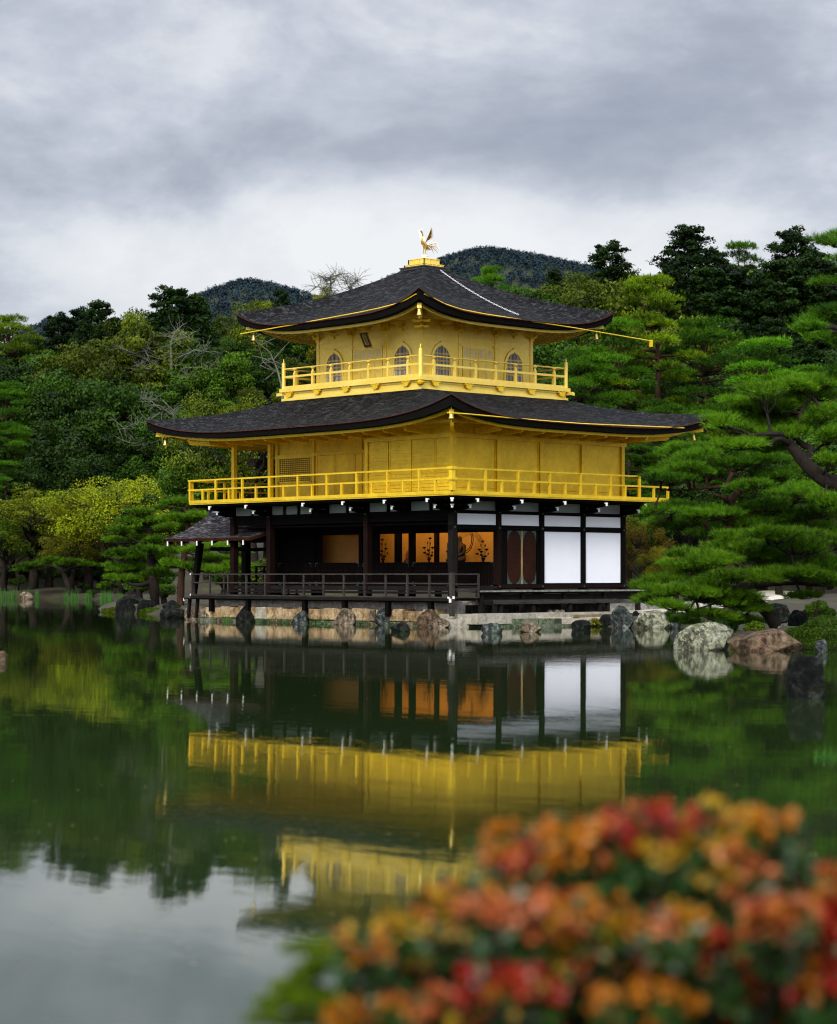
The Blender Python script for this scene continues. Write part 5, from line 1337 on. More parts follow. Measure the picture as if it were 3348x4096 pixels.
def conifer_variant(seed, H=16., W=6.5, nb=120, nl=95, m_=None, bare=.16, ragged=.35):
    rs = np.random.RandomState(seed); C_, rad = [], []; t = MB()
    t.tube([(0, 0, -.6), (rs.uniform(-.1, .1), 0, H * .3), (0, rs.uniform(-.1, .1), H * .65), (0, 0, H * .97)], [.32, .24, .14, .03], 8)
    for i in range(nb):
        f = bare + (1 - bare) * (i + rs.uniform(0, 1)) / nb; a = i * 2.4 + rs.uniform(-.5, .5)
        R_ = W / 2 * min(1, (1.06 - f) * 1.75) ** .75 * rs.uniform(1 - ragged, 1.05) * (.75 + .25 * min(1, (f - bare) * 6 + .3)); z_ = f * H
        tip = Vector((math.cos(a) * R_, math.sin(a) * R_, z_ + R_ * .10)); s0 = Vector((0, 0, z_ - R_ * .18))
        if i % 2 == 0: t.tube([s0, s0.lerp(tip, .6) + Vector((0, 0, .1)), tip], [.05, .035, .015], 4, caps=False)
        for q in ((.55, .8, 1.0) if R_ > 1.2 else (.7, 1.0)):
            c = s0.lerp(tip, q) + Vector(rs.uniform(-.18, .18, 3)); C_.append(tuple(c)); rad.append(rs.uniform(.32, .62) * (.75 + R_ / W))
    C_ = np.array(C_); rad = np.array(rad); P_, N_ = clump_points(C_, rad, nl, rs, flat=.55, upb=.2, thick=.6)
    N_ = unit(N_ + rs.normal(size=N_.shape) * .6)
    cm = crown_mesh('crown', leaf_quads(P_, N_, .26, .10, rs), 4, m_ or CEDAR, rs, nl)
    o = t.build('trunk', BARK, smooth=True); tm = o.data; bpy.data.objects.remove(o); return cm, tm, H

def needles(P_, N_, k, L, w_, cone, rs):
    """k needle triangles fanned around direction N_ at every point P_"""
    n = len(P_); P2 = np.repeat(P_, k, 0); N2 = np.repeat(N_, k, 0)
    d = unit(N2 + rs.normal(size=(n * k, 3)) * cone); s = unit(np.cross(d, rdir(rs, n * k)))
    L_ = L * rs.uniform(.65, 1.2, (n * k, 1)); base = P2 - d * L_ * .05 + N2 * rs.uniform(-.35, .35, (n * k, 1)) * L
    return np.stack([base - s * w_ / 2, base + s * w_ / 2, base + d * L_], 1).reshape(-1, 3)
def pad_tufts(c, rx, ry, rz, n, rs, right=None, fw=None):
    """tuft positions and directions over a flattened dome"""
    a = rs.uniform(0, 2 * np.pi, n); q = np.sqrt(rs.uniform(0, 1, n)); ph = rs.uniform(0, 6.28, 4)
    edge = 1 + .18 * np.sin(3 * a + ph[0]) + .12 * np.sin(7 * a + ph[1]) + .08 * np.sin(13 * a + ph[2])
    x = np.cos(a) * q * edge; y = np.sin(a) * q * edge
    h = np.sqrt(np.maximum(0, 1 - q ** 2)); h = h * (.75 + .25 * np.sin(x * 6 + ph[2]) * np.sin(y * 6 + ph[3])) 
    lvl = rs.uniform(0, 1, n) ** .5
    z = (h * 1.0 - .15) * lvl - .25 * (1 - lvl)
    right = np.array(right if right is not None else (1, 0, 0)); fw = np.array(fw if fw is not None else (0, 1, 0))
    P_ = np.array(c) + np.outer(x * rx, right) + np.outer(y * ry, fw) + np.outer(z * rz, (0, 0, 1))
    N_ = unit(np.outer(x * .9, right) + np.outer(y * .9, fw) + np.outer(.55 + .5 * h, (0, 0, 1)) + rs.normal(size=(n, 3)) * .28)
    return P_, N_
def redpine_variant(seed, H=14., W=7., npad=34, tl=.19, k=8, ntf=230, low=.42, needw=.026):
    rs = np.random.RandomState(seed); t = MB(); b1, b2 = rs.uniform(-.5, .5, 2)
    tp = [Vector((0, 0, -.5)), Vector((b1 * .5, b2 * .3, H * .22)), Vector((b1, b2, H * .45)), Vector((b1 * .4, b2 * 1.2, H * .68)), Vector((0, b2, H * .9))]
    t.tube(tp, [.26, .21, .17, .12, .05], 8); VV = []; 
    for i in range(npad):
        f = low + (1 - low) * (i / (npad - 1)); a = i * 2.4 + rs.uniform(-.4, .4)
        R_ = W / 2 * (1 - ((f - low) / (1 - low)) ** 1.6 * .85) * rs.uniform(.45, 1.0); c = Vector((math.cos(a) * R_, math.sin(a) * R_, H * f + rs.uniform(-.3, .1)))
        g = min(1, f) * 4 / 1.0; i0 = min(3, int(f * 4.3)); s0 = tp[i0].lerp(tp[i0 + 1], .5); s0.z = min(s0.z, c.z)
        t.tube(curve_pts(s0, c - Vector((0, 0, .2)), .04, rs), [.085, .065, .05, .035, .015], 5, caps=False)
        pr = rs.uniform(.55, 1.1) * W / 7
        P_, N_ = pad_tufts(tuple(c), pr, pr * .9, pr * .42, ntf, rs); VV.append(needles(P_, N_, k, tl, needw, .55, rs))
    cm = crown_mesh('crown', np.concatenate(VV), 3, NEEDLE, rs, ntf * k)
    o = t.build('trunk', BARK_R, smooth=True); tm = o.data; bpy.data.objects.remove(o); return cm, tm, H

VAR = {}
VAR['broad'] = [broad_variant(11), broad_variant(12, 11, 8.5, 56), broad_variant(13, 13, 8, 62), broad_variant(14, 10, 9.5, 60, gaps=.35)]
VAR['conifer'] = [conifer_variant(21), conifer_variant(22, 17, 6, 130, 90), conifer_variant(23, 15, 7, 120, 95, ragged=.5)]
VAR['pine'] = [redpine_variant(31), redpine_variant(32, 13, 8, 40), redpine_variant(33, 12, 6.5, 32, low=.32)]
VAR['maple'] = [broad_variant(41, 7., 8., 70, 230, .12, .4, .22), broad_variant(42, 7.5, 7., 60, 230, .12, .5, .25)]
VAR['shrub'] = [broad_variant(51, 2.2, 3.0, 26, 160, .10, .2, .0)]
tree_n = 0
def plant(kind, px_, ytop, D_, col_, label, group=None, name=None, vi=None, wide=1.0, cat='tree', ybase=None):
    global tree_n
    rnd_ = random.Random(tree_n * 17 + 3); tree_n += 1
    cm, tm, H = VAR[kind][vi if vi is not None else tree_n % len(VAR[kind])]
    z0_ = gz(px_, D_); zt = CZ + (HY - ytop) * D_ / FPX; s = max(.25, (zt - z0_) / H)
    r_ = empty(name or {'broad': 'broadleaf_tree', 'conifer': 'conifer_tree', 'pine': 'pine_tree', 'maple': 'maple_tree', 'shrub': 'shrub'}[kind], at(px_, D_, z0_), label, cat, group, rz=rnd_.uniform(0, 6.28))
    sw = (s if s < 1.25 else 1.25 + (s - 1.25) * .5) * wide; r_.scale = (sw, sw, s)
    v_ = rnd_.uniform(.62, 1.38)
    for me_, nm in ((cm, 'crown'), (tm, 'trunk')):
        o = bpy.data.objects.new(nm, me_); COL.objects.link(o); o.parent = r_
        o.color = (*[c * v_ for c in col_], 1)
    return r_
DK, MD, YG, BR, OL, AU = (.60, .72, .8), (1.0, 1.15, 1.0), (2.5, 1.6, .9), (1.5, 1.5, 1.1), (1.75, 1.2, .8), (4.2, 1.15, .6)
ORD = ['leftmost', 'second', 'third', 'fourth', 'fifth', 'sixth', 'seventh', 'eighth', 'ninth', 'tenth', 'eleventh', 'twelfth', 'thirteenth', 'fourteenth', 'fifteenth', 'sixteenth']
WORD = {'broad': ('broadleaf tree', {id(DK): 'dark green', id(MD): 'green', id(YG): 'yellow green', id(BR): 'bright green', id(OL): 'olive'}), 'conifer': ('ragged conifer', None), 'pine': ('cloud shaped pine', None)}
CN = {id(DK): 'dark green', id(MD): 'mid green', id(YG): 'yellow green', id(BR): 'bright green', id(OL): 'olive brown', id(AU): 'orange'}
def row(name_, D_, items):
    items = sorted(items, key=lambda q: q[1])
    for i, it in enumerate(items):
        kind, px_, yt, c = it[:4]; w_ = it[4] if len(it) > 4 else 1.0
        o_ = 'leftmost' if i == 0 else ('rightmost' if i == len(items) - 1 else ORD[i] + ' from the left')
        plant(kind, px_, yt, D_ + (i * 37 % 7 - 3) * .8, c, f'{CN[id(c)]} {WORD[kind][0]}, {o_} in {name_}', 'trees of the ' + name_, wide=w_)
row('skyline row, left side', 196, [('pine', 25, 1262, OL), ('broad', 120, 1325, MD), ('conifer', 235, 1262, DK), ('conifer', 320, 1240, DK), ('conifer', 392, 1212, DK), ('broad', 475, 1245, OL, .8), ('broad', 566, 1242, OL, .7),
    ('conifer', 690, 1158, DK, 1.25), ('conifer', 775, 1185, MD, 1.1), ('broad', 905, 1340, DK), ('broad', 1000, 1192, YG, .8), ('conifer', 1125, 1165, DK, .8), ('broad', 1210, 1290, MD)])
row('second row, left side', 185, [('broad', 40, 1425, DK), ('broad', 170, 1400, MD), ('broad', 300, 1370, YG), ('broad', 420, 1350, DK), ('broad', 580, 1250, YG, .9), ('broad', 640, 1320, OL), ('broad', 740, 1345, MD), ('broad', 850, 1380, BR), ('broad', 960, 1350, MD), ('broad', 1060, 1400, MD), ('broad', 1170, 1430, OL)])
row('third row, left side', 178, [('pine', 20, 1530, MD), ('broad', 150, 1530, MD), ('broad', 300, 1500, DK), ('broad', 450, 1490, MD), ('broad', 590, 1470, DK), ('broad', 740, 1500, BR), ('broad', 880, 1540, MD), ('broad', 1010, 1545, YG, .8), ('broad', 1130, 1540, YG, .7)])
row('fourth row, left side', 172, [('pine', 50, 1690, MD), ('broad', 210, 1670, DK), ('broad', 370, 1640, MD), ('broad', 520, 1660, DK), ('broad', 660, 1650, MD), ('broad', 800, 1680, MD), ('broad', 930, 1740, DK)])
row('fifth row, left side', 167, [('pine', 20, 1850, DK), ('broad', 130, 1850, DK), ('broad', 330, 1810, DK), ('broad', 560, 1840, DK), ('broad', 760, 1860, MD), ('broad', 900, 1900, DK)])
row('thicket seen through the veranda', 122, [('broad', 830, 1780, MD), ('broad', 960, 1640, DK), ('pine', 1060, 1720, MD), ('broad', 1180, 1720, DK), ('broad', 1320, 1760, DK)])
row('skyline row, right side', 152, [('pine', 1958, 1065, MD, .6), ('broad', 2080, 1085, MD, .9), ('broad', 2150, 1150, OL, .8), ('conifer', 2215, 1085, DK, .8), ('broad', 2300, 1085, OL, .8), ('conifer', 2440, 978, DK, 1.2), ('broad', 2555, 1075, OL, .7),
    ('conifer', 2650, 1100, DK, .8), ('conifer', 2755, 915, DK, 1.3), ('conifer', 2860, 1005, DK), ('pine', 2965, 980, DK, .8), ('broad', 3060, 1060, YG), ('conifer', 3172, 925, DK, 1.2), ('conifer', 3270, 1015, DK)])
row('second row, right side', 137, [('broad', 1900, 1190, MD), ('broad', 2010, 1180, DK), ('conifer', 2120, 1180, MD), ('broad', 2240, 1200, DK), ('broad', 2370, 1150, OL), ('broad', 2480, 1090, YG, .8), ('broad', 2590, 1120, OL), ('conifer', 2700, 1060, DK), ('conifer', 2820, 1080, DK, 1.3), ('conifer', 2920, 1070, DK, 1.3), ('conifer', 3030, 1090, DK, 1.3), ('conifer', 3120, 1050, DK, 1.3), ('conifer', 3230, 1040, DK, 1.3), ('conifer', 3330, 1060, DK, 1.3)])
row('third row, right side', 126, [('broad', 2130, 1340, MD), ('broad', 2260, 1300, MD), ('broad', 2390, 1290, YG, .7), ('broad', 2700, 1270, YG, .8), ('broad', 2790, 1260, YG, .7), ('conifer', 2950, 1290, DK), ('conifer', 3090, 1280, DK), ('conifer', 3220, 1300, DK), ('broad', 3330, 1400, DK)])
row('fourth row, right side', 117, [('broad', 1950, 1500, DK), ('broad', 2080, 1480, MD), ('broad', 2230, 1450, DK), ('broad', 2700, 1440, DK), ('broad', 2880, 1480, DK), ('broad', 3040, 1500, DK), ('broad', 3200, 1520, DK), ('broad', 3320, 1560, YG, .6)])
row('pine row, right side', 108, [('pine', 2460, 1290, MD, 1.0), ('pine', 2585, 1100, OL, .95), ('pine', 2800, 1275, MD, 1.15), ('pine', 3045, 1365, MD, 1.2), ('pine', 2340, 1400, MD, .9), ('pine', 3240, 1460, MD, 1.)])
row('low thicket behind the right pines', 101, [('pine', 2520, 1660, MD), ('pine', 2660, 1600, DK), ('broad', 2600, 1850, DK), ('pine', 2800, 1640, MD), ('broad', 2960, 1700, DK), ('broad', 3120, 1720, DK), ('broad', 3280, 1700, MD), ('broad', 2760, 1900, DK), ('broad', 2500, 1990, OL, .7)])
for i_, (D_, k_, y_) in enumerate([(196, 'conifer', 1300), (185, 'broad', 1420), (172, 'broad', 1650), (162, 'broad', 1900), (152, 'conifer', 1050), (137, 'conifer', 1150), (117, 'broad', 1500), (100, 'pine', 1700)]):
    for j_ in range(4):
        plant(k_, (-110 - 190 * j_) if i_ < 4 else (3460 + 200 * j_), y_ + 30 * (j_ % 2), D_ + j_, DK if k_ != 'pine' else MD, 'dark forest tree standing outside the left edge of the photo' if i_ < 4 else 'dark forest tree standing outside the right edge of the photo', 'forest trees beyond the ' + ('left' if i_ < 4 else 'right') + ' edge')
plant('maple', 470, 1885, 155, (5.2, 2.9, 1.1), 'bright yellow maple on the left bank', vi=0, wide=1.15)
plant('maple', 350, 1935, 159, (5.0, 2.6, 1.1), 'yellow maple left of and behind the bright yellow one', vi=1, wide=1.1)
plant('maple', 130, 1950, 161, (3.6, 2.0, 1.), 'olive yellow maple with drooping crown on the far left bank', vi=1, wide=1.3)
plant('maple', 20, 2060, 161, (2.0, 1.6, .9), 'dull green maple cut by the left edge', vi=0, wide=1.)
plant('maple', 290, 2090, 157.5, (3.2, 1.5, .9), 'low rusty maple between the yellow ones on the left bank', vi=0, wide=1.)
plant('maple', 2560, 2080, 92, (5.0, 1.5, .6), 'small orange maple behind the right corner of the white wall', vi=1, wide=.8)
plant('maple', 2640, 2180, 90, (4.0, 1.7, .6), 'low golden maple right of the small orange maple', vi=0, wide=.8)
plant('maple', 1010, 1560, 118, (3.6, 2.2, .9), 'yellow green tree top above the left slope of the lower roof', vi=0, wide=.8)
for i, (px_, yt, D_, c, lab) in enumerate([(70, 2290, 161, MD, 'rounded shrub beside the pale stone on the far left bank'), (370, 2350, 153, MD, 'small shrub at the water on the left bank'), (330, 2320, 158, DK, 'dark low shrub behind the left bank'),
    (660, 2310, 104, BR, 'bright shrub under the left pines'), (3270, 2378, 63, (1.6, 1.5, .9), 'rounded light green shrub on the right bank'), (2700, 2418, 71, DK, 'low dark shrub at the end of the stone landing'),
    (2920, 2420, 58, MD, 'low shrub under the leaning pine'), (1920, 2300, 100, DK, 'dark shrub behind the side deck'), (2660, 2260, 86, DK, 'dark green shrub behind the orange maple'), (900, 2200, 112, MD, 'green shrub seen under the small grey roof'),
    (1040, 2190, 113, OL, 'olive shrub seen between the left columns'), (3010, 2360, 80, BR, 'bright shrub behind the leaning pine trunk'), (200, 2240, 163, DK, 'wide dark shrub under the olive maple'), (20, 2270, 166, DK, 'dark shrub at the left edge behind the reeds'), (110, 2250, 168, DK, 'dark shrub left of the pale bank stone'), (310, 2255, 166, DK, 'dark shrub behind the leaning bank tree'), (400, 2260, 163, DK, 'dark shrub under the yellow maple trunks'), (540, 2240, 150, DK, 'dark shrub behind the islet rocks'), (560, 2290, 120, MD, 'green shrub at the back of the islet'), (480, 2200, 162, DK, 'wide dark shrub under the yellow maple'), (620, 2230, 125, DK, 'dark shrub behind the islet pine')]):
    plant('shrub', px_, yt, D_, c, lab, wide=1.3 if i > 11 else 1.0, cat='shrub')

# ------------------------------------------------------------------ pines trained by hand: limbs and pads where the photograph has them
RG, FW = np.array(RGT), np.array(FWD)
def trained_pine(lab, D_, base, trunk, limbs, pads, col_, seed, L=.13, w_=.009, k=13, dens=1.0, tr=.16, name='pine_tree', group=None, barkm=None, dv=1.0):
    """trunk / limbs: [(px, py, dD, radius)...]; pads: (px, py, rx, ry) in photograph pixels at distance D_"""
    rs = np.random.RandomState(seed); b0 = at(*base[:2], z=base[2] if len(base) > 2 else gz(*base[:2]))
    root = empty(name, b0, lab, 'tree', group); t = MB()
    def P3(q): return at(q[0], D_ + q[2], py=q[1])
    pts = [b0 - Vector((0, 0, .3))] + [P3(q) for q in trunk]
    def smooth_path(p):
        out_ = []
        for i in range(len(p) - 1):
            p0, p1, p2, p3 = p[max(i - 1, 0)], p[i], p[i + 1], p[min(i + 2, len(p) - 1)]
            for j in range(5):
                f = j / 5; out_.append(.5 * ((2 * p1) + (p2 - p0) * f + (2 * p0 - 5 * p1 + 4 * p2 - p3) * f * f + (3 * p1 - p0 - 3 * p2 + p3) * f ** 3))
        return out_ + [p[-1]]
    def rads(rr): 
        out_ = []
        for i in range(len(rr) - 1): out_ += [lerp(rr[i], rr[i + 1], j / 5) for j in range(5)]
        return out_ + [rr[-1]]
    sp_ = smooth_path(pts); nodes = list(sp_)
    def knob(path, r_): return [r * (1 + .12 * mnoise.noise(p * 3)) for p, r in zip(path, r_)]
    t.tube(sp_, knob(sp_, rads([tr] + [q[3] for q in trunk])), 10)
    for lb in limbs:
        lp_ = smooth_path([P3(q) for q in lb]); t.tube(lp_, knob(lp_, rads([q[3] for q in lb])), 8); nodes += lp_
    VV = []; tt = []
    for i, pd in enumerate(pads):
        px_, py_, rx, ry = pd[:4]; ry *= 1.25; dd = pd[4] if len(pd) > 4 else rs.uniform(-1.0, 1.0) * dv
        c = at(px_, D_ + dd, py=py_); RX, RZ = rx * D_ / FPX, ry * D_ / FPX; RY = RX * rs.uniform(.6, .9)
        AA, NN = [], []
        for q_ in range(5):
            f_ = .58 if q_ else .8; a_ = q_ * 1.6 + rs.uniform(-.4, .4); o_ = np.array(c) + (RG * math.cos(a_) * RX * .52 + FW * math.sin(a_) * RY * .52 + np.array([0, 0, rs.uniform(-.45, .4) * RZ])) * (q_ > 0)
            A_, N_ = pad_tufts(tuple(o_), RX * f_, RY * f_, RZ * f_ * .85, int(dens * 250 * RX * RY) + 12, rs, RG, FW); AA.append(A_); NN.append(N_)
        A_, N_ = np.concatenate(AA), np.concatenate(NN); n = len(A_)
        VV.append(needles(A_, N_, k, L, w_, .46, rs)); base_t = rs.uniform(.3, .8); tt.append(np.clip(np.repeat(base_t + rs.uniform(-.45, .45, n), k), 0, 1))
        # twigs from the nearest wood into the pad
        near = min(nodes, key=lambda q: (q - c).length); cc = c - Vector((0, 0, RZ * .45))
        tw = curve_pts(near, cc, .03, rs, 5, .10); t.tube(tw, [.04, .034, .028, .02, .012], 6, caps=False)
        for j in rs.choice(n, min(n, 16), False):
            q = Vector(A_[j]); s0 = tw[rs.randint(2, 5)]; t.tube([s0, s0.lerp(q, .5) - Vector((0, 0, RZ * .2)), q], [.014, .010, .005], 4, caps=False)
    V_ = np.concatenate(VV) - np.array(b0)
    cr = np_mesh('crown', V_, 3, NEEDLE, root, tint=np.concatenate(tt)); cr.color = (*col_, 1)
    t.build('trunk', barkm or BARK, root, smooth=True)
    return root
trained_pine('leaning black pine at the right bank with a thick slanting trunk and wide low branches', 55, (3132, 55.5, .3),
    [(3080, 2460, 0, .17), (3010, 2400, 0, .16), (2955, 2362, 0, .15), (3030, 2335, .5, .12), (3180, 2325, .8, .10), (3340, 2340, 1, .08)],
    [[(2955, 2362, 0, .11), (2880, 2345, -.4, .07), (2780, 2342, -.6, .05), (2690, 2350, -.8, .03)], [(3030, 2335, .5, .09), (3010, 2290, 0, .06), (2950, 2255, 0, .04), (2870, 2240, 0, .03)], [(3180, 2325, .8, .09), (3200, 2270, .4, .06), (3150, 2210, 0, .04), (3080, 2180, 0, .03)],
     [(2880, 2345, -.4, .05), (2895, 2390, -.8, .035), (2840, 2420, -1, .025), (2770, 2440, -1.1, .015)]],
    [(2660, 2315, 95, 38), (2760, 2275, 120, 42), (2850, 2235, 115, 42), (2960, 2200, 140, 48), (3070, 2235, 140, 50), (3180, 2190, 130, 46), (3290, 2250, 110, 52), (2780, 2365, 120, 38, -1.2), (2650, 2365, 80, 34, -.8), (2890, 2320, 130, 42, -1.),
     (3040, 2300, 120, 40, -.9), (3190, 2290, 110, 42), (3310, 2320, 90, 42), (2600, 2400, 62, 32, 0), (2690, 2425, 80, 26, -1.2), (2840, 2462, 100, 30, -.8), (2965, 2478, 105, 30, .8), (2740, 2482, 70, 22, .3), (3120, 2150, 110, 42), (3280, 2165, 90, 44), (3060, 2130, 80, 30), (2920, 2150, 70, 26), (2560, 2345, 40, 20), (2735, 2210, 70, 26), (2900, 2412, 100, 26, -.5), (3000, 2435, 80, 24, -.3), (2820, 2400, 80, 24, -.6), (2960, 2385, 90, 24, -.8), (3210, 2385, 70, 20, .5)],
    (1.2, 1.12, 1.0), 61, L=.17)
trained_pine('pine behind the leaning one with twisted branches reaching left over the gold railing', 61, (2915, 61),
    [(2915, 2250, 0, .16), (2912, 2138, 0, .15), (2918, 2060, 0, .13), (2925, 2000, .2, .11), (2985, 1930, .3, .09), (3031, 1862, .3, .07)],
    [[(2985, 1930, .3, .08), (2932, 1896, -.3, .07), (2915, 1925, -.4, .06), (2902, 1944, -.5, .055), (2833, 1950, -.7, .045), (2740, 1960, -.8, .03), (2643, 1959, -.9, .02)], [(2912, 2138, 0, .09), (2840, 2120, -.4, .06), (2800, 2070, -.5, .05), (2740, 2040, -.6, .035), (2690, 2045, -.6, .02)],
     [(2912, 2110, 0, .08), (2990, 2060, .3, .06), (3080, 2040, .4, .04), (3160, 2050, .4, .03)], [(2915, 2020, .1, .08), (2900, 1995, -.4, .06), (2850, 1975, -.6, .04)]],
    [(2690, 1915, 105, 32), (2640, 1900, 55, 26), (2770, 1830, 110, 42), (2700, 1800, 80, 30), (2860, 1795, 130, 46), (2950, 1850, 130, 46), (2760, 1880, 90, 34), (3040, 1830, 110, 44), (2850, 1895, 90, 30), (3110, 1900, 110, 46), (3000, 1940, 90, 36), (3200, 1960, 110, 46),
     (2690, 2025, 100, 34), (2780, 2060, 95, 32), (2870, 2055, 110, 38), (2650, 2085, 75, 30), (2970, 2085, 110, 40), (3080, 2025, 120, 42), (2750, 2105, 100, 30), (3150, 2090, 110, 42), (3250, 2050, 110, 46), (3320, 1990, 80, 50), (3180, 1990, 100, 40), (3310, 2110, 90, 50), (2610, 2040, 45, 22), (2830, 2130, 80, 28)],
    (1.0, 1.05, 1.0), 62, L=.16, barkm=BARK_R, dv=1.4)
trained_pine('large pine with a thick bent branch coming in from the right edge', 50, (3560, 51),
    [(3500, 2100, 0, .19), (3420, 1960, 0, .18), (3348, 1938, 0, .18), (3290, 1914, 0, .17), (3225, 1858, 0, .15), (3190, 1815, 0, .14), (3160, 1776, 0, .12), (3150, 1745, 0, .09)],
    [[(3225, 1858, 0, .11), (3245, 1800, .3, .09), (3215, 1780, .4, .08), (3190, 1755, .4, .06), (3200, 1700, .4, .04)], [(3160, 1776, 0, .09), (3120, 1755, -.3, .06), (3090, 1765, -.4, .05), (3083, 1790, -.4, .03)], [(3150, 1745, 0, .08), (3100, 1735, -.4, .05), (3000, 1740, -.6, .03)], [(3200, 1700, .4, .05), (3210, 1640, .4, .05), (3250, 1590, .3, .03)]],
    [(2930, 1725, 95, 34), (2880, 1690, 70, 30), (3010, 1700, 110, 40), (3080, 1650, 130, 42), (2990, 1620, 100, 34), (3130, 1600, 120, 42), (3250, 1580, 110, 42), (3050, 1560, 90, 34), (3200, 1700, 130, 46), (3310, 1650, 90, 50), (3110, 1735, 120, 36), (3270, 1530, 110, 40), (3180, 1540, 80, 34), (2960, 1780, 100, 36), (3060, 1790, 90, 34), (3330, 1740, 70, 50), (3330, 1850, 60, 44), (3300, 2010, 80, 40)],
    (1.25, 1.2, 1.0), 63, L=.17)
trained_pine('pine whose branch tips come in at the upper right edge', 42, (4560, 43),
    [(4480, 1900, 0, .2), (4300, 1500, 0, .17), (4000, 1150, 0, .12), (3750, 960, 0, .06)],
    [[(4200, 1400, 0, .08), (3800, 1380, 0, .07), (3480, 1350, 0, .06), (3360, 1320, 0, .03)], [(3950, 1100, 0, .07), (3700, 1060, 0, .06), (3450, 1020, 0, .04), (3340, 985, 0, .02)], [(4050, 1200, 0, .07), (3700, 1190, 0, .06), (3480, 1180, 0, .04), (3380, 1150, 0, .02)]],
    [(3310, 965, 62, 22), (3370, 940, 60, 22), (3380, 1040, 70, 30), (3290, 1285, 95, 32), (3350, 1240, 90, 36), (3230, 1310, 60, 22), (3320, 1130, 70, 28), (3350, 1370, 80, 34), (3280, 1350, 60, 24), (3370, 1480, 60, 40)],
    (.85, .95, 1.0), 64, L=.15)
trained_pine('cloud pruned pine on the left islet with a stout dark trunk', 99, (625, 99.5),
    [(615, 2350, 0, .26), (604, 2280, 0, .22), (606, 2180, 0, .18), (596, 2120, 0, .14), (570, 2085, 0, .08)],
    [[(606, 2190, 0, .11), (585, 2180, -.4, .08), (560, 2172, -.6, .05)], [(606, 2200, 0, .12), (640, 2190, -.4, .08), (678, 2186, -.5, .05)], [(604, 2330, 0, .14), (560, 2340, -.5, .09), (520, 2335, -.6, .06), (480, 2310, -.6, .03)]],
    [(560, 2052, 55, 20), (515, 2085, 50, 20), (610, 2080, 60, 20), (650, 2115, 60, 24), (560, 2120, 70, 24), (480, 2125, 50, 22), (455, 2165, 40, 20), (530, 2165, 60, 22), (630, 2160, 60, 22), (600, 2200, 60, 20), (470, 2210, 55, 22), (540, 2225, 70, 24), (650, 2235, 60, 24), (470, 2270, 55, 22), (550, 2275, 70, 24), (630, 2290, 70, 24), (480, 2315, 60, 18), (580, 2325, 80, 22), (430, 2345, 40, 14), (680, 2260, 40, 20)],
    (1.15, 1.1, 1.0), 65, L=.20, w_=.02, k=10, dens=.55, dv=1.2)
trained_pine('slender red trunked pine leaning behind the small grey roof', 96, (722, 96),
    [(724, 2330, 0, .16), (734, 2240, 0, .14), (746, 2170, 0, .12), (752, 2080, 0, .10), (735, 2030, 0, .06)],
    [[(746, 2175, 0, .07), (725, 2180, -.3, .05), (715, 2176, -.3, .03)], [(750, 2085, 0, .07), (772, 2045, -.3, .05), (800, 2020, -.3, .03)]],
    [(700, 2010, 60, 15), (755, 2015, 50, 16), (660, 2030, 40, 15), (700, 2072, 70, 20), (770, 2078, 60, 20), (665, 2110, 50, 20), (740, 2110, 60, 20), (800, 2060, 60, 20), (700, 2200, 60, 20), (800, 2195, 70, 18), (870, 2190, 80, 20), (830, 2235, 80, 22), (900, 2240, 70, 20), (700, 2260, 60, 22), (790, 2275, 70, 20), (950, 2215, 60, 22), (870, 2275, 80, 18), (960, 2265, 60, 18)],
    (1.3, 1.2, 1.0), 66, L=.20, w_=.02, k=10, dens=.6, barkm=BARK_R, dv=1.5)
trained_pine('dark leaning tree at the water on the left bank', 155.5, (285, 155.5),
    [(275, 2350, 0, .22), (262, 2310, 0, .20), (248, 2285, 0, .17), (215, 2265, 0, .09), (150, 2258, 0, .05)], [[(248, 2285, 0, .10), (300, 2270, 0, .08), (340, 2265, 0, .05)]],
    [(130, 2260, 60, 14), (200, 2245, 60, 16), (280, 2250, 60, 16), (340, 2262, 50, 14), (90, 2280, 40, 12)], (.8, .75, .9), 67, L=.25, w_=.035, k=9, dens=.25)

# silvery half dead tree and bare twigs
def bare_tree(lab, D_, base, paths, name='dead_tree', twig=1.0, m_=None, seed=1, r0=.12):
    rs = np.random.RandomState(seed); b0 = at(*base, z=gz(*base)); root = empty(name, b0, lab, 'tree'); t = MB(); br = t
    for i, pth in enumerate(paths):
        pts = [at(q[0], D_ + rs.uniform(-.5, .5), py=q[1]) for q in pth]; n = len(pts)
        rr = [r0 * (1.5 if i == 0 else .75) * (1 - .8 * j / (n - 1)) for j in range(n)]
        if i: br = MB()
        (t if i == 0 else br).tube(([b0] + pts) if i == 0 else pts, ([r0 * 1.8] + rr) if i == 0 else rr, 6)
        for j in range(int(7 * twig)):
            f = rs.uniform(.25, 1) * (n - 1); k_ = min(int(f), n - 2); s0 = pts[k_].lerp(pts[k_ + 1], f - k_)
            d = unit(np.array([RG * rs.uniform(-1, 1) + np.array([0, 0, 1]) * rs.uniform(-.5, .8)]))[0]; e = s0 + Vector(d) * rs.uniform(.5, 1.6)
            br.tube([s0, s0.lerp(e, .5) + Vector(rs.uniform(-.12, .12, 3)), e], [.028, .02, .009], 4, caps=False)
            e2_ = s0.lerp(e, .6); br.tube([e2_, e2_ + Vector(rs.uniform(-.5, .5, 3))], [.014, .006], 4, caps=False)
        if i: br.build('branch', m_ or BARK_S, root, smooth=True)
    t.build('trunk', m_ or BARK_S, root, smooth=True)
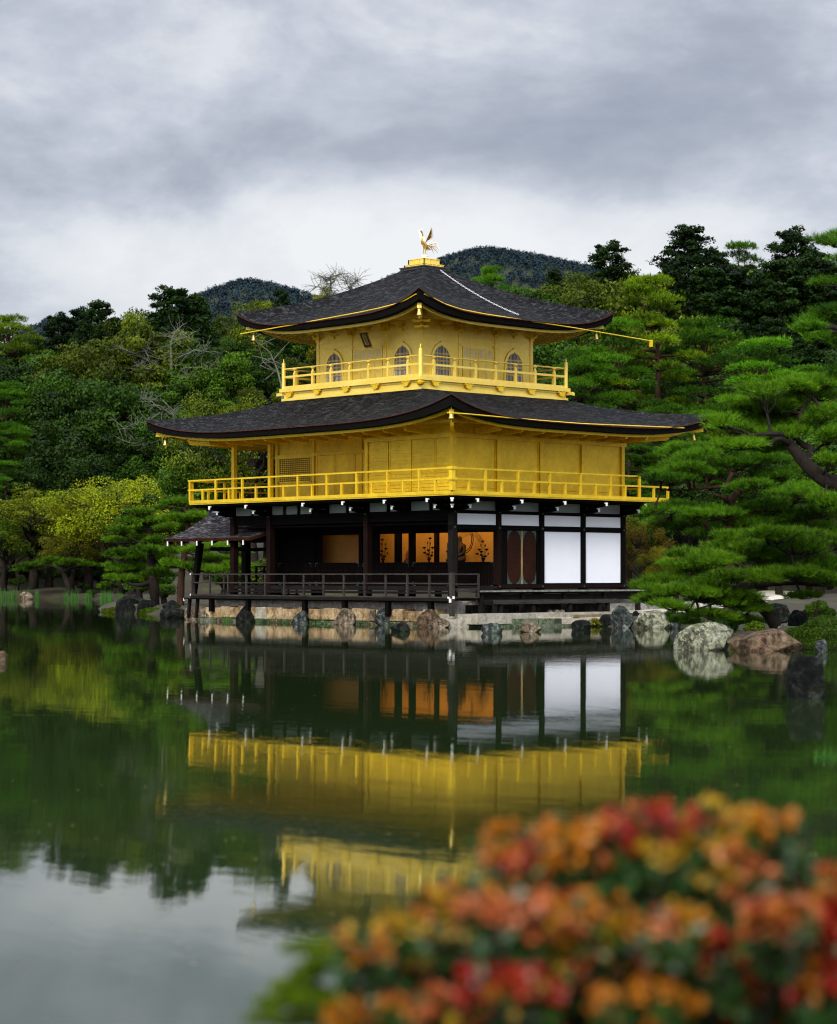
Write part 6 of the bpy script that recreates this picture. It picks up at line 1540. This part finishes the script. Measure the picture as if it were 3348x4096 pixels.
bare_tree('half dead tree with silvery bare limbs spreading over the forest left of the pavilion', 181, (690, 181),
    [[(688, 1560), (686, 1470), (684, 1372), (700, 1330), (730, 1300)], [(686, 1500), (650, 1475), (590, 1440), (540, 1415), (450, 1375)], [(684, 1385), (710, 1360), (755, 1345)], [(688, 1520), (740, 1470), (810, 1470), (890, 1478)], [(684, 1490), (620, 1480), (560, 1470), (530, 1475)],
     [(690, 1530), (740, 1510), (810, 1500), (860, 1490)], [(680, 1540), (620, 1550), (560, 1560), (520, 1560)], [(620, 1530), (560, 1550), (480, 1575)], [(720, 1430), (780, 1400), (840, 1410)], [(600, 1445), (580, 1400), (540, 1380)]], twig=3, seed=4, r0=.10)
bare_tree('tangle of pale dead limbs above the yellow maple left of the pavilion', 168.5, (650, 168.5), [[(652, 1900), (650, 1760), (645, 1650)], [(640, 1650), (600, 1680), (540, 1700), (470, 1720)], [(640, 1760), (580, 1782), (510, 1770)], [(700, 1800), (760, 1820), (790, 1850), (820, 1885)], [(650, 1600), (690, 1640), (700, 1680)], [(645, 1640), (600, 1600), (560, 1590)]], twig=3.0, seed=14, r0=.06)
bare_tree('leafless twiggy tree on the skyline left of the roof peak', 190, (1335, 190), [[(1330, 1250), (1325, 1180), (1322, 1120), (1325, 1095)], [(1322, 1150), (1300, 1120), (1290, 1105)], [(1322, 1140), (1345, 1110), (1350, 1095)], [(1310, 1180), (1285, 1150), (1260, 1145)]], twig=3.0, seed=6, r0=.08)
bare_tree('smaller leafless tree right of the twiggy one on the skyline', 191, (1405, 191), [[(1405, 1240), (1402, 1170), (1400, 1120)], [(1402, 1160), (1385, 1130), (1378, 1112)], [(1402, 1150), (1425, 1125), (1432, 1115)]], twig=3.0, seed=7, r0=.07)
plant('broad', 1300, 1140, 192, (4.5, 2.0, .9), 'small yellow leaved tree beside the leafless trees on the skyline', wide=.45, vi=0)
bare_tree('pale dead limb hanging below the left tip of the upper roof', 118, (1100, 118), [[(1130, 1560), (1110, 1480), (1080, 1410), (1030, 1370), (1000, 1345)], [(1090, 1430), (1060, 1440), (1030, 1470)]], twig=1.0, seed=9, r0=.04)

# ------------------------------------------------------------------ reeds and small plants
def blades(name, spots, h, w_, lab, rs, kind='stuff', m_=None, cat=None):
    V_ = []
    for (x_, D_, n, sx_, sd_) in spots:
        for _ in range(n):
            px_ = x_ + rs.uniform(-sx_, sx_); dd = D_ + rs.uniform(-sd_, sd_); p = np.array(at(px_, dd, max(-.05, gz(px_, dd) - .05)))
            hh_ = h * rs.uniform(.5, 1.15); l_ = RG * rs.uniform(-.22, .22) * hh_ + FW * rs.uniform(-.1, .1) * hh_; q = RG * w_ / 2
            V_ += [p - q, p + q, p + l_ + np.array([0, 0, hh_])]
    V_ = np.array(V_); o = np_mesh(name, V_, 3, m_ or REED, tint=rs.uniform(0, 1, len(V_) // 3)); tag(o, lab, cat, kind=kind); return o
rs = np.random.RandomState(8)
blades('reeds', [(45, 157.5, 60, 25, .8), (110, 157, 45, 14, .8), (148, 156, 60, 8, .5), (5, 158, 20, 10, 1), (270, 154, 30, 16, .5), (300, 153, 30, 14, .5), (355, 152, 45, 14, .5), (415, 147, 50, 16, 1), (440, 143, 40, 10, 1), (480, 139, 40, 12, 1)], .8, .035, 'upright green reeds along the far left bank', rs)
blades('grass_tuft', [(905, 80.1, 60, 14, .15)], .35, .012, 'arching green grass tuft in the stone wall at the left', rs, kind=None, cat='grass tuft')
o = blades('grass_tuft', [(2945, 50.6, 140, 24, .3)], .32, .012, 'golden grass tuft between the pale and the brown boulder', rs, kind=None, m_=leaf_mat('golden_grass', (.16, .12, .015), (.30, .26, .03), use_obj=False), cat='grass tuft')
o = blades('water_grass', [(3310, 20.5, 70, 50, .4)], .16, .008, 'thin green grass blades standing in the water near the right edge', rs)
def mound(name, px_, D_, wpx, hpx, m_, col_, lab, leaf, n, seed, z0=None, cat='shrub', dep=.8):
    rs = np.random.RandomState(seed); s = D_ / FPX; z0 = gz(px_, D_) if z0 is None else z0; b0 = at(px_, D_, z0); d = rdir(rs, n); d[:, 2] = np.abs(d[:, 2]); f = rs.uniform(.86, 1.03, (n, 1))
    lump = 1 + .07 * np.sin(d[:, :1] * 9 + seed) * np.sin(d[:, 1:2] * 8) + .05 * np.sin(d[:, 2:] * 14)
    P_ = (np.outer(d[:, 0], RG) * wpx * s + np.outer(d[:, 1], FW) * wpx * s * dep + np.outer(d[:, 2], (0, 0, 1)) * hpx * s) * f * lump
    N_ = unit(d + rs.normal(size=d.shape) * .7)
    r_ = empty(name, b0, lab, cat); o = np_mesh('foliage', leaf_quads(P_, N_, leaf, leaf * .5, rs), 4, m_, r_, tint=rs.uniform(0, 1, n)); o.color = (*col_, 1)
    t = MB()
    for j in rs.choice(n, 40, False): q = Vector(P_[j]) + b0; t.tube([b0 + Vector((0, 0, -.1)), b0.lerp(q, .5) + Vector((0, 0, .03)), q], [.02, .012, .005], 4, caps=False)
    t.build('stems', BARK, r_); return r_
mound('clipped_azalea', 3320, 50.6, 185, 118, LEAF, (1.3, 1.25, .9), 'clipped dark green azalea mound at the right edge above the water', .045, 26000, 3, z0=.02)
mound('clipped_azalea', 3275, 66, 72, 78, LEAF, (1.7, 1.6, .9), 'small rounded light green bush behind the clipped azalea', .06, 9000, 4)
mound('moss_cushion', 480, 101, 75, 22, LEAF, (3.0, 2.0, .6), 'yellow green moss cushion between the islet rocks', .06, 5000, 5, z0=.0, cat='moss')
mound('moss_cushion', 610, 96, 60, 24, LEAF, (2.2, 1.8, .6), 'green moss strip beside the dark islet rock', .06, 4000, 6, z0=.0, cat='moss')
mound('leafy_plant', 3020, 53.4, 42, 34, LEAF, (2.4, 1.9, .8), 'small light leaved plant behind the brown boulder', .06, 900, 7)
mound('leafy_plant', 2378, 72.6, 32, 26, LEAF, (5.5, 2.4, .6), 'small yellow plant growing from the landing edge', .05, 500, 8, z0=.05)
mound('leafy_plant', 2415, 72.6, 18, 26, LEAF, (1.8, 2.2, 1.), 'small green fern right of the yellow plant', .05, 260, 9, z0=.02)
V_ = []; rs = np.random.RandomState(12)
for _ in range(900):
    px_ = rs.uniform(1020, 1760); p = np.array(on_south(px_, 2480, -1.04)); p[2] = rs.uniform(.0, .10)
    d = unit(np.array([[rs.uniform(-1, 1), -rs.uniform(.2, 1), rs.uniform(.3, 1.2)]]))[0] * rs.uniform(.04, .11); q = np.array([.012, 0, 0]); V_ += [p - q, p + q, p + d]
o = np_mesh('moss', np.array(V_), 3, REED, tint=rs.uniform(0, 1, 900)); tag(o, 'green moss and small weeds at the waterline of the sandstone wall', kind='stuff')

V_ = []
for _ in range(420):
    D_ = 9 + 62 * rs.rand() ** 1.3; p = np.array(at(rs.uniform(0, 3348), D_, .004)); a_ = rs.uniform(0, 6.28); q = (RG * math.cos(a_) + FW * math.sin(a_)) * rs.uniform(.008, .02); r_ = (FW * math.cos(a_) - RG * math.sin(a_)) * .009; V_ += [p - q, p + r_, p + q, p - r_]
o = np_mesh('floating_leaves', np.array(V_), 4, simple('fallen_leaf', (.30, .22, .06), .6, var=.4), tint=rs.uniform(0, 1, 420)); tag(o, 'tiny fallen leaves floating on the pond', kind='stuff')

# ------------------------------------------------------------------ foreground shrub with red and orange young leaves
YOUNG = [leaf_mat('young_leaf_' + n_, a_, b_, .35, .4, .4, use_obj=False) for n_, a_, b_ in (('salmon', (.20, .042, .010), (.66, .19, .065)), ('orange', (.24, .07, .003), (.70, .26, .018)), ('yellow', (.26, .14, .004), (.66, .40, .025)), ('red', (.14, .004, .002), (.44, .018, .008)))]
OLDLEAF = leaf_mat('dark_glossy_leaf', (.010, .035, .006), (.04, .11, .016), .2, .35, .5, use_obj=False)
def young_shrub():
    rs = np.random.RandomState(77); b0 = at(2500, 4.9, gz(2500, 4.9)); root = empty('leafy_shrub', b0, 'large shrub with red orange and yellow young leaves in the near right corner', 'shrub')
    pads = [(2060, 3370, 170, 75), (2330, 3350, 190, 85), (2620, 3300, 190, 80), (2880, 3290, 170, 80), (3060, 3310, 150, 80), (3130, 3420, 110, 70), (2160, 3450, 160, 60), (2480, 3430, 200, 80), (2750, 3420, 200, 80), (2960, 3480, 160, 70), (2700, 3520, 150, 50),
            (1840, 3600, 190, 80), (2050, 3640, 200, 80), (2280, 3700, 180, 80), (1650, 3720, 130, 60), (1440, 3770, 110, 55), (1560, 3830, 120, 50), (1900, 3760, 200, 70), (2150, 3800, 200, 80), (2400, 3790, 190, 70), (2380, 3640, 160, 60),
            (3250, 3540, 120, 70), (3330, 3640, 120, 80), (3120, 3660, 130, 70), (2960, 3700, 120, 60), (3240, 3760, 130, 80), (2620, 3850, 190, 80), (2850, 3800, 150, 60), (3050, 3860, 180, 80), (3300, 3900, 140, 80), (1800, 3900, 170, 60), (2050, 3920, 190, 70), (2300, 3950, 200, 80), (2560, 4000, 200, 80), (2820, 4000, 200, 80), (3080, 4010, 200, 80), (1480, 4060, 160, 60), (1750, 4050, 200, 70), (2020, 4080, 200, 70), (3300, 4060, 150, 80), (1950, 4010, 140, 50), (2700, 3680, 120, 50), (3340, 3560, 90, 60), (3390, 3720, 100, 70), (3180, 3590, 100, 50), (3380, 3820, 110, 70), (3400, 3980, 110, 70), (2900, 3900, 160, 60), (2480, 3870, 150, 60)]
    YV = [[], [], [], []]; DV = []; st = MB(); s45 = 4.6 / FPX
    for i, (px_, py_, rx, ry) in enumerate(pads):
        Dp = 4.25 + rs.uniform(-.10, .38) + (0.2 if py_ < 3450 else 0); c = np.array(at(px_, Dp, py=py_ + ry * .3)); s = Dp / FPX
        n = int(rx * ry / 250 * rs.uniform(.4, 1.2)); py_ += 35 * (py_ < 3500)
        a = rs.uniform(0, 6.28, n); q = np.sqrt(rs.uniform(0, 1, n))
        tip = c + np.outer(np.cos(a) * q * rx * s, RG) + np.outer(np.sin(a) * q * rx * s * .7, FW) + np.outer((np.sqrt(1 - q ** 2) - .35) * ry * s + rs.uniform(-.012, .015, n), (0, 0, 1)); k_ = rs.rand(n) < .28; tip[k_] = c + np.outer(rs.uniform(-1, 1, k_.sum()) * rx * s, RG) - np.outer(rs.uniform(.2, .6, k_.sum()) * rx * s, FW) + np.outer(rs.uniform(-1.1, .4, k_.sum()) * ry * s, (0, 0, 1))
        main = rs.choice(4, p=[.32, .42, .20, .06] if px_ < 2800 or py_ < 3450 else [.25, .2, .10, .45])
        for j in range(n):
            ci = main if rs.rand() < .68 else rs.choice(4, p=[.32, .38, .18, .12])
            if rs.rand() < .16: ci = -1
            ax = unit(np.array([[(tip[j] - c) @ RG * 3, 0, .9]]))[0]; ax = unit((RG * ((tip[j] - c) @ RG) * 4 + FW * ((tip[j] - c) @ FW) * 4 + np.array([0, 0, .35]) + rs.normal(size=3) * .12)[None])[0]
            m_ = rs.randint(6, 11); L = rs.uniform(.018, .038); d = unit(ax * .8 + rs.normal(size=(m_, 3)) * .7)
            sd = unit(np.cross(d, ax + 1e-3)); w_ = L * .30; b_ = tip[j] + d * .003
            q4 = np.stack([b_, b_ + d * L * .5 + sd * w_, b_ + d * L, b_ + d * L * .5 - sd * w_], 1).reshape(-1, 3)
            (DV if ci < 0 else YV[ci]).append(q4)
            # older dark leaves below the shoot
            m2 = rs.randint(5, 9); pb = tip[j] - ax * rs.uniform(.02, .07, (m2, 1)) + FW * .012 + rs.normal(size=(m2, 3)) * .010; d = unit(rs.normal(size=(m2, 3)) + ax * .2); sd = unit(np.cross(d, rdir(rs, m2))); L = .036
            DV.append(np.stack([pb, pb + d * L * .5 + sd * L * .28, pb + d * L, pb + d * L * .5 - sd * L * .28], 1).reshape(-1, 3))
            if j % 3 == 0:
                t0 = Vector(tip[j] - ax * .10 * 1); st.tube([Vector(c) - Vector((0, 0, .07)) , t0, Vector(tip[j])], [.0035, .0028, .0016], 4, caps=False)
        st.tube([b0 + Vector((0, 0, .1)) + Vector(RG) * rs.uniform(-.3, .3), Vector(c) * .5 + b0 * .5 + Vector((0, 0, .05)), Vector(c) - Vector((0, 0, .06))], [.014, .009, .004], 5, caps=False)
        # interior leaves that close the pad from behind
        m2 = int(n * 3.2); pb = c + np.outer(rs.uniform(-1, 1, m2) * rx * s * .85, RG) + np.outer(rs.uniform(-.15, .9, m2) * rx * s, FW) + np.outer(rs.uniform(-.11, .015, m2), (0, 0, 1)); d = rdir(rs, m2); sd = unit(np.cross(d, rdir(rs, m2))); L = .038
        DV.append(np.stack([pb, pb + d * L * .5 + sd * L * .28, pb + d * L, pb + d * L * .5 - sd * L * .28], 1).reshape(-1, 3))
    for nm, vs_, m_ in (('salmon_leaves', YV[0], YOUNG[0]), ('orange_leaves', YV[1], YOUNG[1]), ('yellow_leaves', YV[2], YOUNG[2]), ('red_leaves', YV[3], YOUNG[3]), ('dark_leaves', DV, OLDLEAF)):
        V_ = np.concatenate(vs_) - np.array(b0); np_mesh(nm, V_, 4, m_, root, tint=rs.uniform(0, 1, len(V_) // 4))
    st.build('stems', BARK, root)
young_shrub()
def green_sprig():
    rs = np.random.RandomState(5); D_ = 4.6; b0 = at(1800, D_, gz(2200, D_)); root = empty('pine_sapling', b0, 'low green needled branches left of the red and orange shrub', 'shrub'); VV = []; st = MB()
    for (px_, py_, rx, ry) in [(1215, 3800, 70, 26), (1300, 3790, 60, 26), (1330, 3850, 90, 34), (1420, 3870, 80, 34), (1250, 3900, 80, 30), (1180, 3960, 80, 30), (1120, 4020, 80, 30), (1260, 4010, 90, 34), (1380, 3990, 90, 34), (1340, 4080, 110, 40), (1500, 3930, 90, 34), (1200, 4090, 90, 34), (1560, 3990, 90, 34), (1640, 3900, 90, 40), (1480, 4090, 90, 34), (1070, 4080, 60, 24), (1650, 4080, 90, 34)]:
        dd = D_ + rs.uniform(-.15, .25); c = at(px_, dd, py=py_); A_, N_ = pad_tufts(tuple(c), rx * dd / FPX, rx * dd / FPX, ry * dd / FPX, int(rx * ry / 26), rs, RG, FW); VV.append(needles(A_, N_, 12, .022, .0035, .6, rs))
        st.tube(curve_pts(at(1640, dd, py=4250), c, .03, rs), [.007, .006, .005, .0035, .002], 5, caps=False)
    V_ = np.concatenate(VV) - np.array(b0); o = np_mesh('foliage', V_, 3, NEEDLE, root, tint=rs.uniform(0, 1, len(V_) // 3)); o.color = (2.0, 1.3, 1., 1); st.build('stems', BARK, root)
green_sprig()

# ------------------------------------------------------------------ phoenix on the roof peak
def phoenix():
    o = Vector((cx3, cy3, 13.24)); root = empty('phoenix_statue', o, 'gilt phoenix statue with raised wings and fanned tail on the roof peak', 'statue')
    m = MB(); m.lathe(o, [(.17, 0), (.17, .05), (.13, .09), (.145, .13), (.10, .17), (.11, .20)], 16); m.build('pedestal', PALE_GILT, root)
    S_ = 1.0
    def Q(f, s_, z_): return Vector((s_ * S_, -f * S_, .20 + z_ * S_))    # f forward (south), s sideways
    J = [(Q(-.02, 0, .36), .085), (Q(.09, 0, .40), .075), (Q(.13, 0, .52), .04), (Q(.10, 0, .66), .028), (Q(.13, 0, .78), .028), (Q(.17, 0, .84), .036), (Q(.24, 0, .82), .010),
         (Q(-.14, 0, .35), .05), (Q(-.02, .05, .27), .035), (Q(.0, .05, .15), .016), (Q(-.01, .05, .01), .014), (Q(-.02, -.05, .27), .035), (Q(.0, -.05, .15), .016), (Q(-.01, -.05, .01), .014), (Q(.07, .05, .005), .009), (Q(.07, -.05, .005), .009)]
    skin_figure('body', o, J, [(0, 1), (1, 2), (2, 3), (3, 4), (4, 5), (5, 6), (0, 7), (0, 8), (8, 9), (9, 10), (0, 11), (11, 12), (12, 13), (10, 14), (13, 15)], BRONZE, root)
    for sg in (-1, 1):
        w_ = MB()
        for k in range(11):
            f = k / 10; s0 = o + Q(.02 - .11 * f, sg * .07, .42 + .01 * k); e = o + Q(-.02 - .25 * f, sg * (.22 + .13 * (1 - f)), .96 - .36 * f ** 1.6)
            mid = s0.lerp(e, .55) + Vector((sg * .02, 0, -.01)); q = Vector((0, 1, .4)).normalized() * .026
            w_.prism([s0 - q * .7, mid - q, e, mid + q, s0 + q * .7], (sg * .008, 0, 0))
        w_.build('wing', BRONZE if sg > 0 else PALE_GILT, root)
    t_ = MB()
    for k in range(11):
        a = (k - 5) / 5; s0 = o + Q(-.13, a * .03, .36); L = .48 + .08 * math.cos(a * 3)
        pts = [s0, s0 + Vector((a * .06, .16, .14 - .10 * abs(a) - .05 * (k % 3))), s0 + Vector((a * .13, .34, .10 - .10 * (k % 3))), s0 + Vector((a * .2, L, -.02 - .11 * (k % 3)))]
        t_.tube(pts, [.012, .018, .016, .006], 5)
    t_.build('tail', PALE_GILT, root)
    t_ = MB()
    for k in range(6): s0 = o + Q(-.10, (k - 2.5) * .02, .31); t_.tube([s0, s0 + Vector((0, .04 + .015 * k, -.09)), s0 + Vector((0, .07 + .03 * k, -.17 + .01 * k))], [.013, .013, .004], 5)
    t_.build('under_tail', BRONZE, root)
    c_ = MB()
    for (df1, dz) in ((0, .06), (-.03, .075), (-.06, .06), (.03, .045)):
        c_.tube([o + Q(.16, 0, .86), o + Q(.16 + df1 * .5, 0, .86 + dz * .6), o + Q(.15 + df1, 0, .86 + dz)], [.016, .018, .006], 6)
    c_.tube([o + Q(.10, 0, .74), o + Q(.05, 0, .70), o + Q(.03, 0, .64)], [.012, .014, .005], 5)
    c_.build('crest', PALE_GILT, root)
phoenix()

# ------------------------------------------------------------------ wooded hills far behind
def hill_z(r_, D_):
    z = np.zeros_like(r_)
    for px_, yt, wl, wr, D0 in ((1005, 1100, 155, 190, 1500), (1940, 976, 215, 330, 1620), (250, 1252, 120, 150, 1700), (1400, 1160, 120, 110, 1700), (2330, 1045, 110, 80, 1750)):
        r0 = (px_ - HX) * D0 / FPX; h = (HY - yt) * D0 / FPX; dx = r_ - r0; w_ = np.where(dx < 0, wl, wr)
        z = np.maximum(z, h * np.exp(-np.abs(dx / w_ / 1.15) ** 1.4 * .55) * np.exp(-((D_ - D0) / 260) ** 2))
    return z
ra2 = np.linspace(-520, 520, 160); da2 = np.linspace(900, 2300, 110); RR, DD = np.meshgrid(ra2, da2)
ZZ = hill_z(RR, DD); gv = np.stack([CX + FWD.x * DD + RGT.x * RR, CY + FWD.y * DD + RGT.y * RR, ZZ - 6], -1).reshape(-1, 3); nr = len(ra2)
fs = [(j * nr + i, j * nr + i + 1, (j + 1) * nr + i + 1, (j + 1) * nr + i) for j in range(len(da2) - 1) for i in range(nr - 1)]
me = bpy.data.meshes.new('hills'); me.from_pydata(gv.tolist(), [], fs); me.polygons.foreach_set('use_smooth', [True] * len(fs)); me.materials.append(simple('forest_floor', (.03, .04, .015), .95))
o = bpy.data.objects.new('hills', me); COL.objects.link(o); tag(o, kind='structure')
rs = np.random.RandomState(99); n = 30000; r_ = rs.uniform(-300, 260, n); D_ = rs.uniform(1180, 1800, n); z_ = hill_z(r_, D_)
vis = (HY - (z_ - CZ) * FPX / D_ < 1420) & (np.abs(r_ / D_) < .21); r_, D_, z_ = r_[vis][:9500], D_[vis][:9500], z_[vis][:9500]
C_ = np.stack([CX + FWD.x * D_ + RGT.x * r_, CY + FWD.y * D_ + RGT.y * r_, z_ - 4.5], -1); rad = rs.uniform(1.5, 3.1, len(C_))
P_, N_ = clump_points(C_, rad, 42, rs, flat=1.3, upb=.6, thick=.3)
tint = np.clip(np.repeat(rs.uniform(0, 1, len(C_)), 42) + rs.uniform(-.15, .15, len(P_)), 0, 1)
HILLF = leaf_mat('haze_tinted_leaves', (.001, .010, .020), (.013, .050, .058), .1, use_obj=False)  # leaf colour shifted to blue to carry part of the distance haze
o = np_mesh('hill_forest', leaf_quads(P_, unit(N_ + rs.normal(size=N_.shape) * .4), 1.15, 1.0, rs), 4, HILLF, tint=tint); tag(o, 'green woods tinted haze blue, covering the far hills', kind='stuff')

# haze between the camera and the hills
hz = MB(); corners_h = [at(HX, D__, 0) + RGT * s__ for D__, s__ in ((-70, -620), (-70, 620), (2400, 620), (2400, -620))]
hz.prism([Vector((c.x, c.y, -8)) for c in corners_h], (0, 0, 270))
hm = bpy.data.materials.new('haze'); hm.use_nodes = True; nt = hm.node_tree
for q in list(nt.nodes):
    if q.type != 'OUTPUT_MATERIAL': nt.nodes.remove(q)
pv = nt.nodes.new('ShaderNodeVolumePrincipled'); pv.inputs['Color'].default_value = (.10, .36, 1.0, 1); pv.inputs['Density'].default_value = .00038; pv.inputs['Anisotropy'].default_value = 0.0
nt.links.new(pv.outputs[0], nt.nodes['Material Output'].inputs['Volume'])
o = hz.build('haze', hm); tag(o, 'thin blue haze', kind='stuff')
